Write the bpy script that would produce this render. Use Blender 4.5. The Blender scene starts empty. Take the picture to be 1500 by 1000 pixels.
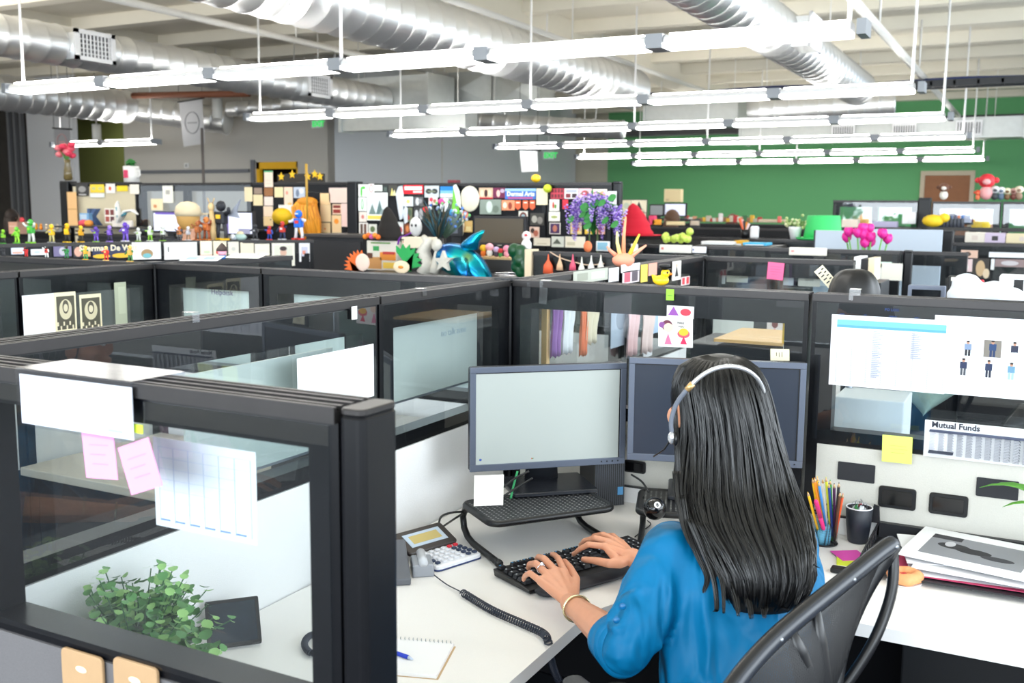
import bpy, bmesh, math, random
from mathutils import Vector, Matrix, noise
random.seed(7)
PI = math.pi
scn = bpy.context.scene
C = scn.collection

# ------------------------------------------------------------------ camera
FPX, YAW, TILT, ROLL, EYE = 1476.0, 0.48218, 0.13196, 0.0081, 1.65
FW = Vector((-math.sin(YAW)*math.cos(TILT), math.cos(YAW)*math.cos(TILT), -math.sin(TILT)))
_r = Vector((math.cos(YAW), math.sin(YAW), 0)); _u = _r.cross(FW)
RT = _r*math.cos(ROLL) + _u*math.sin(ROLL); UP = -_r*math.sin(ROLL) + _u*math.cos(ROLL)
EYEP = Vector((0, 0, EYE))
cd = bpy.data.cameras.new('camera'); cam = bpy.data.objects.new('camera', cd); C.objects.link(cam)
m = Matrix((RT, UP, -FW)).transposed().to_4x4(); m.translation = EYEP
cam.matrix_world = m
cd.sensor_width = 36.0; cd.lens = 36.0*FPX/1500.0; cd.clip_start = 0.05; cd.clip_end = 200
cd.dof.use_dof = True; cd.dof.focus_distance = 2.35; cd.dof.aperture_fstop = 6.3
scn.camera = cam
scn.view_settings.view_transform = 'Standard'; scn.view_settings.look = 'None'
scn.view_settings.gamma = 1.0; scn.view_settings.use_curve_mapping = False
scn.view_settings.exposure = 1.15
try:
    scn.cycles.max_bounces = 8; scn.cycles.diffuse_bounces = 3; scn.cycles.glossy_bounces = 3
    scn.cycles.transparent_max_bounces = 40; scn.cycles.transmission_bounces = 4
    scn.cycles.caustics_reflective = False; scn.cycles.caustics_refractive = False
    scn.cycles.sample_clamp_indirect = 4.0
    scn.cycles.use_denoising = True
except Exception:
    pass
# world: overcast daylight outside the windows behind and beside the photographer
w = bpy.data.worlds.new('world'); scn.world = w; w.use_nodes = True
w.node_tree.nodes['Background'].inputs[0].default_value = (0.80, 0.90, 1.0, 1)
w.node_tree.nodes['Background'].inputs[1].default_value = 1.0

def area_light(name, loc, rot, sx, sy, power, col):
    l = bpy.data.lights.new(name, 'AREA'); l.shape = 'RECTANGLE'; l.size = sx; l.size_y = sy
    l.energy = power; l.color = col
    o = bpy.data.objects.new(name, l); C.objects.link(o); o.location = loc; o.rotation_euler = rot
    return o
# daylight entering by the window bands of the wall behind and the wall to the right
area_light('daylight_back', (-2.5, -3.3, 2.2), (math.radians(-90), 0, PI), 9.0, 2.2, 260, (0.86, 0.94, 1.0))
area_light('daylight_right', (3.3, 6.0, 2.3), (0, math.radians(90), 0), 2.2, 16.0, 270, (0.86, 0.94, 1.0))

# unseen light row above in the grid; left rows added to brighten the ceiling
for nm, x, y in (('fluorescent_row_above', -4.6, 3.03), ('added_light_row_left', -13.3, 6.0), ('added_light_row_left_near', -13.3, 3.03)):
    area_light(nm+'_up', (x, y, 2.72), (PI, 0, 0), 7.2, .12, 75 if x > -9 else 150, (1.0, .98, .94))
    area_light(nm+'_down', (x, y, 2.64), (0, 0, 0), 7.2, .12, 22, (1.0, .98, .94))

# ------------------------------------------------------------------ pixel -> point on a real plane
def ray(px, py): return FW + RT*((px-750)/FPX) - UP*((py-500)/FPX)
def P(px, py, X=None, Y=None, Z=None, W=None):
    d = ray(px, py)
    t = W if W is not None else ((Z-EYE)/d.z if Z is not None else (Y/d.y if Y is not None else X/d.x))
    return EYEP + d*t

# ------------------------------------------------------------------ materials
def srgb(r, g, b):
    f = lambda c: (c/255/12.92) if c/255 <= 0.04045 else ((c/255+0.055)/1.055)**2.4
    return (f(r), f(g), f(b))
_mats = {}
def mat(name, col, rough=0.5, metal=0.0, emis=None, estr=0.0, noise_s=None, noise_a=0.12, bump=0.0, spec=None, sheen=0.0, coat=0.0):
    if name in _mats: return _mats[name]
    M = bpy.data.materials.new(name); M.use_nodes = True
    nt = M.node_tree; b = nt.nodes['Principled BSDF']
    c = srgb(*col) if max(col) > 1.0 else col
    b.inputs['Base Color'].default_value = (*c, 1)
    b.inputs['Roughness'].default_value = rough; b.inputs['Metallic'].default_value = metal
    if spec is not None: b.inputs['Specular IOR Level'].default_value = spec
    if sheen: b.inputs['Sheen Weight'].default_value = sheen
    if coat: b.inputs['Coat Weight'].default_value = coat
    if emis is not None:
        b.inputs['Emission Color'].default_value = (*(srgb(*emis) if max(emis) > 1 else emis), 1)
        b.inputs['Emission Strength'].default_value = estr
    if noise_s:
        tc = nt.nodes.new('ShaderNodeTexCoord'); n = nt.nodes.new('ShaderNodeTexNoise')
        n.inputs['Scale'].default_value = noise_s; n.inputs['Detail'].default_value = 4
        nt.links.new(tc.outputs['Object'], n.inputs['Vector'])
        mx = nt.nodes.new('ShaderNodeMix'); mx.data_type = 'RGBA'
        mx.inputs[6].default_value = (*[v*(1-noise_a) for v in c], 1)
        mx.inputs[7].default_value = (*[min(1, v*(1+noise_a)) for v in c], 1)
        nt.links.new(n.outputs['Fac'], mx.inputs[0]); nt.links.new(mx.outputs[2], b.inputs['Base Color'])
        if bump:
            bp = nt.nodes.new('ShaderNodeBump'); bp.inputs['Strength'].default_value = bump; bp.inputs['Distance'].default_value = 0.002
            nt.links.new(n.outputs['Fac'], bp.inputs['Height']); nt.links.new(bp.outputs['Normal'], b.inputs['Normal'])
    _mats[name] = M
    return M
def flat(col, rough=0.6):
    """a plain paint / ink / paper material for an rgb colour"""
    return mat('color_%02x%02x%02x' % tuple(int(v) for v in col), tuple(float(v)+1e-3 for v in col), rough)

def glass_mat(name, tint, refl=1.0, rough=0.01):
    M = bpy.data.materials.new(name); M.use_nodes = True; nt = M.node_tree; nt.nodes.clear()
    out = nt.nodes.new('ShaderNodeOutputMaterial'); mx = nt.nodes.new('ShaderNodeMixShader')
    tr = nt.nodes.new('ShaderNodeBsdfTransparent'); gl = nt.nodes.new('ShaderNodeBsdfGlossy')
    tr.inputs[0].default_value = (*tint, 1); gl.inputs['Roughness'].default_value = rough
    gl.inputs['Color'].default_value = (1, 1, 1, 1)
    fr = nt.nodes.new('ShaderNodeFresnel'); fr.inputs[0].default_value = 1.5
    ml = nt.nodes.new('ShaderNodeMath'); ml.operation = 'MULTIPLY'; ml.inputs[1].default_value = refl; ml.use_clamp = True
    ge = nt.nodes.new('ShaderNodeNewGeometry'); sb = nt.nodes.new('ShaderNodeMath'); sb.operation = 'SUBTRACT'; sb.inputs[0].default_value = 1.0
    m2 = nt.nodes.new('ShaderNodeMath'); m2.operation = 'MULTIPLY'; m2.use_clamp = True
    nt.links.new(ge.outputs['Backfacing'], sb.inputs[1])
    nt.links.new(fr.outputs[0], ml.inputs[0]); nt.links.new(ml.outputs[0], m2.inputs[0]); nt.links.new(sb.outputs[0], m2.inputs[1]); nt.links.new(m2.outputs[0], mx.inputs[0])
    nt.links.new(tr.outputs[0], mx.inputs[1]); nt.links.new(gl.outputs[0], mx.inputs[2]); nt.links.new(mx.outputs[0], out.inputs[0])
    return M

BLACK = mat('black_painted_metal', (11, 12, 16), 0.34, 0.0, noise_s=60, noise_a=0.2, spec=.3)
BLACKP = mat('black_plastic', (11, 12, 15), 0.40)
CAPM = mat('grooved_cap_metal', (58, 56, 56), 0.36, 0.6, noise_s=25, noise_a=0.15)
CHAR = mat('charcoal_plastic', (30, 32, 37), 0.42)
WHITE = mat('white_paper', (244, 244, 246), 0.7)
CREAM = mat('cream_paper', (240, 228, 204), 0.75)
FABW = mat('pale_panel_fabric', (238, 238, 238), 0.95, noise_s=400, noise_a=0.06, bump=0.3)
FABC = mat('cream_grey_panel_fabric', (206, 204, 196), 0.95, noise_s=400, noise_a=0.06, bump=0.3)
FABT = mat('taupe_panel_fabric', (98, 96, 98), 0.95, noise_s=400, noise_a=0.1, bump=0.3)
FABD = mat('dark_panel_fabric', (24, 25, 30), 0.95, noise_s=300, noise_a=0.1)
DESKM = mat('white_speckled_laminate', (242, 239, 236), 0.42, noise_s=900, noise_a=0.06)
DESKE = mat('grey_desk_edge', (196, 196, 198), 0.5)
STEEL = mat('brushed_steel', (170, 175, 182), 0.35, 0.8)
GLASS = glass_mat('clear_panel_glass', (0.965, 0.98, 0.985), 1.6)
TAPE = glass_mat('clear_sticky_tape', (0.86, 0.87, 0.88), 4.0, 0.2)
SKIN = mat('skin', (214, 150, 118), 0.45, noise_s=40, noise_a=0.06)
SKIN.node_tree.nodes['Principled BSDF'].inputs['Subsurface Weight'].default_value = 0.12
SKIN.node_tree.nodes['Principled BSDF'].inputs['Subsurface Radius'].default_value = (0.012, 0.005, 0.003)

# ------------------------------------------------------------------ mesh building
class MB:
    def __init__(s): s.v = []; s.f = []; s.m = []; s.mats = []; s.sm = []
    def mi(s, M):
        if M not in s.mats: s.mats.append(M)
        return s.mats.index(M)
    def add(s, vs, fs, M, smooth=False, T=None):
        o = len(s.v); k = s.mi(M)
        for v in vs:
            v = Vector(v); s.v.append(T @ v if T is not None else v)
        for f in fs: s.f.append([i+o for i in f]); s.m.append(k); s.sm.append(smooth)
        return s
    def box(s, c, d, M, T=None, rz=0.0, taper=1.0):
        x, y, z = d[0]/2, d[1]/2, d[2]/2
        R = Matrix.Translation(Vector(c)) @ Matrix.Rotation(rz, 4, 'Z')
        vs = [R @ Vector((a*x*(taper if q > 0 else 1), b*y*(taper if q > 0 else 1), q*z)) for q in (-1, 1) for a, b in ((-1, -1), (1, -1), (1, 1), (-1, 1))]
        return s.add(vs, [(3, 2, 1, 0), (4, 5, 6, 7), (0, 1, 5, 4), (1, 2, 6, 5), (2, 3, 7, 6), (3, 0, 4, 7)], M, False, T)
    def bbox(s, a, b, M, T=None):
        a = Vector(a); b = Vector(b)
        return s.box((a+b)/2, [abs(b[i]-a[i]) for i in range(3)], M, T)
    def rbox(s, c, d, r, M, T=None, seg=3, rz=0.0):
        """box with rounded vertical corners and a small top/bottom chamfer"""
        x, y, z = d[0]/2, d[1]/2, d[2]/2; r = min(r, x*.99, y*.99); ch = min(r*.5, z*.4)
        def ring(inset, zz):
            o = []
            rr = max(r-inset, r*.3)
            for cx, cy, a0 in ((1, 1, 0), (-1, 1, PI/2), (-1, -1, PI), (1, -1, 3*PI/2)):
                for k in range(seg+1):
                    a = a0+k*PI/2/seg
                    o.append(Vector((cx*(x-inset-rr)+rr*math.cos(a), cy*(y-inset-rr)+rr*math.sin(a), zz)))
            return o
        rings = [ring(ch, -z), ring(0, -z+ch), ring(0, z-ch), ring(ch, z)]
        n = len(rings[0]); vs = [v for rg in rings for v in rg]
        fs = [(k*n+i, k*n+(i+1) % n, (k+1)*n+(i+1) % n, (k+1)*n+i) for k in range(3) for i in range(n)]
        fs += [tuple(range(n-1, -1, -1)), tuple(range(3*n, 4*n))]
        R = Matrix.Translation(Vector(c)) @ Matrix.Rotation(rz, 4, 'Z')
        return s.add([R @ v for v in vs], fs, M, False, T)
    def tube(s, pts, r, M, n=8, closed=False, T=None, flatz=1.0, up=None):
        pts = [Vector(p) for p in pts]; N = len(pts)
        rr = r if isinstance(r, (list, tuple)) else [r]*N
        vs = []; prev = None
        for i, p in enumerate(pts):
            a = pts[(i-1) % N] if (closed or i > 0) else pts[i]
            b = pts[(i+1) % N] if (closed or i < N-1) else pts[i]
            t = (b-a).normalized() if (b-a).length > 1e-9 else Vector((0, 0, 1))
            if prev is None:
                q = Vector(up) if up else (Vector((0, 0, 1)) if abs(t.z) < 0.9 else Vector((1, 0, 0)))
            else: q = prev
            u = (q - t*q.dot(t)).normalized(); prev = u; w_ = t.cross(u)
            for k in range(n):
                an = 2*PI*k/n
                vs.append(p + u*math.cos(an)*rr[i]*flatz + w_*math.sin(an)*rr[i])
        fs = [(i*n+k, i*n+(k+1) % n, ((i+1) % N)*n+(k+1) % n, ((i+1) % N)*n+k) for i in range(N if closed else N-1) for k in range(n)]
        if not closed: fs += [tuple(range(n-1, -1, -1)), tuple(range((N-1)*n, N*n))]
        return s.add(vs, fs, M, True, T)
    def lathe(s, prof, c, M, n=20, T=None, sx=1.0, sy=1.0):
        c = Vector(c); vs = []
        for r, z in prof:
            for k in range(n):
                a = 2*PI*k/n; vs.append(c+Vector((r*sx*math.cos(a), r*sy*math.sin(a), z)))
        L = len(prof)
        fs = [(i*n+k, i*n+(k+1) % n, (i+1)*n+(k+1) % n, (i+1)*n+k) for i in range(L-1) for k in range(n)]
        fs += [tuple(range(n-1, -1, -1)), tuple(range((L-1)*n, L*n))]
        return s.add(vs, fs, M, True, T)
    def ball(s, c, r, M, n=12, T=None):
        rx, ry, rz = r if isinstance(r, (tuple, list)) else (r, r, r)
        L = max(5, n//2+1)
        return s.lathe([(max(1e-4, math.sin(PI*i/(L-1))), -math.cos(PI*i/(L-1))*rz) for i in range(L)], c, M, n, T, rx, ry)
    def prism(s, poly, z0, z1, M, T=None):
        n = len(poly); vs = [(x, y, z0) for x, y in poly]+[(x, y, z1) for x, y in poly]
        fs = [tuple(range(n-1, -1, -1)), tuple(range(n, 2*n))]+[(i, (i+1) % n, n+(i+1) % n, n+i) for i in range(n)]
        return s.add(vs, fs, M, False, T)
    def loft(s, rings, M, T=None, caps=True, smooth=True):
        n = len(rings[0]); L = len(rings); vs = [v for r in rings for v in r]
        fs = [(i*n+k, i*n+(k+1) % n, (i+1)*n+(k+1) % n, (i+1)*n+k) for i in range(L-1) for k in range(n)]
        if caps: fs += [tuple(range(n-1, -1, -1)), tuple(range((L-1)*n, L*n))]
        return s.add(vs, fs, M, smooth, T)
    def build(s, name, parent=None, kind=None, bevel=0.0, remesh=0.0, smooth_it=0, subsurf=0):
        me = bpy.data.meshes.new(name); me.from_pydata([tuple(v) for v in s.v], [], s.f)
        for M in s.mats: me.materials.append(M)
        me.polygons.foreach_set('material_index', s.m); me.polygons.foreach_set('use_smooth', s.sm); me.update()
        o = bpy.data.objects.new(name, me); C.objects.link(o)
        if parent is not None: o.parent = parent
        if kind: o['kind'] = kind
        if bevel:
            b = o.modifiers.new('bevel', 'BEVEL'); b.width = bevel; b.segments = 2; b.limit_method = 'ANGLE'; b.angle_limit = 0.7
        if remesh:
            r = o.modifiers.new('remesh', 'REMESH'); r.mode = 'VOXEL'; r.voxel_size = remesh; r.use_smooth_shade = True
        if smooth_it:
            q = o.modifiers.new('smooth', 'SMOOTH'); q.iterations = smooth_it; q.factor = 0.6
        if subsurf:
            q = o.modifiers.new('sub', 'SUBSURF'); q.levels = subsurf; q.render_levels = subsurf
        return o

def thing(name, label, cat, loc=(0, 0, 0), rz=0.0, group=None):
    o = bpy.data.objects.new(name, None); C.objects.link(o); o.location = loc; o.rotation_euler = (0, 0, rz)
    o.empty_display_size = 0.05; o['label'] = label; o['category'] = cat
    if group: o['group'] = group
    return o
def tag(o, label, cat, group=None, kind=None):
    o['label'] = label; o['category'] = cat
    if group: o['group'] = group
    if kind: o['kind'] = kind
    return o
def dup(root, loc=None, rz=None, label=None, group=None):
    r = root.copy(); C.objects.link(r)
    if loc is not None: r.location = loc
    if rz is not None: r.rotation_euler = (0, 0, rz)
    if label: r['label'] = label
    if group: r['group'] = group
    for ch in list(root.children):
        c = ch.copy(); C.objects.link(c); c.parent = r
        for g in list(ch.children):
            d = g.copy(); C.objects.link(d); d.parent = c
    return r
def text(body, size, M, parent, loc, rot, name='lettering', align='LEFT', extr=0.0004, bold=0.0, kind=None):
    cu = bpy.data.curves.new(name, 'FONT'); cu.body = body; cu.size = size; cu.extrude = extr; cu.align_x = align
    cu.offset = bold; cu.materials.append(M); cu.resolution_u = 2
    tmp = bpy.data.objects.new(name, cu); C.objects.link(tmp)
    me = bpy.data.meshes.new_from_object(tmp.evaluated_get(bpy.context.evaluated_depsgraph_get()))
    bpy.data.objects.remove(tmp); bpy.data.curves.remove(cu); me.name = name
    o = bpy.data.objects.new(name, me); C.objects.link(o)
    if parent is not None: o.parent = parent
    o.location = loc; o.rotation_euler = rot
    return o

# a frame on a wall: origin o, axes u (right), v (up), n (towards the viewer)
class Fr:
    def __init__(s, o, u, v): s.o = Vector(o); s.u = Vector(u).normalized(); s.v = Vector(v).normalized(); s.n = s.u.cross(s.v).normalized()
    def T(s):
        M = Matrix((s.u, s.v, s.n)).transposed().to_4x4(); M.translation = s.o; return M
def sheet(name, fr, w_, h_, base, patches=(), label=None, cat=None, group=None, parent=None, th=0.0012, rot=0.0, curl=0.0):
    """a sheet of paper/card with printed patches (u0,v0,u1,v1,rgb) in 0..1, all in one mesh; fr.o is its centre"""
    mb = MB(); R = Matrix.Rotation(rot, 4, 'Z')
    B = base if not isinstance(base, (tuple, list)) else flat(base)
    mb.box((0, 0, 0), (w_, h_, th), B, R)
    lay = 0
    for p in patches:
        lay += 1
        u0, v0, u1, v1, col = p[:5]
        Mt = col if not isinstance(col, (tuple, list)) else flat(col)
        if len(p) > 5 and p[5] == 'e':
            cx, cy = (u0+u1)/2, (v0+v1)/2
            poly = [((cx-.5+abs(u1-u0)/2*math.cos(a*PI/10))*w_, (cy-.5+abs(v1-v0)/2*math.sin(a*PI/10))*h_) for a in range(20)]
            mb.prism(poly, th*.5, th*.5+0.00025+lay*0.00006, Mt, R)
        elif len(p) > 5 and p[5] == 't':
            mb.prism([((u0-.5)*w_, (v0-.5)*h_), ((u1-.5)*w_, (v0-.5)*h_), (((u0+u1)/2-.5)*w_, (v1-.5)*h_)], th*.5, th*.5+0.00025+lay*0.00006, Mt, R)
        else:
            z1 = th*.5+0.00025+lay*0.00006
            mb.bbox(((u0-.5)*w_, (v0-.5)*h_, th*.5), ((u1-.5)*w_, (v1-.5)*h_, z1), Mt, R)
    o = mb.build(name, parent)
    o.matrix_world = fr.T()
    if label: tag(o, label, cat or 'paper', group)
    return o
def fit(px0, py0, px1, py1, X=None, Y=None, off=0.0):
    """frame + size of a sheet lying on the plane X=c (facing +X) or Y=c (facing -Y) spanning two pixel corners"""
    if Y is not None:
        a = P(px0, py0, Y=Y); b = P(px1, py1, Y=Y)
        c = (a+b)/2; c.y = Y-off
        return Fr(c, (1, 0, 0), (0, 0, 1)), abs(b.x-a.x), abs(a.z-b.z)
    a = P(px0, py0, X=X); b = P(px1, py1, X=X); c = (a+b)/2; c.x = X+off
    return Fr(c, (0, 1, 0), (0, 0, 1)), abs(b.y-a.y), abs(a.z-b.z)
# ================================================================== ROOM
ZC = 4.15
def struct(name, mb, **k): 
    o = mb.build(name, **k); o['kind'] = 'structure'; return o
CARPET = mat('dark_carpet', (60, 60, 64), 0.98, noise_s=200, noise_a=0.3)
CEILM = mat('white_painted_concrete', (226, 220, 204), 0.9, noise_s=3, noise_a=0.03)
WGREY = mat('grey_wall_paint', (196, 192, 184), 0.85)
WLIGHT = mat('light_grey_wall_paint', (206, 208, 212), 0.85)
WWHITE = mat('white_wall_paint', (225, 225, 222), 0.85)
WGREEN = mat('green_wall_paint', (104, 176, 116), 0.75)
WOLIVE = mat('olive_wall_paint', (84, 92, 42), 0.85)
WBEIGE = mat('beige_wall_paint', (200, 194, 176), 0.85)
WBROWN = mat('dark_concrete', (62, 58, 54), 0.9, noise_s=4, noise_a=0.35)
struct('floor', MB().bbox((-22, -3.6, -0.1), (3.6, 27, 0), CARPET))
YB = 23.7
mb = MB().bbox((-22, -3.6, ZC), (3.6, 27, ZC+0.1), CEILM)
# concrete ribs running with the rows of lights, and the beams that cross them
y = 0.6
ribs = []
while y < 23.4:
    mb.bbox((-22, y, ZC-0.16), (3.6, y+0.20, ZC), CEILM); y += 1.52
for x in (-18.5, -12.3, -6.2, 1.4):
    mb.bbox((x, -3.6, ZC-0.34), (x+0.42, 24, ZC), CEILM)
struct('ceiling', mb)
xg = P(890, 250, Y=YB).x
struct('wall_far', MB().bbox((xg, YB, 0), (3.6, YB+.15, ZC), WGREEN))
mb = MB(); x1 = P(835, 250, Y=YB).x; x2 = P(800, 250, Y=YB).x
mb.bbox((x1, YB, 0), (xg-.001, YB+.15, ZC), WBEIGE)
mb.bbox((-13, YB, 0), (x1-.001, YB+.15, ZC), WLIGHT)
struct('wall_back_left', mb)
mb = MB().bbox((x2, YB-.05, 0), (x1, YB-.001, P(815, 236, Y=YB).z), mat('dark_brown_door', (84, 70, 58), .6))
o = mb.build('door_2'); o['kind'] = 'structure'
# grey walls of the block that juts into the office from the left
XB = P(490, 200, Y=13.8).x
struct('wall_block_side', MB().bbox((XB-.15, 13.8, 0), (XB, YB-.05, ZC), WLIGHT).bbox((XB-.002, 17.2, 0), (XB+.006, 17.23, ZC), WGREY))
xl = P(181, 200, Y=13.8).x
dx0, dx1 = P(374, 237, Y=13.8).x, P(436, 237, Y=13.8).x; dz = P(400, 237, Y=13.8).z
mb = MB()
mb.bbox((xl, 13.8, 0), (dx0, 13.95, ZC), WGREY).bbox((dx1, 13.8, 0), (XB-.001, 13.95, ZC), WGREY).bbox((dx0, 13.8, dz), (dx1, 13.95, ZC), WGREY)
struct('wall_block_front', mb)
o = MB().bbox((dx0-2.5, 15.2, 0), (dx1+.1, 15.3, ZC), mat('dark_hall', (52, 36, 24), .9)).build('wall_hall'); o['kind'] = 'structure'
YEL = mat('yellow_paint', (250, 190, 20), .6)
mb = MB()
mb.bbox((dx0, 13.9, dz-.02), (dx1, 15.19, dz), YEL).bbox((dx0, 13.82, dz-.12), (dx1, 13.9, dz), YEL)
mb.bbox((dx0, 13.82, 0), (dx0+.07, 13.9, dz), YEL).bbox((dx1-.05, 13.82, 0), (dx1, 13.9, dz), YEL)
o = mb.build('door_3'); o['kind'] = 'structure'
mb = MB().bbox((dx0-.08, 13.76, 0), (dx0-.005, 13.799, dz+.04), mat('grey_trim', (110, 112, 118), .6))
struct('trim_1', mb)
struct('trim_2', MB().bbox((P(203, 252, Y=13.8).x, 13.76, P(203, 252, Y=13.8).z-.03), (P(366, 252, Y=13.8).x, 13.799, P(203, 252, Y=13.8).z+.03), mat('grey_trim', (110, 112, 118), .6)))
# olive recess and columns on the far left
xo = P(108, 200, Y=14.6).x
struct('wall_recess', MB().bbox((xo-3, 16.5, 0), (xl+.2, 16.6, ZC), WOLIVE).bbox((xl-.02, 13.96, 0), (xl+.1, 16.49, ZC), WGREY))
xc0, xc1 = P(40, 200, Y=13.0).x, P(106, 200, Y=13.0).x
struct('wall_column', MB().bbox((xc0, 13.0, 0), (xc1, 13.12, ZC), WLIGHT))
struct('wall_left', MB().bbox((-21.9, -3.6, 0), (-21.8, 27, ZC), WGREY).bbox((-21.79, 13.4, 0), (xc0-.001, 13.6, ZC), WBROWN))
mb = MB()
for q in range(3):
    xx = P(12+q*9, 200, Y=13.3).x
    mb.bbox((xx-.03, 13.3, 0), (xx+.03, 13.38, ZC), mat('grey_conduit', (120, 122, 126), .5))
struct('trim_3', mb)
# wall behind the photographer and wall on the right, both with window bands
mb = MB().bbox((-22, -3.7, 0), (3.6, -3.6, 1.0), WWHITE).bbox((-22, -3.7, 3.4), (3.6, -3.6, ZC), WWHITE)
for x in (-22, -15, -8, -1.5, 3.3): mb.bbox((x, -3.7, 1.0), (x+.3, -3.6, 3.4), WWHITE)
struct('wall_near', mb)
mb = MB().bbox((3.6, -3.7, 0), (3.7, 27, 1.0), WWHITE).bbox((3.6, -3.7, 3.4), (3.7, 27, ZC), WWHITE)
for y in (-3.7, 1, 6, 11, 16, 21, 26.7): mb.bbox((3.6, y, 1.0), (3.7, y+.3, 3.4), WWHITE)
struct('wall_right', mb)
# far brown door on the green wall
d0, d1 = P(1353, 300, Y=YB), P(1419, 300, Y=YB); zt = P(1385, 257, Y=YB).z
WOODD = mat('brown_wood_door', (150, 92, 46), .5, noise_s=8, noise_a=.15)
dr = thing('door_1', 'x', 'door'); del dr['label']; del dr['category']; dr['kind'] = 'structure'
MB().bbox((d0.x, YB-.05, 0), (d1.x, YB-.01, zt), WOODD).build('door_leaf', dr)
FRB = mat('beige_door_frame', (205, 190, 165), .6)
MB().bbox((d0.x-.09, YB-.07, 0), (d0.x-.002, YB-.001, zt+.1), FRB).bbox((d1.x+.002, YB-.07, 0), (d1.x+.09, YB-.001, zt+.1), FRB).bbox((d0.x-.002, YB-.07, zt+.002), (d1.x+.002, YB-.001, zt+.1), FRB).build('door_frame', dr)
MB().ball((d1.x-.09, YB-.09, 1.0), .035, STEEL).build('door_handle', dr)

# added fill light, unseen, so that the olive recess is not black
_p = P(150, 190, Y=15.2)
area_light('recess_fill_light', (_p.x, 15.2, 3.95), (0, 0, 0), 1.6, .5, 70, (1.0, .96, .9))
# ================================================================== CEILING SERVICES
PIPEW = mat('white_pipe_paint', (232, 230, 225), .45)
def tube_mat():
    M = bpy.data.materials.new('spiral_duct_metal'); M.use_nodes = True; nt = M.node_tree; b = nt.nodes['Principled BSDF']
    b.inputs['Metallic'].default_value = 0.9; b.inputs['Roughness'].default_value = 0.40; b.inputs['Base Color'].default_value = (.86, .87, .88, 1)
    return M
DUCTM = tube_mat()
def duct(label, p0, p1, r, group='round metal air ducts', vents=(), end=True):
    p0 = Vector(p0); p1 = Vector(p1); d = (p1-p0); L = d.length; d.normalize()
    th = thing('air_duct', label, 'duct', p0, 0, group)
    th.rotation_euler = d.to_track_quat('Y', 'Z').to_euler()
    mb = MB(); n = 28; prof = []; y = 0.0; k = 0
    pts = []; rr = []
    while y < L:
        for dy, e in ((0, 0), (.17, 0), (.18, .009), (.20, .009), (.21, 0)):
            pts.append(Vector((0, y+dy, 0))); rr.append(r+e)
        y += .22
    mb.tube(pts, rr, DUCTM, n)
    mb.build('duct_tube', th)
    for q in (.15, .85): MB().tube([(0, L*q, r), (0, L*q, ZC-.01-(p0.z+(p1.z-p0.z)*q))], .008, PIPEW, 5).build('hanger_rod', th)
    for (yv, sx) in vents:
        v = MB(); vx = sx*(r+.07)
        v.box((sx*(r-.02), yv, -.02), (.22, .44, .26), DUCTM)
        c = v.build('vent_neck', th)
        g = MB(); gx = sx*(r+.10)
        for a, b in (((gx, yv-.25, -.16), (gx+.025*sx, yv-.20, .14)), ((gx, yv+.20, -.16), (gx+.025*sx, yv+.25, .14)), ((gx, yv-.25, .10), (gx+.025*sx, yv+.25, .14)), ((gx, yv-.25, -.16), (gx+.025*sx, yv+.25, -.12))):
            g.bbox(a, b, WHITE)
        for q in range(9): g.bbox((gx, yv-.19+q*.045, -.12), (gx+.012*sx, yv-.175+q*.045, .10), WHITE)
        for q in range(4): g.bbox((gx, yv-.20, -.09+q*.045), (gx+.01*sx, yv+.20, -.082+q*.045), WHITE)
        g.bbox((gx-.004*sx, yv-.2, -.12), (gx-.002*sx, yv+.2, .1), CHAR)
        g.build('vent_grille', th)
    return th
ZD = EYE+1.6
def XD(px, py): return P(px, py, Z=ZD)
duct('round duct on the left carrying two white vent grilles', (-9.0, 3.0, ZD), (-9.0, 12.85, ZD), .20,
     vents=[(P(138, 64, X=-8.7).y-3.0, 1), (P(468, 124, X=-8.7).y-3.0, 1)])
duct('thickest round duct slanting across the middle of the ceiling', (-5.05, 1.0, ZD), (-5.05, 12.9, ZD), .26)
duct('round duct at upper right that ends above the second light row', (-2.25, 1.0, ZD), (-2.3, 14.0, ZD), .22, vents=[(8.6, 1)])
duct('low round duct along the far left wall', (-13.5, 6.0, ZD), (-13.6, 12.0, ZD), .26)
duct('dark flexible duct length behind the grey hanging banner', P(175, 155, Y=12.6), P(335, 178, Y=13.3), .22)
duct('short cross duct behind the second light row at left', P(335, 160, Y=12.8), P(470, 152, Y=13.2), .12)
duct('short round branch duct left of the creased duct box', P(415, 150, Y=12.4), P(500, 156, Y=12.8), .18)
duct('round branch duct under the right end of the second light row', P(1095, 163, Y=16.2), P(1290, 152, Y=16.6), .22)
duct('small round duct between the third and second light rows', P(690, 178, Y=13.5), P(905, 190, Y=13.7), .13)
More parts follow.
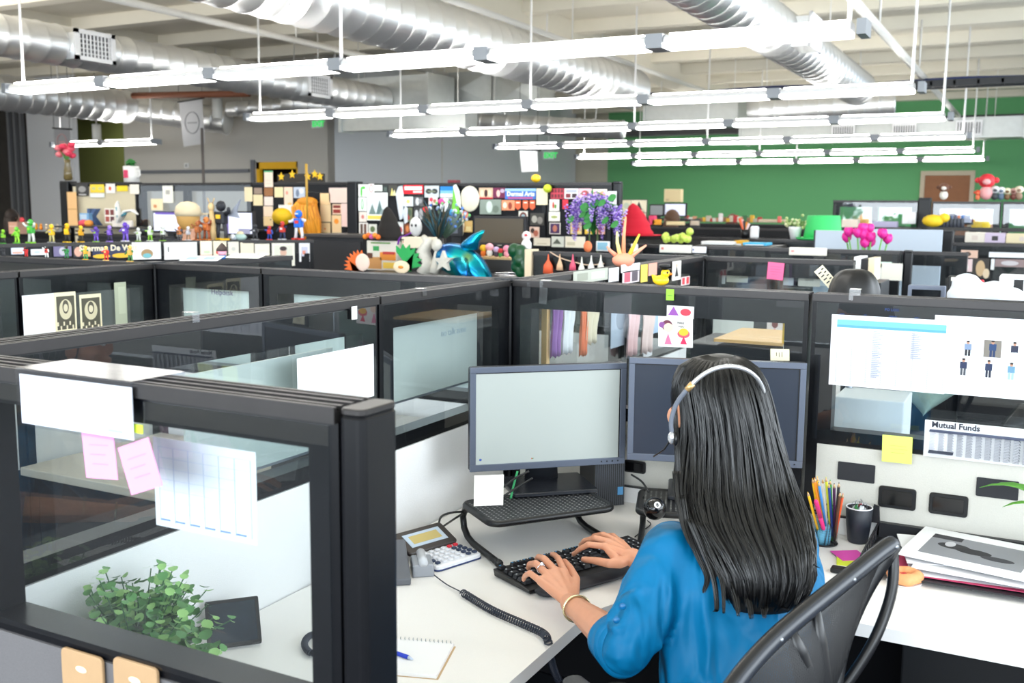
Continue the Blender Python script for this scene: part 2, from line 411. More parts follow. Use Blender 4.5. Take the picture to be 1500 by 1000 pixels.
# rectangular ductwork
SHEETM = mat('galvanised_sheet', (205, 208, 206), .45, .7, noise_s=12, noise_a=.08)
def rect_duct(label, a, b, group='rectangular sheet metal ducts', cross=True):
    a = Vector(a); b = Vector(b)
    th = thing('rectangular_duct', label, 'duct', ((a.x+b.x)/2, (a.y+b.y)/2, min(a.z, b.z)), 0, group)
    w_, d_, h_ = [abs(b[i]-a[i]) for i in range(3)]
    mb = MB().box((0, 0, h_/2), (w_, d_, h_), SHEETM)
    if cross:
        vs = [(-w_/2, -d_/2-.001, 0), (w_/2, -d_/2-.001, 0), (w_/2, -d_/2-.001, h_), (-w_/2, -d_/2-.001, h_), (0, -d_/2-.045, h_/2)]
        mb.add(vs, [(0, 1, 4), (1, 2, 4), (2, 3, 4), (3, 0, 4)], SHEETM)
    mb.build('duct_box', th)
    if min(a.z, b.z)+h_ < ZC-.05:
        for q in (-.4, .4): MB().tube([(q*w_, 0, h_), (q*w_, 0, ZC-.01-min(a.z, b.z))], .008, PIPEW, 5).build('hanger_rod', th)
    for sx in (-1, 1): MB().bbox((sx*w_/2-.02, -d_/2-.05, -.02), (sx*w_/2+.02, d_/2, h_+.02), SHEETM).build('flange', th)
    return th
def rd(label, x0, y0, x1, y1, Y, dep=.7, cross=True):
    a = P(x0, y0, Y=Y); b = P(x1, y1, Y=Y); b = Vector((b.x, Y+dep, b.z)); return rect_duct(label, a, b, cross=cross)
rd('square duct box with a creased X face over the second light row', 630, 108, 722, 153, 13.85, .5)
rd('long duct box right of the creased one', 724, 112, 790, 152, 13.85, .5)
rd('pale duct section left of the creased box', 502, 116, 628, 165, 12.9, cross=False)
rd('duct box in front of the green wall, left of the three grilles', 945, 150, 1080, 176, 16.5, cross=False)
rd('dark flat duct below the third light row', 500, 168, 682, 186, 12.5, .3, cross=False)
vd = rd('long low duct with three white grilles before the green wall', 1085, 182, 1500, 200, 19.5, cross=False)
for q, (xa, xb, ya, yb) in enumerate(((1218, 1251, 183, 203), (1307, 1341, 181, 203), (1400, 1438, 176, 198))):
    a = P(xa, ya, Y=19.4); b = P(xb, yb, Y=19.4); g = MB()
    W2, H2 = (b.x-a.x), (a.z-b.z); c = (a+b)/2
    g.box((0, 0, 0), (W2, .03, H2), WHITE)
    for k in range(9): g.box((-W2*.4+k*W2*.1, -.02, 0), (W2*.03, .02, H2*.7), CHAR)
    o = g.build('vent_grille', vd); o.location = Vector((c.x, 19.44, c.z)) - vd.location
# dark beam over the green wall and blue cable tray
struct('trim_4', MB().bbox((-9.5, 21.8, P(1480, 168, Y=22).z-.22), (3.5, 22.2, P(1480, 168, Y=22).z), mat('dark_steel_beam', (62, 62, 64), .6)))
tray = MB(); tz = P(1420, 118, Y=14.5)
for q in range(44):
    tray.bbox((-9+q*.28, 14.4, tz.z-.05), (-8.97+q*.28, 14.7, tz.z), CHAR)
tray.bbox((-9, 14.4, tz.z-.07), (3.5, 14.43, tz.z+.02), CHAR).bbox((-9, 14.68, tz.z-.07), (3.5, 14.7, tz.z+.02), CHAR)
tray.tube([(-9+q*.5, 14.55, tz.z+.015*math.sin(q*1.3)) for q in range(26)], .05, mat('blue_cable', (40, 60, 120), .5), 8)
tag(tray.build('cable_tray'), 'long black cable tray with blue cables under the ceiling', 'cable tray')
# red-brown sprinkler pipe on the left and white pipes
PIPEW = mat('white_pipe_paint', (232, 230, 225), .45)
def pipe(label, pts, r, M=PIPEW, group=None, hangers=()):
    th = thing('ceiling_pipe', label, 'pipe', pts[0], 0, group)
    o = MB().tube([Vector(p)-Vector(pts[0]) for p in pts], r, M, 10).build('pipe_run', th)
    for h in hangers:
        h = Vector(h)-Vector(pts[0]); MB().tube([h, h+Vector((0, 0, ZC-.1-(h.z+pts[0][2])))], .012, PIPEW, 6).build('pipe_hanger', th)
    return th
zp = EYE+1.75
a = P(1250, 0, Z=zp); b = P(1405, 170, Z=zp)
pipe('white sprinkler pipe slanting at upper right', [Vector((a.x, a.y-3, zp)), Vector((a.x, a.y, zp)), Vector((a.x, b.y, zp))], .045, hangers=[(a.x, a.y+1.5, zp), (a.x, a.y+5, zp)])
a = P(190, 0, Z=3.7); b = P(425, 60, Z=3.7)
pipe('white sprinkler pipe crossing above the left duct', [Vector((a.x-.1, a.y-2, 3.7)), Vector(((a.x+b.x)/2, b.y, 3.7)), Vector(((a.x+b.x)/2, b.y+6, 3.7))], .04, hangers=[((a.x+b.x)/2, b.y, 3.7)])
a = P(745, 30, Z=3.75); 
pipe('white sprinkler pipe behind the thick middle duct', [(a.x, a.y-2, 3.75), (a.x, a.y+9, 3.75)], .035, hangers=[(a.x, a.y+1, 3.75)])
a = P(195, 140, Y=12); b = P(365, 137, Y=12)
pipe('rust coloured pipe above the grey hanging banner', [a, b], .05, mat('rust_pipe', (150, 92, 66), .6))

# ================================================================== PENDANT LIGHTS
EM = mat('lit_fluorescent_lens', (255, 252, 245), .4, emis=(1.0, .98, .94), estr=7.0)
EMU = mat('lit_fluorescent_up', (255, 252, 245), .4, emis=(1.0, .98, .94), estr=11.0)
LBODY = mat('white_enamel', (240, 240, 240), .35)
LJOIN = mat('grey_joiner', (150, 154, 160), .4)
LDARK = mat('dark_grey_end_cap', (110, 116, 124), .4)
def light_segment():
    root = thing('pendant_light', 'x', 'light', (0, 0, 0))
    b = MB()
    # housing: shallow hull; lens below
    L = 1.09
    b.prism([(-.09, 0), (-.08, .03), (-.05, .05), (.05, .05), (.08, .03), (.09, 0)], -L/2, L/2, LBODY, Matrix.Rotation(PI/2, 4, 'Y') @ Matrix.Rotation(PI/2, 4, 'Z'))
    b.build('housing', root)
    MB().rbox((0, 0, -.015), (L, .15, .030), .012, EM).build('lens', root)
    MB().box((0, 0, .055), (L-.05, .09, .008), EMU).build('uplight_lens', root)
    return root
seg0 = light_segment()
joint0 = None
row_words = ['nearest', 'second', 'third', 'fourth', 'fifth', 'farthest']
rowsY = [6.08, 9.14, 12.02, 15.1, 18.6, 21.7]
ZL = EYE+1.0
seg_words = ['leftmost', 'second from left', 'third from left', 'third from right', 'second from right', 'rightmost']
used = False
XR = -1.0; SEGL = 1.21
def light_row(Yr, xr, nseg, words, rowlabel, z=ZL):
    global used
    for k in range(nseg):
        x = xr-SEGL*(nseg-k-.5)
        wd = seg_words[k] if nseg == 6 else ('left' if k == 0 else 'right')
        lab = '%s lit white tube fixture of the %s' % (wd, rowlabel)
        if not used: seg0.location = (x, Yr, z); seg0['label'] = lab; seg0['group'] = 'hanging fluorescent light fixtures'; used = True
        else: dup(seg0, (x, Yr, z), None, lab, 'hanging fluorescent light fixtures')
    # joiners, end caps and hanger rods: the suspension of the row
    x0 = xr-SEGL*nseg
    sus = thing('light_suspension', 'rods, grey joiners and caps of the %s' % rowlabel, 'light suspension', (x0, Yr, z), 0, 'light row suspensions')
    for k in range(nseg+1):
        M = LDARK if k in (0,) else LJOIN
        mb = MB().box((k*SEGL, 0, .012), (.11 if 0 < k < nseg else .05, .19, .085), M)
        mb.build('joiner' if 0 < k < nseg else 'end_cap', sus)
    for k in ([.15] + ([3*SEGL, nseg*SEGL-.08] if nseg == 6 else [nseg*SEGL-.1])):
        MB().tube([(k, 0, .03), (k, 0, ZC-z)], .012, LBODY, 6).build('hanger_rod', sus)
rlabels = ['nearest light row', 'second nearest light row', 'third light row', 'fourth light row', 'fifth light row before the green wall', 'last light row nearest the green wall']
xrs = [-.97, -.97, -.97, -.97, -1.05, -1.05]
for Yr, lb, xr in zip(rowsY, rlabels, xrs): light_row(Yr, xr, 6, None, lb)
light_row(12.0, -12.8, 2, None, 'short light row before the olive recess')
light_row(8.4, -14.0, 2, None, 'short light row at the far left edge')
# ================================================================== CUBICLE PANELS
TOP = 1.417; GB = 1.0; HD = 0.07; ST = 0.065
def panel(label, p0, p1, z=TOP, gb=GB, lf=FABW, lb=FABW, glass=True, th=.07, group='glazed cubicle partitions', hd=HD, st=ST, capm=None, mull=(), sill=.03):
    p0 = Vector((p0[0], p0[1], 0)); p1 = Vector((p1[0], p1[1], 0)); d = p1-p0; L = d.length-.006
    th_ = thing('cubicle_panel', label, 'partition', (p0+p1)/2, math.atan2(d.y, d.x), group)
    f = MB(); h = th/2-.006
    f.bbox((-L/2, -h, z-.02-hd), (L/2, h, z-.02), BLACK)
    f.bbox((-L/2, -h, .09), (-L/2+(st if glass else .03), h, z-.02-hd), BLACK)
    f.bbox((L/2-(st if glass else .03), -h, .09), (L/2, h, z-.02-hd), BLACK)
    if glass:
        f.bbox((-L/2+st, -h, gb-.01), (L/2-st, h, gb+sill), BLACK)
        for q in mull: f.bbox((q-.03, -h, gb+.03), (q+.03, h, z-.02-hd), BLACK)
    f.build('frame', th_)
    c = MB().bbox((-L/2, -th/2-.002, z-.02), (L/2, th/2+.002, z-.006), capm or CAPM)
    for q in (-.7, -.1, .5): c.bbox((-L/2, (q)*th/2, z-.006), (L/2, (q+.2)*th/2, z), capm or CAPM)
    c.bbox((-L/2, -th/2-.002, z-.006), (L/2, -th/2+.004, z), capm or CAPM).bbox((-L/2, th/2-.004, z-.006), (L/2, th/2+.002, z), capm or CAPM)
    c.build('cap_rail', th_)
    lo = gb-.012 if glass else z-.022-hd
    MB().bbox((-L/2+.031, -th/2+.004, .72), (L/2-.031, 0, lo), lf).bbox((-L/2+.031, 0.0005, .72), (L/2-.031, th/2-.004, lo), lb).bbox((-L/2+.031, -th/2+.004, .1), (L/2-.031, th/2-.004, .719), FABD).build('fabric_panel', th_)  # lower band coloured black to stand in for the dark under the worktops
    MB().bbox((-L/2+.02, -th/2+.01, 0), (L/2-.02, th/2-.01, .089), CHAR).build('base_raceway', th_)
    if glass:
        for s in (-1, 1):
            MB().bbox((-L/2+.012, s*(h+.001), gb+.002), (L/2-.012, s*(h+.004), z-.024), GLASS).build('glass_pane', th_)
    return th_
def post(label, x, y, z=TOP, s=.07, group='black partition posts', sx=None):
    o = MB().rbox((0, 0, (z-.004)/2), (sx or s, s, z-.004), .012, BLACK).rbox((0, 0, z), ((sx or s)-.004, s-.004, .012), .01, CHAR).build('partition_post')
    o.location = (x, y, 0); tag(o, label, 'post', group); return o
XA, YB0 = -1.56, 2.94
FY = .965
panel('out of focus glass partition at lower left with taupe fabric base', (-1.43, FY), (-.717, FY), lf=FABT, gb=1.02, st=.045, hd=.035, sill=.008)
panel('glass partition running off the left edge beside the nearest one', (-2.5, FY), (-1.433, FY), lf=FABT, gb=1.02)
fp = MB().rbox((0, 0, .705), (.036, .074, 1.41), .010, BLACK, seg=4).rbox((0, 0, 1.413), (.035, .073, .008), .01, CAPM, seg=4).build('partition_post')
fp.location = (-.697, FY, 0); tag(fp, 'wide black end post of the nearest partition, rounded top corner', 'post', 'black partition posts')
panel('long glass partition left of the desk, with white bracket of tape', (XA, 1.005), (XA, 2.165))
panel('glass partition left of the monitors, before the corner post', (XA, 2.168), (XA, 2.90), mull=())
post('black corner post where the tops meet behind the monitors, taped', XA, YB0)
panel('glass partition right behind the two monitors', (XA+.038, YB0), (-.572, YB0), lf=FABC)
panel('glass partition at right with the schedule sheets taped on', (-.567, YB0), (.62, YB0), lf=FABC)
panel('glass partition left of the corner post, white clip mark on it', (-2.58, YB0), (XA-.038, YB0), lf=FABW)
panel('glass partition with pale board, second left of the corner post', (-3.13, YB0), (-2.583, YB0))
post('black corner post behind at left, where three tops meet', -3.17, YB0)
panel('dark topped partition behind the little figures at far left', (-4.9, YB0), (-3.21, YB0))
panel('glass partition at left holding two framed patterned cards', (-3.17, 2.30), (-3.17, 2.90))
panel('glass partition cut by the left edge of the picture', (-3.17, 1.0), (-3.17, 2.297))
panel('short glass partition with flat papers lying on its cap', (-3.17, 2.98), (-3.17, 3.75))
panel('glass partition going away right of the post, nearer half', (-1.52, 2.98), (-1.52, 3.88))
panel('glass partition going away right of the post, duck half', (-1.52, 3.883), (-1.52, 4.89))
post('black corner post beyond the rubber duck', -1.52, 4.93)
panel('glass partition with the pink sticky note', (-1.48, 4.93), (-.77, 4.93))
panel('glass partition behind the paper garland', (-2.44, 4.93), (-1.56, 4.93))
MB_ = MB().bbox((-.02, -.045, 0), (.02, .045, TOP+.01), mat('tan_trim', (226, 208, 178), .6))
o = MB_.build('partition_end_trim'); o.location = (-2.463, 4.93, 0); tag(o, 'tan end trim of the partition with the garland', 'post')
panel('small glass partition below the magenta tulips', (-1.5, 6.3), (-.73, 6.3), lf=FABD)
post('black post right of the tulips partition', -.69, 6.3, s=.05)
A1 = P(0, 357, Z=TOP); A2 = P(290, 352, Z=TOP); A3 = P(425, 351, Z=TOP); A4 = P(446, 351, Z=TOP)
panel('low partition under the left half of the toy robots, papers on it', A1-(A2-A1)*.2, A2, glass=False, lf=FABD, group='low partitions with toys on top')
panel('low partition under the right half of the toy robots, papers on it', A2+(A3-A2)*.03, A4+(A4-A3)*.6, glass=False, lf=FABD, group='low partitions with toys on top')
# tall partitions (1.83 m) further back
YT = 6.6
t0 = P(520, 270, Y=YT); t1 = P(905, 272, Y=YT)
TALL = 1.83
panel('tall partition covered with posters, under the yellow ball', (t0.x+.05, YT), (P(803, 270, Y=YT).x, YT), z=TALL, gb=1.25, glass=False, lf=FABD, group='tall partitions')
panel('tall partition covered with photographs behind the purple flowers', (P(803, 270, Y=YT).x+.004, YT), (t1.x-.03, YT), z=TALL, gb=1.25, glass=False, lf=FABD, group='tall partitions')
post('tall blue black post left of the posters', t0.x, YT, z=TALL+.01, s=.10, group='tall partition posts')
post('thin tall post right of the purple flowers', t1.x, YT, z=TALL, s=.06, group='tall partition posts')
YU = 7.4
u0 = P(100, 266, Y=YU); u1 = P(204, 268, Y=YU); u2 = P(372, 270, Y=YU); u3 = P(512, 272, Y=YU); zu = u0.z
post('tall blue black post at left under the pink flowers', u0.x, YU, z=zu, s=.13, group='tall partition posts')
TAN = mat('tan_panel_fabric', (208, 198, 172), .95, noise_s=300, noise_a=.05)
panel('tan fabric partition with the letter K in front', (u0.x+.07, YU), (u1.x, YU), z=zu-.01, glass=False, lf=TAN, group='tall partitions', hd=.02)
panel('tall glass partition behind the desk with two screens', (u1.x+.005, YU), (u2.x, YU), z=zu-.02, gb=1.2, group='tall partitions', hd=.06, mull=(-.1,))
panel('tall partition covered with small cream notes', (u2.x+.004, YU), (u3.x, YU), z=zu-.02, gb=1.2, glass=False, lf=FABD, group='tall partitions')
# right background
YR = 11.0
r0 = P(1221, 293, Y=YR); r1 = P(1352, 293, Y=YR); r2 = P(1468, 293, Y=YR)
panel('far glass partition in front of the green wall, left of the brown door', (r0.x, YR), (r1.x-.03, YR), z=r0.z, gb=1.2, lf=FABD, hd=.05, group='far glass partitions', mull=(.0,))
post('thick black post below the brown door', r1.x+.02, YR, z=r0.z+.02, s=.12)
panel('far glass partition below the toy row at right', (r1.x+.09, YR), (r2.x, YR), z=r0.z-.01, gb=1.15, lf=FABD, hd=.05, group='far glass partitions')
panel('far glass partition at the right edge', (r2.x+.006, YR), (2.6, YR), z=r0.z-.01, gb=1.15, lf=FABD, hd=.05, group='far glass partitions')
q0 = P(1392, 355, Y=8.3); q1 = P(1500, 354, Y=8.3)
panel('partition with blurred clippings behind its glass, at the right edge', (q0.x, 8.3), (q1.x+1.2, 8.3), z=q0.z, gb=1.0, lf=FABD, group='right hand middle partitions')
q0 = P(1376, 344, Y=9.3); q1 = P(1500, 347, Y=9.3)
panel('dark partition with boxes on top before the far glass', (q0.x, 9.3), (q1.x+1.0, 9.3), z=q0.z, gb=1.0, glass=False, lf=FABD, group='right hand middle partitions')
post('black post right of the pale blue board', P(1385, 400, Y=8.3).x, 8.3, z=1.5, s=.08)
q0 = P(912, 357, Y=7.0); q1 = P(1205, 357, Y=7.0)
panel('low dark partition across the middle, under the white name boxes', (q0.x, 7.0), (q1.x+.9, 7.0), z=q0.z, gb=1.0, lf=FABD, group='middle dark partitions')
q0 = P(800, 347, Y=8.2); q1 = P(1215, 347, Y=8.2)
panel('low dark partition under the red pointed hat', (q0.x, 8.2), (q1.x, 8.2), z=P(1000, 347, Y=8.2).z, gb=1.0, lf=FABD, group='middle dark partitions')
q0 = P(905, 331, Y=10.5); q1 = P(1230, 331, Y=10.5)
panel('far low dark partition with clutter, nearer to the camera', (q0.x, 10.5), (q1.x, 10.5), z=q0.z, gb=1.0, lf=FABD, glass=False, group='middle dark partitions')
q0 = P(905, 325, Y=14.0); q1 = P(1400, 325, Y=14.0)
panel('farthest low dark partition with clutter on top, by the green wall', (q0.x, 14.0), (q1.x, 14.0), z=q0.z, gb=1.0, lf=FABD, glass=False, group='middle dark partitions')
q0 = P(-5, 337, Y=9.0); q1 = P(97, 337, Y=9.0)
panel('far dark partition at the left edge with small figures', (q0.x, 9.0), (q1.x, 9.0), z=q0.z, gb=1.0, lf=FABD, glass=False, group='middle dark partitions')
# counter-height dark cabinets in the middle distance
def cabinet(label, x0, y0, x1, y1, Y, dep=.45, M=None, group=None):
    a = P(x0, y0, Y=Y); b = P(x1, y1, Y=Y)
    th = thing('storage_cabinet', label, 'cabinet', ((a.x+b.x)/2, Y+dep/2, 0), 0, group)
    W2 = b.x-a.x; Mx = M or mat('dark_cabinet_metal', (38, 38, 42), .5)
    MB().bbox((-W2/2, -dep/2+.02, 0), (W2/2, dep/2, a.z), Mx).build('body', th)
    n = max(1, int(round(W2/.6)))
    for k in range(n):
        MB().bbox((-W2/2+k*W2/n+.01, -dep/2, .05), (-W2/2+(k+1)*W2/n-.01, -dep/2+.019, a.z-.03), Mx).build('door', th)
    MB().bbox((-W2/2-.01, -dep/2-.01, a.z), (W2/2+.01, dep/2, a.z+.02), mat('dark_cabinet_top', (64, 60, 58), .45)).build('top', th)
    return th
cabinet('dark cabinet below the cream note wall, left of the posters', 446, 346, 530, 400, 6.1, .4)
cabinet('black cabinet beneath the K partition', 112, 345, 215, 380, 7.1, .18)

# ================================================================== OUR WORKSTATION
# L-shaped worktop
xw, yb = -1.524, 2.904
poly = [(xw, 1.003), (-.86, 1.003), (-.86, 1.80)]
cx_, cy_, rr_ = -.60, 1.98, .27
for k in range(7):
    a = PI - k*PI/2/6*1.0
    poly.append((-.86+.27-.27*math.cos(k*PI/12), 1.98+.29*math.sin(k*PI/12)))
poly += [(.62, 2.27), (.62, yb), (xw, yb)]
wt = MB().prism(poly, .705, .735, DESKM)
wt.prism([(x+(0.004 if x < -.8 else 0)*0, y) for x, y in poly], .7049, .705, DESKE)
o = wt.build('worktop', bevel=.004); tag(o, 'white laminate corner worktop that the woman sits at', 'desk')
cab = thing('pedestal_cabinet', 'black pedestal cabinet under the worktop at lower right', 'cabinet', (.02, 2.6, 0))
MB().bbox((-.24, -.25, 0.02), (.55, .28, .70), BLACKP).build('body', cab)
for k in range(3): MB().bbox((-.235, -.27, .04+k*.22), (.545, -.251, .245+k*.22), BLACKP).build('drawer', cab)
# raceway strip along the wall above the worktop
o = MB().bbox((-1.40, yb-.012, .736), (.62, yb-.0005, .785), FABW).bbox((-1.40, yb-.014, .785), (.62, yb-.0005, .789), CHAR).build('cable_raceway')
tag(o, 'pale cable strip between the worktop and the right wall panel', 'raceway')
# black outlet and blank plates on the panel at right
def plate(label, x0, y0, x1, y1, Y, kind=0, dz=0):
    fr, w_, h_ = fit(x0, y0, x1, y1, Y=Y, off=.002)
    th = thing('wall_plate' if kind == 0 else 'power_outlet', label, 'wall plate' if kind == 0 else 'outlet', (0, 0, 0)); th.matrix_world = fr.T()
    if kind == 0: MB().rbox((0, 0, .0), (w_, h_, .004), .003, mat('black_textured_plate', (40, 41, 46), .8, noise_s=600, noise_a=.3)).build('plate', th)
    else:
        MB().rbox((0, 0, 0), (w_, h_, .010), .008, BLACKP).build('plate', th)
        MB().rbox((0, 0, .006), (w_*.80, h_*.70, .004), .004, mat('gloss_black', (10, 10, 12), .12)).build('cover', th)
    return th
YP = YB0-.031
plate('plain black plate under the yellow sticky note', 1228, 675, 1281, 708, YP)
plate('plain black plate at the right edge behind the leaf', 1431, 698, 1491, 733, YP)
plate('black power outlet behind the dark mug', 1288, 710, 1341, 748, YP, 1)
plate('black power outlet above the paper tray', 1362, 720, 1417, 758, YP, 1)
plate('black power outlet under the right monitor', 1092/1, 0, 0, 0, YP, 1) if False else None
plate('black power outlet seen below the monitor near the eight ball', 915, 672, 946, 694, YP, 1)
# ================================================================== OBJECTS ON THE WORKTOP
DZ = .735
def rotT(loc, deg): return Matrix.Translation(Vector(loc)) @ Matrix.Rotation(math.radians(deg), 4, 'Z')
def unit(deg): a = math.radians(deg); return Vector((math.cos(a), math.sin(a), 0)), Vector((-math.sin(a), math.cos(a), 0))
BEZ = mat('blue_grey_bezel', (98, 106, 122), .35, .3)
SCR_L = mat('pale_lit_screen', (164, 171, 168), .35, emis=(208, 220, 216), estr=.07)
SCR_R = mat('dark_glossy_screen', (52, 58, 70), .18)
ICB = flat((60, 90, 170)); ICR = flat((200, 90, 60)); ICG = flat((90, 150, 80))
def dotted(name, base, dot, scale, rad=.25):
    M = mat(name, base, .4); nt = M.node_tree; b = nt.nodes['Principled BSDF']
    tc = nt.nodes.new('ShaderNodeTexCoord'); vo = nt.nodes.new('ShaderNodeTexVoronoi'); vo.voronoi_dimensions = '2D'; vo.inputs['Scale'].default_value = scale
    vo.inputs['Randomness'].default_value = 0.0
    lt = nt.nodes.new('ShaderNodeMath'); lt.operation = 'LESS_THAN'; lt.inputs[1].default_value = rad
    mx = nt.nodes.new('ShaderNodeMix'); mx.data_type = 'RGBA'; mx.inputs[6].default_value = (*srgb(*base), 1); mx.inputs[7].default_value = (*srgb(*dot), 1)
    nt.links.new(tc.outputs['Object'], vo.inputs['Vector']); nt.links.new(vo.outputs['Distance'], lt.inputs[0]); nt.links.new(lt.outputs[0], mx.inputs[0]); nt.links.new(mx.outputs[2], b.inputs['Base Color'])
    return M
PERF = dotted('perforated_black_steel', (18, 19, 23), (150, 150, 148), 70, .20)
MESHF = dotted('perforated_black_front', (14, 14, 16), (70, 74, 82), 150, .3)
def monitor(label, c, deg, w_, h_, zc, scr, base_c, base_z, icons=False, tilt=0):
    th = thing('computer_monitor', label, 'monitor', (c[0], c[1], zc), math.radians(deg), None)
    b = .017
    mb = MB().rbox((0, 0, 0), (w_, h_, .020), .006, CHAR, Matrix.Translation((0, .0165, 0)) @ Matrix.Rotation(PI/2, 4, 'X'))
    mb.box((0, .032, 0), (w_*.7, .03, h_*.7), CHAR, taper=.8)
    mb.build('casing', th)
    f = MB()
    f.bbox((-w_/2, -.004, h_/2-b), (w_/2, .006, h_/2), BEZ).bbox((-w_/2, -.004, -h_/2), (w_/2, .006, -h_/2+b*1.15), BEZ)
    f.bbox((-w_/2, -.004, -h_/2+b*1.15), (-w_/2+b, .006, h_/2-b), BEZ).bbox((w_/2-b, -.004, -h_/2+b*1.15), (w_/2, .006, h_/2-b), BEZ)
    f.build('bezel', th, bevel=.0015)
    s = MB().bbox((-w_/2+b-.001, .0005, -h_/2+b*1.1), (w_/2-b+.001, .004, h_/2-b+.001), scr)
    s.bbox((w_/2-b-.003, -.0005, -h_/2+b*1.15), (w_/2-b, .0004, h_/2-b), BLACKP).bbox((-w_/2+b, -.0005, h_/2-b-.0025), (w_/2-b, .0004, h_/2-b), BLACKP)
    if icons:
        s.ball((-w_/2+b+.014, 0, -h_/2+b*1.15+.014), (.004, .0012, .0035), ICB, 10)
        s.bbox((-.052, -.0005, -h_/2+.028), (-.049, .0004, -h_/2+.031), ICR).bbox((-.0485, -.0005, -h_/2+.028), (-.0455, .0004, -h_/2+.031), ICG)
    s.build('screen', th)
    for k in range(4): MB().tube([(w_/2-.022-k*.017, -.0055, -h_/2+b*.6), (w_/2-.022-k*.017, -.004, -h_/2+b*.6)], .0022, BLACKP, 8).build('button', th)
    bc = Vector((base_c[0]-c[0], base_c[1]-c[1], 0)); bc = Matrix.Rotation(-math.radians(deg), 4, 'Z') @ bc
    zb = base_z-zc; nk = Vector((bc.x, .075, 0))
    n_ = MB(); 
    n_.loft([[Vector((nk.x+math.cos(a)*rx, nk.y+math.sin(a)*ry-off, z_)) for a in [2*PI*k/20 for k in range(20)]] for rx, ry, z_, off in ((.052, .03, zb+.012, 0), (.047, .027, zb+.06, .004), (.045, .024, zb+.13, .01), (.045, .022, zb+.24, .018))], CHAR)
    n_.box((0, .05, .0), (.08, .03, .09), CHAR)
    n_.build('stand_neck', th)
    p = MB().rbox((bc.x, bc.y, zb+.0065), (.25, .19, .012), .008, mat('dark_glossy_base', (38, 40, 46), .25)); p.build('stand_base', th)
    return th
def riser(label, F, deg, L, D, h, r=.0085):
    th = thing('monitor_riser', label, 'monitor stand', (F[0], F[1], DZ), math.radians(deg))
    MB().rbox((L/2, D/2, h-.004), (L, D, .006), .03, PERF, seg=6).build('tray', th)
    rim = []; rr = .03
    for cx, cy, a0 in ((L-rr, D-rr, 0), (rr, D-rr, PI/2), (rr, rr, PI), (L-rr, rr, 3*PI/2)):
        for k in range(7): rim.append((cx+rr*math.cos(a0+k*PI/12), cy+rr*math.sin(a0+k*PI/12), h-.006))
    MB().tube(rim, .0095, BLACKP, 10, closed=True, up=(0, 0, 1)).build('rim', th)
    for x in (.006, L-.006):
        pts = [(x, D*.55, h-.008), (x, D*.85, h-.010), (x, D*.98, h-.022), (x, D+.01, h-.045), (x, D+.002, .035), (x, D*.88, .016), (x, D*.7, .0095), (x, D*.3, .0095), (x, -.02, .0095)]
        sm = []
        for i in range(len(pts)-1):
            for t in (0, .5): sm.append(Vector(pts[i]).lerp(Vector(pts[i+1]), t))
        sm.append(Vector(pts[-1]))
        lg = MB().tube(sm, .009, BLACKP, 10).build('leg', th)
        MB().tube([(x, -.032, .0095), (x, -.018, .0095)], .0105, BLACKP, 10).build('rubber_cap', lg)
    return th
RIS_Z = .845
riser('black perforated monitor stand under the pale lit monitor', (-1.206, 2.205), 52.8, .365, .205, RIS_Z-DZ)
F2 = P(935, 748, Z=RIS_Z)
riser('black perforated monitor stand under the dark monitor, half hidden by the woman', (F2.x, F2.y), 18, .38, .22, RIS_Z-DZ)
u_, v_ = unit(42)
cL = Vector((-1.17, 2.62, 0))+u_*(-.072)
bL = cL + unit(42)[1]*.01
monitor('widescreen monitor with a pale lit blank screen, left of the pair', cL, 42, .466, .30, 1.055, SCR_L, bL, RIS_Z, icons=True)
u_, v_ = unit(18)
cR = Vector((-.75, 2.75, 0))+u_*(-.037)
monitor('widescreen monitor with a dark screen, behind the woman\'s head', cR, 18, .488, .297, 1.083, SCR_R, cR+unit(18)[1]*.01, RIS_Z)
# sticky note on the riser, leaning at the left monitor
a = P(696, 695, W=2.36); b = P(735, 690, W=2.40); c = P(701, 741, W=2.30)
fr = Fr(P(716, 718, W=2.30), unit(38)[0], Vector((0, 0, 1))-unit(38)[1]*.1)
sheet('sticky_note', fr, .068, .074, (250, 248, 238), [(.15, .6, .8, .62, (225, 222, 205)), (.15, .45, .7, .47, (225, 222, 205))], 'cream sticky note hanging from the bottom left corner of the pale monitor', 'sticky note', th=.0006)
# desktop computer between the stands
cpu = thing('desktop_computer', 'black desktop computer tower between the two monitor stands', 'computer', (0, 0, 0))
fb = P(912, 741, Z=DZ)
cpu.location = (fb.x, fb.y+.01, DZ); cpu.rotation_euler = (0, 0, math.radians(42))
MB().bbox((-.095, .012, .002), (0, .30, .285), mat('matt_black_case', (24, 25, 28), .55)).build('case', cpu)
fp_ = MB().bbox((-.095, 0, .002), (0, .0119, .285), MESHF).build('front_grille', cpu)
MB().bbox((-.055, -.003, .075+.11), (0.001, -.0001, .115+.11), mat('grey_drive_cover', (105, 108, 114), .4)).tube([(-.018, -.0035, .205), (-.018, -.0031, .205)], .011, STEEL, 16).build('power_panel', cpu)
MB().bbox((-.022, -.002, .035), (-.004, -.0001, .06), flat((90, 160, 215))).build('blue_sticker', cpu)
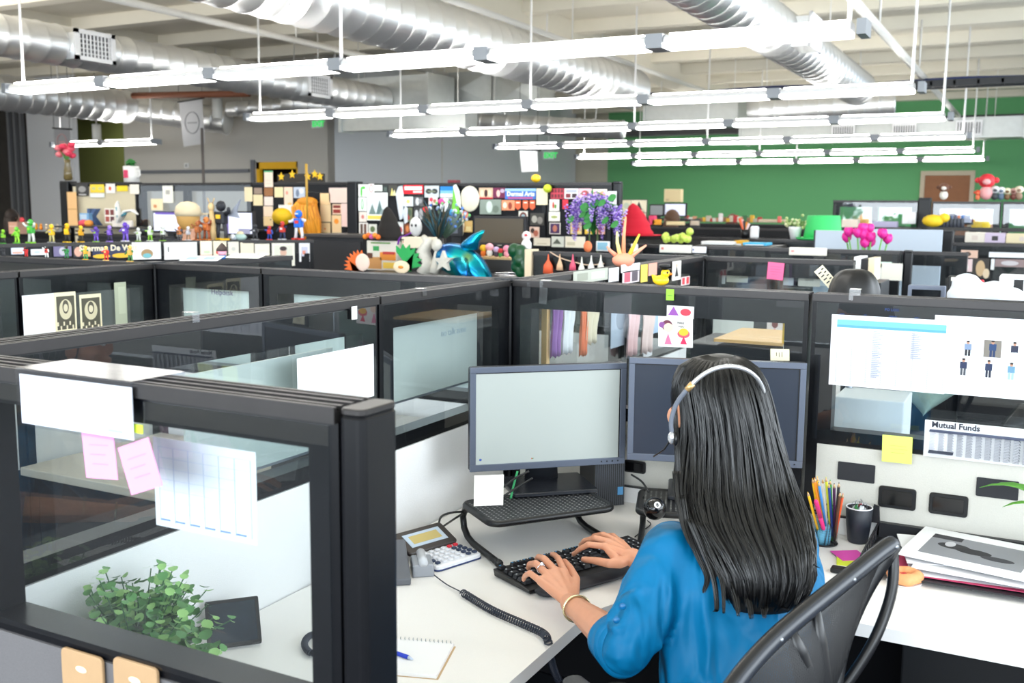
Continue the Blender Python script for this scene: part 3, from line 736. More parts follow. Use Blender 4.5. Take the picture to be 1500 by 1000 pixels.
# magic eight ball
p = P(960, 712, W=2.62)
eb = thing('eight_ball', 'glossy black ball with a white circle reading 8, on the right stand', 'ball', (p.x, p.y, RIS_Z+.0305))
MB().ball((0, 0, 0), .0300, mat('gloss_black_ball', (8, 8, 10), .12), 24).build('ball', eb)
dv = (EYEP-Vector(eb.location)).normalized(); dv = (dv + RT*.25 + UP*.35).normalized()
fr8 = Fr(dv*.0297, Vector((0, 0, 1)).cross(dv), dv.cross(Vector((0, 0, 1)).cross(dv)))
q = MB().prism([(.0085*math.cos(k*PI/12), .0085*math.sin(k*PI/12)) for k in range(24)], -.0035, .0006, WHITE, fr8.T()).build('white_circle', eb)
t8 = text('8', .013, BLACKP, eb, (0, 0, 0), (0, 0, 0), align='CENTER', name='numeral', bold=.0004)
t8.matrix_local = fr8.T() @ Matrix.Translation((0, -.0046, .0007))

# keyboard ------------------------------------------------------------
K0 = P(722, 838, Z=DZ+.012); K1 = P(926, 787, Z=DZ+.012)
kd = (K1-K0); kang = math.degrees(math.atan2(kd.y, kd.x)); KL = .455
KB = thing('keyboard', 'black computer keyboard with padded wrist rest under the woman\'s hands', 'keyboard', (K0.x, K0.y, DZ), math.radians(kang))
KD = .150
# local: x along length, -y towards the typist
mb = MB()
mb.add([(0, 0, .022), (KL, 0, .022), (KL, -KD, .012), (0, -KD, .012), (0.004, 0, .002), (KL-.004, 0, .002), (KL-.004, -KD, .002), (.004, -KD, .002)],
       [(3, 2, 1, 0), (4, 5, 6, 7), (0, 1, 5, 4), (1, 2, 6, 5), (2, 3, 7, 6), (3, 0, 4, 7)], BLACKP)
mb.build('case', KB, bevel=.002)
KEYM = mat('black_key_plastic', (30, 31, 35), .35); KLEG = flat((210, 214, 220)); KBLU = flat((70, 160, 220))
rows = [(.008, [(1,)*1, ] , 0)]
def key(x, y, w_, leg=True, blue=False):
    z = .022-(-y)/KD*.010+.0015
    k = MB().box((x+w_/2, y, z+.004), (w_-.003, .0150, .008), KEYM, taper=.82)
    if leg: k.box((x+w_*.32, y+.0025, z+.0082), (.004, .0035, .0006), KBLU if blue else KLEG)
    return k
U = .0187
rowdef = [(-.014, [1]*13, [0, 2, 3, 4, 5, 6.5, 7.5, 8.5, 9.5, 11, 12, 13, 14]), (-.040, [1]*13+[2], None), (-.0585, [1.5]+[1]*12+[1.5], None), (-.077, [1.75]+[1]*11+[2.25], None), (-.0955, [2.25]+[1]*10+[2.75], None), (-.114, [1.25, 1.25, 1.25, 6.25, 1.25, 1.25, 1.25, 1.25], None)]
for yy, ws, xs in rowdef:
    x = 0
    for i, q in enumerate(ws):
        if xs: x = xs[i]
        key(.008+x*U, yy, q*U, leg=q < 2, blue=(xs is not None)).build('key', KB); x += q
for ci in range(3):
    for ri, yy in enumerate((-.014, -.040, -.0585, -.0955 if ci == 1 else -.114, -.114)):
        if ri == 4 and ci != 1: continue
        key(.008+15.4*U+ci*U, yy, U).build('key', KB)
for ri, yy in enumerate((-.040, -.0585, -.077, -.0955, -.114)):
    for ci in range(4): key(.008+18.9*U+ci*U, yy, U).build('key', KB)
wr = MB()
prof = [(-KD-.004, .002), (-KD+.004, .014), (-KD-.012, .021), (-KD-.035, .022), (-KD-.055, .016), (-KD-.062, .003)]
n = 13; rings = []
for i in range(n):
    x = .004+(KL-.008)*i/(n-1); dip = 1-.25*math.exp(-((i-6)/3.0)**2)
    e = .75 if i in (0, n-1) else 1
    rings.append([Vector((x, y if k in (0, 1) else (-KD+(y+KD)*e), z*(dip if 1 < k < 5 else 1))) for k, (y, z) in enumerate(prof)])
wr.loft(rings, mat('wrist_rest_vinyl', (30, 31, 38), .6)); wr.build('wrist_rest', KB, subsurf=1)

# calculator ----------------------------------------------------------
a = P(612, 800, Z=DZ); b = P(632, 842, Z=DZ); c = P(700, 815, Z=DZ)
q1 = P(640, 838, Z=DZ); q2 = P(703, 818, Z=DZ); ca = math.atan2((q2-q1).y, (q2-q1).x)
cal = thing('desk_calculator', 'white and dark brown desk calculator with a yellow display', 'calculator', (q1.x, q1.y, DZ), ca)
CW, CL = (q2-q1).length*1.05, .16
MB().rbox((CW/2, .055, .008), (CW, .115, .014), .014, mat('white_calc_plastic', (235, 236, 240), .4)).build('keypad_body', cal)
MB().rbox((CW/2, .055, .0025), (CW+.003, .118, .004), .014, flat((40, 60, 110))).build('blue_base', cal)
Td = Matrix.Translation((CW/2, .112, .014)) @ Matrix.Rotation(math.radians(24), 4, 'X')
MB().rbox((0, .036, .006), (CW+.012, .085, .012), .01, mat('dark_brown_plastic', (52, 45, 42), .4), Td).build('display_housing', cal)
MB().bbox((-CW*.40, .012, .0121), (CW*.40, .062, .0131), flat((190, 205, 222)), Td).bbox((-CW*.31, .022, .0132), (CW*.31, .052, .0138), mat('lcd_yellow', (196, 176, 110), .3), Td).build('display', cal)
for r_ in range(5):
    for c_ in range(7):
        M = flat((236, 236, 240)) if 1 <= c_ <= 4 and r_ > 0 else (flat((214, 40, 60)) if (c_ >= 5 and r_ == 4) else (flat((236, 236, 240)) if 1 <= c_ <= 4 else flat((45, 58, 84))))
        if c_ in (1, 2, 3, 4): M = flat((225, 226, 232))
        MB().rbox((CW*.1+c_*CW*.135, .015+r_*.019, .0175), (.0125, .0115, .006), .003, M, seg=2).build('key', cal)

# desk phone ----------------------------------------------------------
pp = P(598, 838, Z=DZ)
ph = thing('desk_phone', 'grey desk phone mostly hidden by the black post', 'phone', (pp.x, pp.y, DZ), math.radians(38))
PG = mat('grey_phone_plastic', (96, 99, 106), .4); PGL = mat('light_grey_phone', (150, 154, 162), .4)
b = MB(); b.add([(-.20, -.09, 0), (.0, -.09, 0), (.0, .10, 0), (-.20, .10, 0), (-.20, -.09, .018), (.0, -.09, .018), (.0, .10, .055), (-.20, .10, .055)], [(3, 2, 1, 0), (4, 5, 6, 7), (0, 1, 5, 4), (1, 2, 6, 5), (2, 3, 7, 6), (3, 0, 4, 7)], PG)
b.build('base', ph, bevel=.004)
for r_ in range(4):
    for c_ in range(3): MB().rbox((-.10+c_*.022, -.055+r_*.02, .030+r_*.0042), (.014, .011, .008), .003, PGL, seg=2).build('button', ph)
hs = MB().box((.035, .0, .016), (.055, .085, .032), PGL, taper=.92).build('handset_cradle', ph, bevel=.004)
MB().tube([(.035, -.040, .036), (.035, -.014, .037), (.035, -.013, .037), (.035, .012, .037), (.035, .013, .037), (.035, .038, .037)], [.0115, .0115, .010, .0115, .010, .0115], mat('pale_grey_roll', (205, 208, 214), .45), 14).build('handset_end', ph)
# coiled handset cord
cp = [P(636, 842, Z=DZ+.012), P(655, 856, Z=DZ+.006), P(678, 868, Z=DZ+.008), P(720, 893, Z=DZ+.009), P(765, 913, Z=DZ+.009), P(795, 927, Z=DZ+.010), P(803, 940, Z=DZ+.006), P(806, 962, Z=.66), P(818, 995, Z=.56), P(850, 1040, Z=.5)]
def cat_path(pts, n):
    out = []
    for i in range(len(pts)-1):
        p0 = pts[max(0, i-1)]; p1 = pts[i]; p2 = pts[i+1]; p3 = pts[min(len(pts)-1, i+2)]
        for k in range(n):
            t = k/n; out.append(.5*((2*p1)+(-p0+p2)*t+(2*p0-5*p1+4*p2-p3)*t*t+(-p0+3*p1-3*p2+p3)*t**3))
    out.append(pts[-1]); return out
def coil(path, R, turns_per_m, r, M, start=0.0):
    res = []; L = 0; prev = path[0]; seg = []
    for i in range(len(path)-1):
        a, b = path[i], path[i+1]; t = (b-a).normalized(); s1 = t.cross(Vector((0, 0, 1))).normalized(); s2 = s1.cross(t)
        d = (b-a).length; n = max(1, int(d*turns_per_m*9))
        for k in range(n):
            f = k/n; ang = 2*PI*turns_per_m*(L+d*f)
            res.append(a.lerp(b, f)+s1*math.cos(ang)*R+s2*math.sin(ang)*R)
        L += d
    return res
CORD = mat('coiled_cord_rubber', (40, 46, 60), .35)
pth = cat_path(cp, 8)
strt = [i for i in range(len(pth)) if True][16:]
cord = MB().tube(pth[:17], .0016, CORD, 6)
cord.tube(coil(pth[16:], .0080, 135, .0016, CORD), .0018, CORD, 6)
o = cord.build('coiled_phone_cord'); tag(o, 'dark coiled phone cord running over the worktop edge', 'cord')
# second cord loop seen through the near glass
cp = [P(470, 925, Z=DZ+.008), P(452, 932, Z=DZ+.01), P(446, 944, Z=DZ+.01), P(456, 956, Z=DZ+.01), P(475, 950, Z=DZ+.01)]
o = MB().tube(coil(cat_path(cp, 8), .006, 200, .0016, CORD), .0018, CORD, 6).build('coiled_phone_cord'); tag(o, 'small loop of coiled cord seen through the near glass', 'cord')
# spiral notebook and pen
n1 = P(582, 940, Z=DZ); n2 = P(665, 947, Z=DZ); na = math.atan2((n2-n1).y, (n2-n1).x)
nb = thing('spiral_notebook', 'white spiral notebook on the worktop at the bottom', 'notebook', (n2.x, n2.y, DZ), na)
MB().bbox((-.20, -.15, .001), (0, 0, .008), WHITE).build('pages', nb)
MB().bbox((-.20, -.152, 0), (.004, 0, .0009), flat((200, 170, 130))).build('back_cover', nb)
wb = MB()
pts = []
for k in range(22*8): pts.append((-.20+.2*k/(22*8), .001+.006*math.cos(k*PI/4), .006+.006*math.sin(k*PI/4)))
wb.tube(pts, .0007, STEEL, 5); wb.build('wire_binding', nb)
pa = P(578, 955, Z=DZ+.013); pb = P(605, 965, Z=DZ+.012)
pen = thing('ballpoint_pen', 'blue capped ballpoint pen lying on the white notebook', 'pen', pb, math.atan2((pa-pb).y, (pa-pb).x))
pen.location.z = DZ+.0125
MB().tube([(.012, 0, 0), (.13, 0, 0)], .0042, flat((30, 60, 190)), 10).build('barrel', pen)
MB().tube([(0, 0, -.001), (.012, 0, 0)], [.0012, .004], flat((200, 214, 235)), 10).build('tip', pen)

# cables behind the left monitor
CBL = mat('black_cable', (22, 22, 24), .5)
for i, (pts, lb) in enumerate([
    ([P(642, 776, Z=DZ+.004), P(646, 757, Z=.80), P(665, 750, Z=.82), P(700, 748, Z=.80), P(730, 738, Z=.79)], 'black cable looping up behind the left stand leg'),
    ([P(735, 715, W=2.72), P(755, 700, W=2.72), P(775, 690, W=2.72)], 'upper black cable behind the pale monitor'),
    ([P(735, 728, W=2.7), P(760, 712, W=2.72), P(780, 700, W=2.72)], 'lower black cable behind the pale monitor'),
    ([P(925, 695, W=2.9), P(940, 705, W=2.85), P(950, 720, W=2.80)], 'thin black wire by the eight ball'),
    ([P(948, 762, Z=DZ+.003), P(953, 768, Z=DZ+.003), P(940, 778, Z=DZ+.003), P(930, 786, Z=DZ+.003)], 'thin black wire curling on the worktop right of the keyboard'),
    ([P(650, 770, Z=DZ+.004), P(668, 758, Z=.80), P(690, 745, Z=.82)], 'second black cable behind the left stand leg')]):
    o = MB().tube(cat_path(pts, 6), .003 if i != 4 else .0016, CBL, 7).build('cable'); tag(o, lb, 'cable', 'cables behind the monitors')
o = MB().tube(cat_path([P(748, 730, W=2.74), P(752, 712, W=2.75), P(758, 690, W=2.76)], 5), .003, flat((40, 150, 90)), 7).build('cable'); tag(o, 'green cable hanging behind the pale monitor', 'cable', 'cables behind the monitors')

# mesh pencil cup ------------------------------------------------------
pc = P(1203, 800, Z=DZ)
cup = thing('pencil_cup', 'black wire mesh cup full of coloured pencils', 'cup', (pc.x, pc.y+.03, DZ))
def mesh_mat(name, col, scale, thr):
    M = mat(name, col, .5); nt = M.node_tree; b = nt.nodes['Principled BSDF']
    tc = nt.nodes.new('ShaderNodeTexCoord'); vo = nt.nodes.new('ShaderNodeTexVoronoi'); vo.inputs['Scale'].default_value = scale; vo.inputs['Randomness'].default_value = 0
    lt = nt.nodes.new('ShaderNodeMath'); lt.operation = 'GREATER_THAN'; lt.inputs[1].default_value = thr
    nt.links.new(tc.outputs['Object'], vo.inputs['Vector']); nt.links.new(vo.outputs['Distance'], lt.inputs[0]); nt.links.new(lt.outputs[0], b.inputs['Alpha'])
    return M
WMESH = mesh_mat('black_wire_mesh', (26, 28, 34), 300, .53)
R_ = .040
MB().lathe([(R_*.9, .002), (R_, .10)], (0, 0, 0), WMESH, 32).build('mesh_wall', cup)
cup.children[0].data.polygons
for z_, r_ in ((.003, R_*.9), (.10, R_)): MB().tube([(r_*math.cos(k*PI/14), r_*math.sin(k*PI/14), z_) for k in range(28)], .0026, BLACKP, 8, closed=True, up=(0, 0, 1)).build('rim', cup)
fl = thing('glue_pot', 'light blue round eraser pot inside the mesh cup', 'pot', (pc.x, pc.y+.018, DZ+.004))
MB().lathe([(.020, 0), (.022, .02), (.023, .045)], (0, 0, 0), flat((110, 190, 225)), 20).build('pot_body', fl)
MB().lathe([(.023, .046), (.023, .055), (.018, .068), (.010, .07)], (0, 0, 0), flat((140, 205, 232)), 20).build('pot_lid', fl)
PCOL = [('yellow', (250, 200, 30), 1183, 720), ('amber yellow', (245, 190, 20), 1190, 700), ('bright yellow', (255, 214, 40), 1197, 697), ('pale yellow green', (225, 230, 60), 1210, 698), ('green', (60, 170, 70), 1216, 702), ('sky blue', (60, 140, 210), 1199, 705), ('navy blue', (30, 60, 140), 1214, 707), ('dark purple', (80, 30, 80), 1222, 707), ('black', (30, 30, 34), 1229, 706), ('brown', (96, 60, 40), 1231, 720), ('orange red', (235, 90, 40), 1235, 722), ('orange', (250, 150, 40), 1193, 699), ('hot pink', (235, 50, 130), 1195, 733), ('white', (235, 235, 235), 1205, 700)]
def pencil(lb, col, base, tip, r=.0036, marker=False):
    base = Vector(base); tip = Vector(tip); d = (tip-base); L = d.length
    th = thing('felt_marker' if marker else 'coloured_pencil', lb, 'marker' if marker else 'pencil', base, 0, 'pencils in the mesh cup'); th.rotation_euler = d.to_track_quat('Z', 'Y').to_euler()
    F = flat(col)
    if marker:
        MB().tube([(0, 0, 0), (0, 0, L*.6)], r*1.5, F, 12).build('barrel', th); MB().tube([(0, 0, L*.6), (0, 0, L*.97), (0, 0, L)], [r*1.7, r*1.6, r*1.1], F, 12).build('pen_cap', th)
    else:
        MB().tube([(0, 0, 0), (0, 0, L-.018)], r, F, 6).build('shaft', th)
        MB().tube([(0, 0, L-.018), (0, 0, L-.005)], [r, r*.4], flat((222, 186, 140)), 6).build('sharpened_wood', th)
        MB().tube([(0, 0, L-.005), (0, 0, L)], [r*.4, .0004], F, 6).build('lead_tip', th)
    return th
for i, (nm, col, x, y) in enumerate(PCOL):
    tip = P(x, y, W=2.62+.02*math.sin(i*2.1))
    ax = (tip.x-cup.location.x)*.25
    ang = i*2.4; base = Vector((cup.location.x+.019*math.cos(ang)-ax*.6, cup.location.y+.015*math.sin(ang), DZ+.006))
    # keep the pencils clear of the glue pot: they stand along the wall of the cup
    rad = Vector((base.x-cup.location.x, base.y-cup.location.y, 0)); rad = rad.normalized()*.034 if rad.length else Vector((.03, 0, 0))
    base = Vector((cup.location.x+max(-.026, min(.026, (tip.x-cup.location.x)*.7)), cup.location.y+.013+.010*abs(math.sin(i*1.7)), DZ+.006))
    pencil('%s %s standing in the mesh cup' % (nm, 'felt marker' if nm == 'hot pink' else 'pencil'), col, base, tip, marker=(nm == 'hot pink'))
# dark mug with clips
mc = P(1254, 797, Z=DZ)
mug = thing('clip_cup', 'matt dark blue cup full of paper clips and binder clips', 'cup', (mc.x, mc.y+.025, DZ))
MB().lathe([(.024, 0), (.027, .004), (.033, .05), (.0365, .098), (.034, .1), (.031, .095), (.028, .05)], (0, 0, 0), mat('matt_navy_ceramic', (34, 38, 48), .45), 32).build('cup_wall', mug)
MB().tube([(.0345*math.cos(k*PI/16), .0345*math.sin(k*PI/16), .1) for k in range(32)], .002, flat((225, 225, 230)), 8, closed=True, up=(0, 0, 1)).build('white_rim', mug)
for i in range(9):
    col = [(200, 204, 210), (220, 40, 40), (60, 150, 80), (30, 30, 34), (225, 228, 232)][i % 5]; nm = ['silver', 'red', 'green', 'black', 'white'][i % 5]
    a = i*2.3; r_ = .016 if i < 6 else .006
    t_ = thing('binder_clip', '%s binder clip %s in the dark blue cup' % (nm, 'lying higher' if i >= 5 else 'lying lower'), 'clip', (mug.location.x+r_*math.cos(a), mug.location.y+r_*math.sin(a), DZ+.093+(.008 if i >= 5 else 0)), a, 'clips in the dark cup')
    MB().prism([(-.006, -.005), (.006, -.005), (0, .007)], -.006, .006, flat(col), Matrix.Rotation(PI/2*.8, 4, 'X')).build('clip_body', t_)
    MB().tube([(-.004, 0, .004), (-.005, 0, .016), (0, 0, .020), (.005, 0, .016), (.004, 0, .004)], .0007, STEEL, 5).build('clip_handle', t_)
# papers and stickies at right
def flatsheet(name, label, cat_, px, py, w_, h_, deg, base, patches=(), z=DZ+.001, th=.0008):
    p = P(px, py, Z=z); a = math.radians(deg)
    return sheet(name, Fr((p.x, p.y, z), (math.cos(a), math.sin(a), 0), (-math.sin(a), math.cos(a), 0)), w_, h_, base, patches, label, cat_, th=th)
flatsheet('sticky_note', 'magenta sticky note lying on the worktop by the mesh cup', 'sticky note', 1245, 813, .076, .076, 35, (222, 80, 180), z=DZ+.0045)
flatsheet('sticky_note', 'lime green sticky note pad half under the magenta note', 'sticky note', 1246, 822, .07, .07, 10, (212, 226, 60), th=.004, z=DZ+.002)
o = MB().rbox((0, 0, .006), (.05, .03, .012), .004, BLACKP).build('staple_remover'); o.location = P(1232, 838, Z=DZ+.001); tag(o, 'small black clip lying behind the chair back', 'clip')
dn = thing('doughnut', 'orange iced doughnut with red jam on a paper plate', 'doughnut', P(1324, 853, Z=DZ))
dn.location.z = DZ+.005
mb = MB(); N1, N2 = 28, 12; vs = []; fs = []
for i in range(N1):
    for j in range(N2):
        a = 2*PI*i/N1; b = 2*PI*j/N2; R1 = .029*(1+.08*math.sin(3*a)); rr = .015*(1+.08*math.sin(5*a+1))
        vs.append(((R1+rr*math.cos(b))*math.cos(a), (R1+rr*math.cos(b))*math.sin(a), .013+rr*math.sin(b)))
fs = [(i*N2+j, i*N2+(j+1) % N2, ((i+1) % N1)*N2+(j+1) % N2, ((i+1) % N1)*N2+j) for i in range(N1) for j in range(N2)]
mb.add([Vector(v) for v in vs], [f[::-1] for f in fs], mat('orange_dough', (240, 160, 105), .6, noise_s=90, noise_a=.2), True); mb.build('dough_ring', dn)
MB().ball((0, 0, .014), (.013, .013, .006), flat((205, 50, 60)), 12).build('jam', dn)
o = MB().lathe([(.03, 0), (.042, .0025), (.041, .0035), (.029, .001)], (0, 0, 0), WHITE, 28).build('paper_plate'); o.location = (dn.location.x, dn.location.y, DZ+.0005); tag(o, 'small white paper plate under the doughnut', 'plate')
# black letter tray with papers
tl = P(1300, 770, Z=DZ); tr = P(1490, 845, Z=DZ)
ta = math.atan2(0, 1)
TRX0, TRX1, TRY0, TRY1 = P(1283, 795, Z=DZ).x, .17, 2.575, 2.885
tray_ = thing('letter_tray', 'black mesh letter tray heaped with printed papers at right', 'tray', ((TRX0+TRX1)/2, (TRY0+TRY1)/2, DZ))
W2, D2 = TRX1-TRX0, TRY1-TRY0
TM = mat('tray_black', (24, 25, 30), .4)
MB().bbox((-W2/2, -D2/2, .012), (W2/2, D2/2, .015), TM).build('tray_floor', tray_)
for x in (-W2/2, W2/2-.004):
    mb = MB().bbox((x, -D2/2, .012), (x+.004, D2/2, .018), TM)
    mb.bbox((x, -D2/2, .05), (x+.004, D2/2, .056), TM)
    for k in range(9): mb.bbox((x, -D2/2+k*(D2-.004)/8, .018), (x+.004, -D2/2+k*(D2-.004)/8+.004, .05), TM)
    mb.build('side_grille', tray_)
MB().bbox((-W2/2, D2/2-.004, .015), (W2/2, D2/2, .055), TM).build('back_wall', tray_)
for sx in (-1, 1):
    for sy in (-1, 1): MB().bbox((sx*W2/2-.006, sy*D2/2-.006, 0), (sx*W2/2+.006, sy*D2/2+.006, .0125), TM).build('foot', tray_)
# corner handle fins rising at the rear
for sx in (-1, 1):
    mb = MB(); mb.add([(sx*W2/2-.028, D2/2-.01, .055), (sx*W2/2+.006, D2/2-.01, .055), (sx*W2/2+.002, D2/2-.01, .10), (sx*W2/2-.012, D2/2-.01, .105), (sx*W2/2-.028, D2/2, .055), (sx*W2/2+.006, D2/2, .055), (sx*W2/2+.002, D2/2, .10), (sx*W2/2-.012, D2/2, .105)], [(0, 1, 2, 3), (7, 6, 5, 4), (1, 5, 6, 2), (2, 6, 7, 3), (3, 7, 4, 0), (0, 4, 5, 1)], TM); mb.build('corner_fin', tray_)
tx, ty = (TRX0+TRX1)/2-.005, (TRY0+TRY1)/2+.018
for i, (lb, dx, dy, rot, w_, h_, base, pt) in enumerate([
    ('red folder at the bottom of the paper heap in the tray', 0.0, .0, 2, .36, .30, (190, 60, 100), []),
    ('plain white paper low in the tray heap, turned left', -.01, .0, 6, .30, .28, (238, 238, 242), []),
    ('plain white paper in the middle of the tray heap', .02, -.01, -4, .30, .27, (246, 246, 248), []),
    ('white paper sticking out to the left of the tray heap', -.05, .02, 14, .26, .20, (242, 242, 245), []),
    ('white printed page with fine lines, third from the top of the tray', .06, .02, -8, .28, .25, (246, 246, 248), [(.1, .1, .9, .13, (190, 190, 196)), (.1, .2, .8, .23, (190, 190, 196))]),
    ('printed page with a grey photograph, topmost in the letter tray', .0, .0, -11, .32, .24, (244, 244, 246), [(.12, .18, .88, .82, (142, 144, 150)), (.2, .45, .45, .62, (52, 52, 56), 'e'), (.35, .40, .62, .56, (40, 40, 44), 'e'), (.55, .34, .80, .46, (60, 60, 66), 'e'), (.12, .70, .35, .82, (60, 60, 66)), (.25, .5, .33, .66, (200, 200, 205), 'e')])]):
    z = DZ+.019+i*.0065
    a = math.radians(rot); fr = Fr((tx+dx, ty+dy, z), (math.cos(a), math.sin(a), .0), (-math.sin(a), math.cos(a), .05*(i % 2)))
    sheet('printed_page', fr, w_, h_, base, pt, lb, 'paper', 'papers in the letter tray', th=.0035 if i else .002)

# newspaper, schedules and sticky notes on the right panel
YS = YB0-.037
def onB(name, label, cat_, x0, y0, x1, y1, base, patches=(), off=.0, rot=0.0, group=None, th=.0012, Y=YS):
    fr, w_, h_ = fit(x0, y0, x1, y1, Y=Y, off=off)
    return sheet(name, fr, w_, h_, base, patches, label, cat_, group, th=th, rot=rot)
lines = []
for k in range(30): lines.append((.06, .80-k*.0255, .985, .801-k*.0255+.0018, (196, 199, 214)))
for k in range(8): lines.append((.06+k*.132, .03, .0615+k*.132, .82, (196, 199, 218)))
for k in range(26): lines.append((.37+.0*k, .79-k*.0255, .37+.05+.04*((k*7) % 5)/5, .796-k*.0255, (168, 172, 192)))
for k in range(14): lines.append((.70, .79-k*.0255, .70+.06+.04*((k*3) % 5)/5, .796-k*.0255, (168, 172, 192)))
ps = onB('schedule_sheet', 'large white schedule sheet with a blue header band, taped on glass', 'paper', 1219, 460, 1383, 577, (232, 233, 240), [(.05, .86, .985, .935, (112, 182, 235)), (.05, .825, .985, .86, (88, 160, 222))]+lines, off=.0015)
text('PO LOG', .010, flat((30, 60, 120)), ps, (-.012, .117, .0015), (0, 0, 0), bold=.0002)
for k, wd in enumerate(('DATE', 'PO', 'VENDOR', 'ITEM', 'QTY')): text(wd, .005, flat((40, 80, 150)), ps, (-.13+k*.065, .1005, .0016), (0, 0, 0))
def man(x, y, top, bot, skin=(190, 150, 130)):
    return [(x, y+.05, x+.028, y+.12, top), (x+.003, y, x+.025, y+.05, bot), (x+.008, y+.12, x+.02, y+.145, skin, 'e')]
pt = []
for (x0, y0, x1, y1, bg, tp, bt) in ((.20, .50, .33, .70, (214, 218, 226), (120, 140, 170), (30, 32, 40)), (.385, .505, .515, .72, (122, 116, 108), (28, 60, 104), (28, 50, 90)), (.55, .49, .67, .72, (240, 242, 246), (36, 42, 66), (190, 196, 206)), (.175, .25, .305, .475, (222, 224, 228), (34, 44, 78), (70, 74, 84)), (.345, .245, .515, .475, (236, 240, 246), (32, 46, 80), (30, 36, 56)), (.535, .24, .66, .46, (206, 224, 234), (96, 140, 170), (150, 180, 196)), (.72, .26, .84, .72, (238, 240, 244), (36, 40, 60), (40, 44, 60))):
    pt.append((x0, y0, x1, y1, bg)); cx = (x0+x1)/2; h_ = y1-y0
    pt += [(cx-.025, y0+h_*.4, cx+.028, y0+h_*.78, tp), (cx-.02, y0+.005, cx-.002, y0+h_*.42, bt), (cx+.004, y0+.005, cx+.022, y0+h_*.42, bt), (cx-.011, y0+h_*.76, cx+.013, y0+h_*.96, (176, 132, 110), 'e'), (cx-.012, y0+h_*.88, cx+.014, y0+h_*.99, (40, 30, 28), 'e')]
onB('photo_sheet', 'large white sheet with two rows of small fashion photos', 'paper', 1370, 461, 1560, 591, (234, 235, 242), pt, off=.0002)
npap = []
for c_ in range(14):
    for k in range(26): npap.append((.04+c_*.067, .70-k*.024, .04+c_*.067+.035+.015*((k+c_) % 3)/3, .711-k*.024, (196, 198, 206)))
npap += [(.04, .755, .97, .762, (60, 70, 100)), (.04, .17, .22, .185, (60, 66, 84))]
fr, w_, h_ = fit(1356, 613, 1560, 690, Y=YB0-.040)
fr = Fr(fr.o+Vector((0, -.008, 0)), (1, 0, 0), (0, -.10, 1))
np_ = sheet('newspaper', fr, w_, h_, (228, 229, 232), npap, 'folded newspaper page headed Mutual Funds on the right wall panel', 'newspaper', th=.004)
tx_ = text('Mutual Funds', .022, flat((50, 54, 66)), np_, (-w_*.45, h_*.33, .0022), (0, 0, 0), bold=.0006)
sheet('sticky_note', Fr(P(1314, 658, Y=YB0-.048), (1, 0, .02), (0, -.12, 1)), .078, .078, (226, 240, 120), [(.25, .62, .8, .635, (196, 210, 90)), (.28, .5, .85, .515, (196, 210, 90)), (.3, .36, .75, .375, (196, 210, 90))], 'yellow green sticky note at the bottom of the right glass', 'sticky note', th=.0008)
# ================================================================== THE WOMAN
LL = lambda *a: [Vector(p) for p in a]
def blob_tube(mb, pts, rads, M, n=12, ends=True):
    """a limb: smooth tapered tube with rounded ends, to be fused by the remesh modifier"""
    P2 = []; R2 = []
    for i in range(len(pts)-1):
        for k in range(4):
            t = k/4; P2.append(pts[i].lerp(pts[i+1], t)); R2.append(rads[i]*(1-t)+rads[i+1]*t)
    P2.append(pts[-1]); R2.append(rads[-1])
    mb.tube(P2, R2, M, n)
    mb.ball(pts[0], rads[0]*.995, M, 12); mb.ball(pts[-1], rads[-1]*.995, M, 12)
    for i in range(1, len(pts)-1): mb.ball(pts[i], rads[i]*.995, M, 12)
fw_ = Vector((-.72, .694, 0)).normalized(); rt_ = Vector((fw_.y, -fw_.x, 0)); up_ = Vector((0, 0, 1))
HIP = Vector((-.40, 1.80, .55)); 
person = thing('person', 'seated woman with long black hair in a bright blue blouse typing, seen from behind', 'person', (HIP.x, HIP.y, 0))
def rel(o): o.location = Vector(o.location) - Vector(person.location); return o
def pbuild(mb, name, parent=None, **k):
    o = mb.build(name, parent or person, **k)
    if parent is None: o.location = -Vector(person.location)
    return o
shL = P(985, 805, W=1.96); shR = shL + rt_*.262 - up_*.015
neck = (shL+shR)/2 + up_*.045 + fw_*.01
headc = P(1042, 600, W=2.06)
elL = P(918, 950, W=1.86); wrL = P(836, 884, Z=.796)
elR = shR + fw_*.12 - up_*.22 + rt_*.04; wrR = P(926, 816, Z=.80)
body = MB()
def ring(c, w_, d_, n=20): return [c + rt_*(w_*math.cos(2*PI*k/n)) + fw_*(d_*math.sin(2*PI*k/n)) for k in range(n)]
def spine(t): return HIP.lerp(neck, t)
body.loft([ring(spine(t), w_, d_) for t, w_, d_ in ((-.1, .12, .09), (0, .165, .11), (.2, .15, .10), (.42, .125, .09), (.65, .14, .095), (.82, .155, .09), (.93, .13, .07), (1.0, .06, .052), (1.06, .048, .048))], SKIN)
blob_tube(body, [neck-up_*.02, neck.lerp(headc, .5)+fw_*.0, headc-up_*.05-fw_*.01], [.05, .046, .05], SKIN)
# head
hR = Matrix((rt_, fw_, up_)).transposed().to_4x4(); hR.translation = headc
body.ball((0, -.005, .02), (.070, .088, .088), SKIN, 20, hR)
body.ball((0, .03, -.035), (.056, .058, .062), SKIN, 20, hR)
body.ball((0, .055, -.078), (.026, .026, .022), SKIN, 14, hR)
body.ball((0, .094, -.012), (.010, .014, .022), SKIN, 12, hR)
body.ball((0, .092, -.045), (.020, .010, .006), SKIN, 12, hR)
body.ball((0, .090, -.053), (.017, .010, .006), SKIN, 12, hR)
for s in (-1, 1):
    body.ball((s*.048, .045, -.02), (.026, .03, .026), SKIN, 12, hR)
    body.ball((s*.074, .0, -.005), (.007, .018, .030), SKIN, 12, hR)
    body.ball((s*.030, .080, .018), (.02, .014, .007), SKIN, 12, hR)
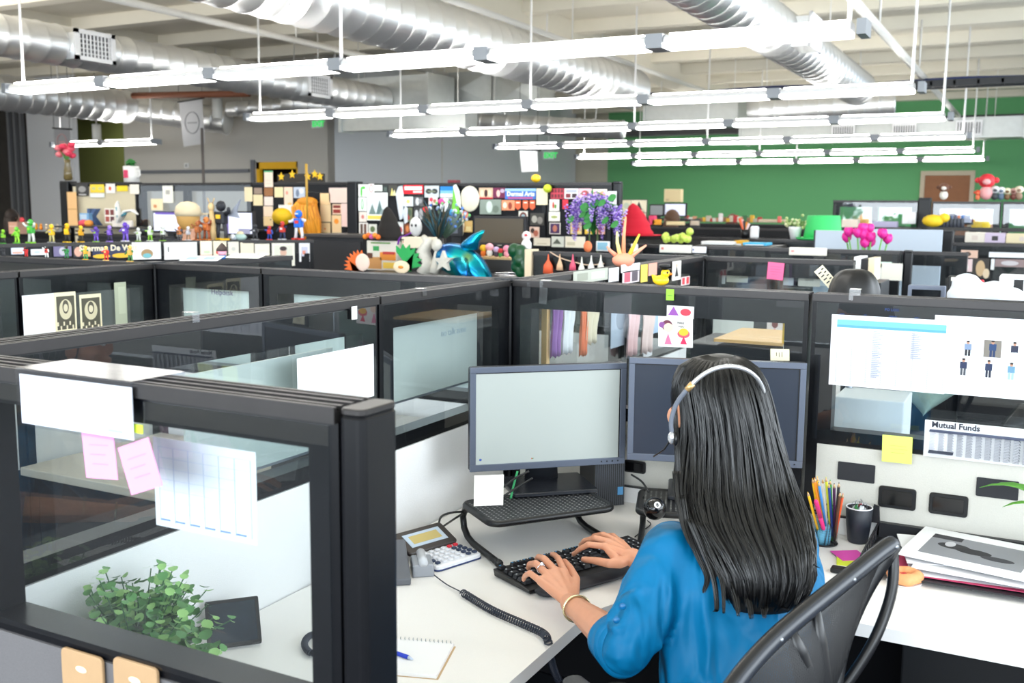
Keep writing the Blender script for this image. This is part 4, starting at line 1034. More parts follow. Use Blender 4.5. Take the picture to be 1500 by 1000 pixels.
# arms
for s_, e_, w_ in ((shL, elL, wrL), (shR, elR, wrR)):
    m1 = e_.lerp(w_, .35)
    blob_tube(body, [s_, s_.lerp(e_, .5), e_, m1, e_.lerp(w_, .75), w_], [.046, .042, .036, .036, .027, .0235], SKIN)
# legs
kn = []
for s in (-1, 1):
    hp = HIP + rt_*(s*.085) - up_*.02; k_ = hp + fw_*.40 + rt_*(s*.03) + up_*.0; k_.z = .53; a_ = k_ + fw_*.05; a_.z = .10; t_ = a_+fw_*.14; t_.z = .045
    blob_tube(body, [hp, k_, a_], [.075, .052, .034], SKIN); blob_tube(body, [a_, t_], [.034, .026], SKIN)
    kn.append((hp, k_, a_, t_))
def hand(mb, wr, fingers, thumb, palm_r=.0105):
    """fingers: list of [mcp, pip, dip, tip]; thumb: [cmc, mcp, ip, tip]"""
    for i, f in enumerate(fingers):
        blob_tube(mb, [wr.lerp(f[0], .12), wr.lerp(f[0], .6), f[0]], [.014, .0125, palm_r], SKIN, 10)
        sc = (.92, 1, 1, .86)[i]
        blob_tube(mb, f, [.0098*sc, .0088*sc, .0076*sc, .0064*sc], SKIN, 10)
        if i:
            g = fingers[i-1]; blob_tube(mb, [wr.lerp((f[0]+g[0])/2, .3), (f[0]+g[0])/2], [.0125, .0085], SKIN, 8)
    blob_tube(mb, [wr.lerp(thumb[0], .3)]+thumb, [.014, .0145, .0115, .0098, .0078], SKIN, 10)
    blob_tube(mb, [thumb[0], fingers[0][0]], [.0125, .009], SKIN, 8)
kz = DZ+.030
L = lambda px, py, z: P(px, py, Z=z)
# left hand: index, middle, ring, little
fl_ = [[L(826, 836, .812), L(818, 818, .812), L(812, 812, .796), L(808, 812, .779)],
       [L(813, 835, .818), L(797, 818, .822), L(789, 815, .802), L(786, 819, .781)],
       [L(801, 841, .815), L(785, 825, .822), L(776, 826, .800), L(774, 832, .781)],
       [L(792, 851, .808), L(776, 839, .813), L(769, 843, .795), L(767, 849, .779)]]
th_l = [L(840, 866, .797), L(843, 848, .796), L(835, 832, .793), L(827, 822, .786)]
hand(body, wrL, fl_, th_l)
fr_ = [[L(886, 800, .822), L(862, 797, .822), L(849, 804, .803), L(840, 812, .781)],
       [L(893, 794, .824), L(872, 788, .828), L(856, 792, .806), L(850, 799, .781)],
       [L(901, 792, .820), L(884, 783, .824), L(870, 785, .804), L(866, 792, .781)],
       [L(909, 794, .814), L(898, 784, .816), L(888, 784, .800), L(884, 790, .780)]]
th_r = [L(908, 824, .797), L(892, 825, .797), L(873, 821, .794), L(855, 819, .787)]
hand(body, wrR, fr_, th_r)
pbuild(body, 'body', remesh=.0030, smooth_it=3)
# eyes and brows (turned away from the camera)
eb_ = MB()
for s in (-1, 1): eb_.ball((s*.030, .083, .006), (.0125, .0085, .008), WHITE, 12, hR); eb_.ball((s*.030, .0905, .006), (.005, .002, .005), flat((50, 30, 20)), 10, hR)
pbuild(eb_, 'eyes')
# finger nails
nl = MB(); NAIL = mat('nail', (235, 190, 175), .25)
for f, a in ((fl_[0], 0), (fl_[1], 0), (fl_[2], 0), (fl_[3], 0), (th_l, 0), (fr_[0], 0), (fr_[1], 0), (th_r, 0)):
    d = (f[3]-f[2]).normalized(); up2 = (up_-d*up_.dot(d)).normalized(); sd = d.cross(up2)
    T2 = Matrix((sd, d, up2)).transposed().to_4x4(); T2.translation = f[3]-d*.001+up2*.0052
    nl.ball((0, 0, 0), (.0045, .0062, .0018), NAIL, 10, T2)
pbuild(nl, 'fingernails')
# ring and bracelet
rg = MB(); rc = fl_[2][0].lerp(fl_[2][1], .5); rd_ = (fl_[2][1]-fl_[2][0]).normalized(); ru = (up_-rd_*up_.dot(rd_)).normalized(); rs = rd_.cross(ru)
rg.tube([rc+rs*.0105*math.cos(k*PI/10)+ru*.0105*math.sin(k*PI/10) for k in range(20)], .0012, mat('silver', (225, 228, 235), .15, 1.0), 6, closed=True, up=rd_)
rg.ball(rc+ru*.0125, .0042, mat('diamond_white', (240, 245, 252), .05), 10)
pbuild(rg, 'ring')
bc_ = wrL.lerp(elL, .13); bd = (elL-wrL).normalized(); bu = (up_-bd*up_.dot(bd)).normalized(); bs = bd.cross(bu)
bg = MB(); bg.tube([bc_+bs*.0295*math.cos(k*PI/16)+bu*.0275*math.sin(k*PI/16) for k in range(32)], .0030, mat('pale_gold', (236, 222, 178), .2, .9), 8, closed=True, up=bd)
pbuild(bg, 'bracelet')
# ---------------- blouse
BLUE = mat('bright_blue_satin', (0, 108, 158), .5, spec=.2)
_nt = BLUE.node_tree; _n = _nt.nodes.new('ShaderNodeTexNoise'); _m = _nt.nodes.new('ShaderNodeMapping'); _c = _nt.nodes.new('ShaderNodeTexCoord'); _b = _nt.nodes.new('ShaderNodeBump')
_m.inputs['Scale'].default_value = (9, 9, 3.2); _m.inputs['Rotation'].default_value = (.3, .5, 0); _n.inputs['Scale'].default_value = 1.0; _n.inputs['Detail'].default_value = 1.5; _n.inputs['Distortion'].default_value = 1.2
_b.inputs['Distance'].default_value = .07; _b.inputs['Strength'].default_value = 1.0
_nt.links.new(_c.outputs['Object'], _m.inputs[0]); _nt.links.new(_m.outputs[0], _n.inputs[0]); _nt.links.new(_n.outputs['Fac'], _b.inputs['Height']); _nt.links.new(_b.outputs[0], _nt.nodes['Principled BSDF'].inputs['Normal'])
ft = bpy.data.textures.new('fabric_folds', 'CLOUDS'); ft.noise_scale = .16; ft.noise_depth = 1
def folds(o, strength=.012, vox=.006):
    r = o.modifiers.new('remesh', 'REMESH'); r.mode = 'VOXEL'; r.voxel_size = vox; r.use_smooth_shade = True
    q = o.modifiers.new('smooth', 'SMOOTH'); q.iterations = 5; q.factor = .6
    d = o.modifiers.new('folds', 'DISPLACE'); d.texture = ft; d.strength = strength; d.mid_level = .5; d.texture_coords = 'OBJECT'
    e = bpy.data.objects.new('fold_space', None); 
    e.scale = (1, 1, 2.6); d.texture_coords = 'LOCAL'; bpy.data.objects.remove(e)
    q = o.modifiers.new('smooth2', 'SMOOTH'); q.iterations = 2; q.factor = .5
bl = MB()
tors = ((-.12, .205, .14, .0), (.1, .20, .14, .0), (.3, .185, .13, .005), (.5, .178, .125, .01), (.68, .178, .125, .015), (.82, .178, .12, .015), (.92, .165, .10, .012), (.985, .125, .078, .006), (1.03, .075, .062, 0))
def tors_at(t):
    for i in range(len(tors)-1):
        if tors[i][0] <= t <= tors[i+1][0]:
            f = (t-tors[i][0])/(tors[i+1][0]-tors[i][0]); f = f*f*(3-2*f)*.4+f*.6
            return [tors[i][k]*(1-f)+tors[i+1][k]*f for k in range(4)]
    return tors[-1]
rg_ = []
for q in range(47):
    t, w_, d_, dd = tors_at(-.12+1.15*q/46); rr2 = []
    for k in range(72):
        a = 2*PI*k/72; g_ = max(0, 1-t*.95)
        rip = 1 + g_*(.045*math.sin(3*a+7*t+1)+.035*math.sin(7*a-9*t)+.03*math.sin(11*a+16*t+2)) + .012*math.sin(5*a+18*t)
        rr2.append(spine(t)-fw_*dd + rt_*(w_*math.cos(a)*rip) + fw_*(d_*math.sin(a)*rip))
    rg_.append(rr2)
bl.loft(rg_, BLUE)
def sleeve(s_, e_, w_, cuff):
    blob_tube(bl, [s_-up_*.004, s_.lerp(e_, .35)-up_*.004, s_.lerp(e_, .75), e_], [.064, .064, .057, .050], BLUE)
    ax = (e_-s_).normalized(); q1_ = ax.orthogonal().normalized(); q2_ = ax.cross(q1_)
    for k in range(9):
        t = .28+.08*k; ph2 = k*2.3; cc = s_.lerp(e_, t); R5 = .060-.010*t
        bl.tube([cc + ax*(.025*math.sin(j*.5+k)) + (q1_*math.cos(ph2+j*.22)+q2_*math.sin(ph2+j*.22))*R5 for j in range(9)], [.004+.007*math.sin(PI*j/8) for j in range(9)], BLUE, 8)
    bl.tube([e_.lerp(w_, -.02), e_.lerp(w_, cuff*.6), e_.lerp(w_, cuff)], [.050, .050, .048], BLUE, 20)
sleeve(shL, elL, wrL, .20); sleeve(shR, elR, wrR, .30)
bl.tube([elR.lerp(wrR, .28), elR.lerp(wrR, .32), elR.lerp(wrR, .42)], [.052, .054, .052], BLUE, 20)
blo = pbuild(bl, 'blouse'); folds(blo)
cf = MB(); ax = (wrL-elL).normalized(); q1_ = ax.orthogonal().normalized(); q2_ = ax.cross(q1_)
cf.loft([[elL+ax*d_+(q1_*math.cos(2*PI*k/28)+q2_*math.sin(2*PI*k/28))*(r_*(1+.05*math.sin(3*2*PI*k/28+d_*40))) for k in range(28)] for d_, r_ in ((-.005, .048), (-.002, .0565), (.03, .0570), (.066, .0535), (.074, .050), (.070, .044))], BLUE)
pbuild(cf, 'rolled_cuff', subsurf=1)
for px_, py_, w_ in ((912, 888, 1.80), (903, 908, 1.775)):
    c = P(px_, py_, W=w_); T2 = Matrix((RT, UP, -FW)).transposed().to_4x4(); T2.translation = c
    bt = MB().ball((0, 0, 0), (.0065, .0065, .003), mat('blue_button', (0, 96, 150), .35), 12, T2)
    pbuild(bt, 'sleeve_button')
TRO = mat('black_trousers', (20, 20, 24), .8)
tr_ = MB()
for hp, k_, a_, t_ in kn: blob_tube(tr_, [hp-up_*.0, k_, a_+up_*.05], [.098, .072, .055], TRO)
tr_.ball(HIP-up_*.02, (.18, .18, .10), TRO, 16)
pbuild(tr_, 'trousers', remesh=.01, smooth_it=4)
for hp, k_, a_, t_ in kn: 
    sh = MB(); blob_tube(sh, [a_-up_*.02, t_-up_*.005], [.045, .038], BLACKP); pbuild(sh, 'shoe')
# ---------------- hair
HAIR = mat('black_hair', (8, 8, 10), .30, spec=.6)
HAIRB = mat('black_hair_mass', (9, 9, 11), .5)
rowsH = [(519, 1046, 1070, 2.045, .020), (525, 1016, 1092, 2.045, .058), (538, 997, 1108, 2.045, .083), (560, 989, 1120, 2.045, .098), (595, 995, 1128, 2.045, .108), (635, 998, 1137, 2.04, .108), (675, 995, 1150, 2.025, .104), (715, 992, 1163, 2.0, .098), (755, 1002, 1178, 1.945, .086), (795, 1028, 1188, 1.90, .074), (835, 1050, 1190, 1.872, .060), (868, 1060, 1180, 1.86, .045), (892, 1070, 1160, 1.855, .030)]
FH = Vector((FW.x, FW.y, 0)).normalized(); RH = Vector((RT.x, RT.y, 0)).normalized()
def hair_ring(t):
    i = min(len(rowsH)-2, max(0, int(t))); f = t-i
    a, b = rowsH[i], rowsH[i+1]; y, xl, xr, wc, dp = [a[k]*(1-f)+b[k]*f for k in range(5)]
    c = P((xl+xr)/2, y, W=wc); return c, (xr-xl)/2/FPX*wc, dp
def hp_(t, th, k=1.0):
    c, hw, dp = hair_ring(t); return c + RH*(hw*math.cos(th)*k) - FH*(dp*math.sin(th)*k)
base_ = MB(); NT = 40
# the mass of hair: open towards the face at head height
rings_ = []
for i in range(NT):
    t = i*(len(rowsH)-1)/(NT-1); rings_.append([hp_(t, 2*PI*k/36, .955+.012*math.sin(k*2.1+t)) for k in range(36)])
# push the front of the ring back so that the face stays free
for i, r in enumerate(rings_):
    t = i*(len(rowsH)-1)/(NT-1)
    if t > 3.4:
        for k in range(19, 36):
            th = 2*PI*k/36; c, hw, dp = hair_ring(t)
            r[k] = c + RH*(hw*math.cos(th)*.955) - FH*(dp*math.sin(th)*.18)
base_.loft(rings_, HAIRB); pbuild(base_, 'hair_mass', smooth_it=2)
st = MB(); rnd = random.Random(3)
def strand(pts, r, mb=st, M=HAIR):
    n = len(pts); rr = [r*(.6+.4*min(1, i/3))*(1-.85*max(0, (i-(n-5))/5.0)) for i in range(n)]
    mb.tube(pts, rr, M, 4)
for i in range(1500):
    th = PI*(-.06+1.12*(i+rnd.random())/1500)
    t0_ = .25+rnd.random()*.5 if rnd.random() < .9 else 2+rnd.random()*3
    lock = int(th*17); t1 = 11.95 - abs(rnd.gauss(0, .35)) - (1.2*rnd.random()**3) - .55*abs(math.sin(lock*2.7))
    k0 = .985 + .035*math.sin(th*13*2*PI/1.0*.5) + rnd.random()*.02
    ph_ = lock*1.7; pts = []
    N = 20
    for j in range(N):
        t = t0_+(t1-t0_)*j/(N-1)
        wob = .030*math.sin(t*.62+ph_*.35)*min(1, t/6) + .004*math.sin(t*1.9+i)
        lk = (lock+.5)/17.0; pull = max(0, (t-7)/5.0)*.30
        tt = th*(1-pull)+lk*pull+wob
        kk = k0 + (.055*math.sin(t*.9+ph_*2)+.02*rnd.random())*min(1, t/8)
        pts.append(hp_(t, tt, kk))
    strand(pts, .00125 if t0_ < 1 else .001)
# loose locks that fall separately over the blouse
locks = [([(998, 725), (1006, 770), (1022, 812), (1036, 845), (1030, 868)], 1.93, 34, .007), ([(1010, 760), (1032, 812), (1046, 850), (1050, 890), (1046, 895)], 1.90, 34, .006),
         ([(1022, 765), (1046, 815), (1058, 858), (1060, 898)], 1.895, 30, .006), ([(1034, 780), (1060, 830), (1076, 870), (1082, 902)], 1.89, 40, .008), ([(1120, 860), (1140, 885), (1156, 893)], 1.88, 26, .006),
         ([(1060, 800), (1090, 860), (1100, 906)], 1.885, 40, .010), ([(1100, 810), (1118, 870), (1120, 905)], 1.885, 40, .010), ([(1168, 780), (1186, 830), (1188, 866)], 1.90, 26, .006), ([(1175, 800), (1192, 826), (1201, 831)], 1.90, 3, .002), ([(1160, 800), (1174, 850), (1165, 885)], 1.895, 30, .007),
         ([(992, 690), (995, 730), (1004, 775), (1016, 806)], 1.955, 30, .008)]
for path, wv, nst, rad in locks:
    pp_ = cat_path([P(x, y, W=wv-.085+.075*(1-i/(len(path)-1))) for i, (x, y) in enumerate(path)], 5)
    for s in range(nst):
        a = rnd.random()*2*PI; rr = rad*math.sqrt(rnd.random()); L_ = len(pp_)-int(rnd.random()*3)
        strand([p + (RH*math.cos(a)*rr + FH*math.sin(a)*rr*.6)*(1.15-.7*j/len(pp_)) for j, p in enumerate(pp_[:L_])], .00125)
# loose hairs at the left edge of the head
for s in range(16):
    x0 = 983+rnd.random()*10
    strand(cat_path([P(1000+rnd.random()*8, 535, W=2.0), P(x0-1, 565, W=2.0), P(x0, 610+rnd.random()*6, W=2.01), P(x0+3, 660, W=1.99), P(x0+4, 700, W=1.98)], 4), .0008)
pbuild(st, 'hair')
# ---------------- headset
hs_ = thing('headset', 'thin silver headset worn over the woman\'s hair', 'headset', headc)
hpts = [P(x, y, W=w_) for x, y, w_ in ((985, 640, 1.962), (983, 618, 1.955), (988, 598, 1.945), (996, 583, 1.935), (1009, 568, 1.922), (1024, 553, 1.918), (1042, 542, 1.918), (1060, 537, 1.92), (1078, 537, 1.925), (1096, 543, 1.937), (1110, 555, 1.955), (1118, 570, 1.975), (1122, 585, 2.0))]
hq = cat_path(hpts, 5); o = Vector(headc)
SILV = mat('satin_silver', (205, 206, 210), .25, .7)
MB().tube([p-o for p in hq[20:]], .0032, SILV, 8, flatz=1.4).build('headband', hs_)
MB().tube([p-o for p in hq[:21]], .0046, mat('grey_plastic_arm', (110, 116, 128), .35), 8).build('temple_arm', hs_)
MB().tube([hq[19]-o, hq[22]-o], .0062, mat('warm_gold', (214, 176, 120), .3, .6), 10).build('hinge', hs_)
ep = P(984, 641, W=1.955)-o
T2 = Matrix((RT, UP, -FW)).transposed().to_4x4(); T2.translation = ep
MB().ball((0, 0, 0), (.008, .0125, .010), SILV, 14, T2).ball((.006, -.002, 0), (.006, .014, .013), BLACKP, 14, T2).build('ear_piece', hs_)
MB().tube([ep, ep-up_*.03+fw_*.03, ep-up_*.055+fw_*.075], .0018, BLACKP, 6).build('microphone_boom', hs_)

# ================================================================== OFFICE CHAIR OF THE WOMAN
CF = mat('black_chair_plastic', (16, 17, 21), .36); CM = mesh_mat('dark_chair_mesh', (14, 15, 19), 420, .36)
SX, SY = HIP.x+.0, HIP.y+.02
ch = thing('office_chair', 'black mesh backed swivel chair the woman sits on', 'chair', (SX, SY, 0))
def cbuild(mb, name, **k):
    o = mb.build(name, ch, **k); o.location = (-SX, -SY, 0); return o
MB().rbox((0, 0, .425), (.48, .48, .075), .10, mat('black_seat_fabric', (26, 27, 30), .9), seg=6, rz=PI/4).build('seat', ch)
MB().tube([(0, 0, .08), (0, 0, .39)], .028, STEEL, 14).build('gas_column', ch)
for k in range(5):
    a = k*2*PI/5+.3; lg = MB().tube([(0, 0, .10), (.29*math.cos(a), .29*math.sin(a), .075)], [.03, .018], CF, 10).build('base_leg', ch)
    MB().tube([(.29*math.cos(a)-.02*math.sin(a), .29*math.sin(a)+.02*math.cos(a), .03), (.29*math.cos(a)+.02*math.sin(a), .29*math.sin(a)-.02*math.cos(a), .03)], .029, BLACKP, 14).build('caster', lg)
# back: outline in pixels with depth
top_ = [(1062, 1022, 1.46), (1083, 992, 1.48), (1110, 960, 1.51), (1140, 930, 1.545), (1175, 900, 1.58), (1215, 868, 1.625), (1260, 832, 1.68), (1290, 808, 1.715), (1308, 796, 1.735)]
side = [(1296, 815, 1.735), (1276, 845, 1.73), (1257, 880, 1.72), (1240, 920, 1.70), (1228, 960, 1.685), (1219, 1010, 1.67)]
TP = cat_path([P(*p[:2], W=p[2]) for p in top_], 3); SP = cat_path([P(*p[:2], W=p[2]) for p in side], 4)
low = SP[-1]; bl_ = low + (TP[0]-TP[-1])*.82; bl_.z = low.z-.12
g = MB(); NU, NV = 18, 12; vs = []
Ls = cat_path([TP[0], TP[0].lerp(bl_, .5)-Vector((0, 0, .02)), bl_], 6)
def samp(path, t): x = t*(len(path)-1); i = min(len(path)-2, int(x)); return path[i].lerp(path[i+1], x-i)
botp = [bl_, bl_.lerp(low, .5)-Vector((0, 0, .05)), low]
Bs = cat_path(botp, 6)
for i in range(NU+1):
    u = i/NU
    for j in range(NV+1):
        v = j/NV
        p = samp(TP, u)*(1-v)+samp(Bs, u)*v + samp(Ls, v)*(1-u)+samp([TP[-1]]+SP, v)*u - (TP[0]*(1-u)*(1-v)+TP[-1]*u*(1-v)+Bs[0]*(1-u)*v+Bs[-1]*u*v)
        vs.append(p + Vector((.05*math.sin(PI*u)*math.sin(PI*v*.9), 0, 0)))
fs = [(i*(NV+1)+j, (i+1)*(NV+1)+j, (i+1)*(NV+1)+j+1, i*(NV+1)+j+1) for i in range(NU) for j in range(NV)]
g.add(vs, fs, CM, True)
o = cbuild(g, 'back_mesh'); sm = o.modifiers.new('thickness', 'SOLIDIFY'); sm.thickness = .002
loop = TP + SP + Bs[::-1][1:] + Ls[::-1][1:-1]
cbuild(MB().tube(loop, .013, CF, 10, closed=True, flatz=1.3), 'back_frame')
cbuild(MB().tube(TP, .0145, mat('grey_back_rim', (42, 46, 54), .32), 10, flatz=1.0), 'top_rim')
# outer bow that carries the back, and the Y-shaped spine behind the mesh
bow = cat_path([P(x, y, W=w_) for x, y, w_ in ((1306, 800, 1.745), (1309, 830, 1.74), (1306, 865, 1.73), (1296, 900, 1.72), (1279, 940, 1.70), (1256, 978, 1.69), (1228, 1015, 1.68), (1180, 1060, 1.66))], 4)
cbuild(MB().tube(bow, .0125, CF, 10, flatz=.75), 'back_bow')
rearv = Vector((.05, -.01, 0))
cbuild(MB().tube([P(1192, 882, W=1.60)-FH*.01, P(1200, 940, W=1.60), P(1204, 1010, W=1.60), P(1205, 1080, W=1.62)], [.006, .013, .018, .022], CF, 8), 'spine_arm')
cbuild(MB().tube([P(1158, 920, W=1.56), P(1170, 955, W=1.57), P(1184, 1010, W=1.59), P(1200, 1080, W=1.62)], [.007, .015, .020, .022], CF, 8), 'spine_arm')
sp_ = P(1203, 1080, W=1.62)
cbuild(MB().tube([sp_, Vector((sp_.x-.03, sp_.y+.05, .52)), Vector((SX+.1, SY-.05, .40)), Vector((SX, SY, .385))], .022, CF, 10), 'spine_base')
for k in (2, 9, 17, 24): cbuild(MB().ball(TP[min(k, len(TP)-1)]-FH*.016, .004, STEEL, 8), 'screw')
# armrest whose pad shows at the bottom of the picture
ap = P(845, 1003, W=1.82)
ad = Vector((fw_.x, fw_.y, 0))
cbuild(MB().tube([ap+ad*.02, ap-ad*.05, ap-ad*.13, ap-ad*.22], [.02, .030, .034, .03], mat('grey_arm_pad', (70, 71, 74), .6), 12, flatz=.5, up=(0, 0, 1)), 'arm_pad')
cbuild(MB().tube([ap-ad*.1-up_*.01, ap-ad*.12-up_*.2, Vector((SX-.15, SY-.13, .42))], .014, CF, 8), 'arm_post')
# ================================================================== THINGS ON AND BEHIND THE NEAR GLASS
YF = FY-.038
def onF(name, label, cat_, x0, y0, x1, y1, base, patches=(), off=.0, rot=0.0, Y=YF, th=.0012):
    fr, w_, h_ = fit(x0, y0, x1, y1, Y=Y, off=off)
    return sheet(name, fr, w_, h_, base, patches, label, cat_, th=th, rot=rot)
# acrylic name holder hooked over the cap
nh = thing('name_plate_holder', 'clear acrylic holder with a blank white card hooked over the nearest partition', 'name holder', P(110, 580, Y=YF-.004))
c = Vector(nh.location); a = P(26, 540, Y=YF-.004); b = P(196, 560, Y=YF-.004); zb = P(110, 634, Y=YF-.004).z
W2 = b.x-a.x
HX = c.x-(a.x+b.x)/2
MB().bbox((-W2/2+.004, -.001, zb-c.z+.003), (W2/2-.004, .0005, TOP-c.z-.005), WHITE).bbox((W2*.28, -.0014, zb-c.z+.010), (W2*.40, -.0011, zb-c.z+.0135), flat((190, 192, 198))).bbox((-W2*.3, -.0014, zb-c.z+.045), (W2*.2, -.0011, zb-c.z+.048), flat((232, 232, 236))).build('card', nh)
ACR = glass_mat('clear_acrylic', (.93, .94, .97), 1.4, .15)
MB().bbox((-W2/2, -.004, zb-c.z), (W2/2, -.002, TOP-c.z+.004), ACR).bbox((-W2/2, -.002, TOP-c.z+.001), (W2/2, .09, TOP-c.z+.004), ACR).bbox((-W2/2, .088, TOP-c.z-.05), (W2/2, .09, TOP-c.z+.004), ACR).build('acrylic_shell', nh)
nh.location.x -= HX
# sheets taped inside the nearest glass
YI = FY+.040
cal_l = [(.05, .06+k*.12, .95, .063+k*.12, (205, 214, 238)) for k in range(8)]+[(.05+k*.15, .06, .054+k*.15, .9, (214, 220, 240)) for k in range(7)]+[(.06+k*.15, .075, .15+k*.15, .09, (120, 150, 205)) for k in range(6)]
a = P(224, 630, Y=YI); b = P(374, 650, Y=YI); cz = P(235, 778, Y=YI)
fr = Fr(((a.x+b.x)/2, YI, (a.z+cz.z)/2), (1, 0, 0), (0, 0, 1))
sheet('calendar_page', fr, b.x-a.x, a.z-cz.z-.018, (246, 246, 250), cal_l, 'white calendar page with faint blue grid taped inside the near glass', 'paper')
for lb, x, y, r_ in (('pink sticky note just under the white name card', 146, 666, .08), ('pink sticky note tilted, touching the calendar page', 205, 683, .35)):
    p = P(x, y, Y=YF); sheet('sticky_note', Fr(p, (1, 0, 0), (0, 0, 1)), .062, .066, (246, 150, 205), [(.2, .7, .8, .715, (225, 120, 185)), (.2, .5, .7, .515, (225, 120, 185)), (.25, .3, .75, .315, (225, 120, 185))], lb, 'sticky note', rot=r_, th=.0008)
p = P(203, 628, Y=YF+.0005); sheet('sticky_note', Fr(p, (1, 0, 0), (0, 0, 1)), .016, .012, (205, 225, 60), [], 'tiny corner of a lime note beside the white name card', 'sticky note')
for q, (x, lb) in enumerate(((122, 'pale wooden coaster card with a carved dot, left of two on the taupe fabric'), (200, 'pale wooden card, right of two on the taupe fabric, lower'))):
    p = P(x, 985+q*16, Y=FY-.036)
    t_ = thing('wooden_card', lb, 'wooden card', p)
    MB().rbox((0, 0, 0), (.085, .062, .006), .008, mat('pale_wood', (172, 140, 104), .6, noise_s=30, noise_a=.1), Matrix.Rotation(PI/2, 4, 'X')).build('board', t_)
    MB().ball((.0, -.0035, .006), (.012, .0015, .005), flat((240, 224, 196)), 12).build('inlay', t_)
# eucalyptus plant on the worktop
PB = P(235, 925, Z=DZ)
PB.x = -1.41; PB.y = 1.235
plant = thing('potted_plant', 'bushy round-leaved green plant seen through the near glass', 'plant', (PB.x, PB.y, DZ))
MB().lathe([(.035, 0), (.045, .05), (.048, .07), (.044, .072), (.040, .06)], (0, 0, 0), WHITE, 24).build('pot', plant)
MB().lathe([(.001, .0605), (.040, .062)], (0, 0, 0), mat('soil', (50, 40, 32), .95), 20).build('soil', plant)
rnd = random.Random(5)
LM = [mat('leaf_dark_green', (60, 104, 66), .5), mat('leaf_green', (92, 146, 84), .5), mat('leaf_light_green', (150, 196, 120), .5)]
lf = MB(); stm = MB()
def disc_leaf(mb, c, n, r, M, el=1.0):
    n = n.normalized(); a = n.orthogonal().normalized(); b = n.cross(a)
    pts = [c + a*math.cos(k*PI/4)*r*el + b*math.sin(k*PI/4)*r + n*(.12*r*math.cos(k*PI/2)) for k in range(8)]
    mb.add([c - n*.15*r]+pts, [(0, k+1, (k+1) % 8+1) for k in range(8)], M, True)
for s in range(120):
    a = rnd.random()*2*PI; el = .25+rnd.random()*1.1; Ls = .10+rnd.random()*.085
    d = Vector((math.cos(a)*math.cos(el), math.sin(a)*math.cos(el), math.sin(el)))
    pts = [Vector((d.x*.02, d.y*.02, .06))]
    for k in range(1, 8):
        t = k/7; pts.append(Vector((max(-.095, d.x*Ls*t), d.y*Ls*t, .07+d.z*Ls*t*1.1 - .02*t*t*(1-d.z))))
    stm.tube(pts, .0012, LM[0], 5)
    for k in range(1, 8):
        for sgn in (-1, 1):
            side_ = d.cross(Vector((0, 0, 1))).normalized()*sgn
            rr = .0155*(1.15-.09*k)*(0.8+.5*rnd.random())
            nrm = (Vector((rnd.gauss(0, .5), rnd.gauss(0, .5), 1))+d*.3)
            disc_leaf(lf, pts[k]+side_*rr*1.1+Vector((0, 0, rr*.3)), nrm, rr, LM[min(2, int(rnd.random()*1.6+k*.16))])
o = lf.build('leaves', plant); o['kind'] = 'stuff'
stm.build('stems', plant)
def leanframe(label, cat_, c, w_, h_, deg, tilt, M, name='photo_frame'):
    th = thing(name, label, cat_, c, math.radians(deg))
    T = Matrix.Rotation(tilt, 4, 'X')
    MB().rbox((0, 0, 0), (w_, h_, .010), .004, BLACKP, T @ Matrix.Translation((0, h_/2, 0))).build('frame', th)
    MB().bbox((-w_/2+.008, .008, .0052), (w_/2-.008, h_-.008, .0062), M, T).build('picture', th)
    return th
leanframe('black glossy tablet frame leaning on the worktop beside the green plant', 'frame', P(345, 958, Z=DZ)+Vector((-.02, .02, .004)), .11, .10, 48, .95, mat('dark_blue_glossy', (24, 40, 54), .1, noise_s=18, noise_a=.8), 'tablet')
flatsheet('sticky_note', 'purple sticky note on the worktop below the plant', 'sticky note', 170, 940, .07, .07, 20, (150, 80, 165), z=DZ+.002)
flatsheet('sticky_note', 'lime sticky note on the worktop below the plant', 'sticky note', 222, 965, .06, .06, 5, (160, 220, 60), z=DZ+.0035)
flatsheet('envelope', 'white folded paper on the worktop right of the plant', 'paper', 300, 935, .10, .07, 60, (244, 242, 238), z=DZ+.001)
o = MB().rbox((0, 0, .01), (.30, .12, .02), .02, mat('woven_straw', (190, 150, 90), .8, noise_s=120, noise_a=.5)).build('woven_mat'); o.location = (-1.15, 1.10, DZ+.0005); tag(o, 'woven straw mat on the worktop against the near glass', 'mat')
# sheets on the long left panel
XI = XA+.040
def onA(name, label, cat_, x0, y0, x1, y1, base, patches=(), X=None, rot=0.0, th=.0012, group=None):
    fr, w_, h_ = fit(x0, y0, x1, y1, X=XI if X is None else X)
    return sheet(name, fr, w_, h_, base, patches, label, cat_, group, rot=rot, th=th)
a = P(435, 524, X=XI); b = P(547, 506, X=XI); cz = P(547, 577, X=XI)
fr = Fr((XI, (a.y+b.y)/2, (b.z+cz.z)/2), (0, 1, 0), (0, 0, 1))
sheet('printed_page', fr, b.y-a.y, b.z-cz.z+.01, (248, 248, 253), [(.1, .2, .3, .45, (236, 240, 250)), (.45, .5, .62, .8, (238, 241, 250)), (.6, .15, .8, .35, (238, 241, 250))], 'white sheet with faint bluish marks taped low on the left glass', 'paper')
onA('tape_tab', 'small white paper tab near the top of the left glass', 'tape', 515, 449, 523, 467, (250, 250, 252))
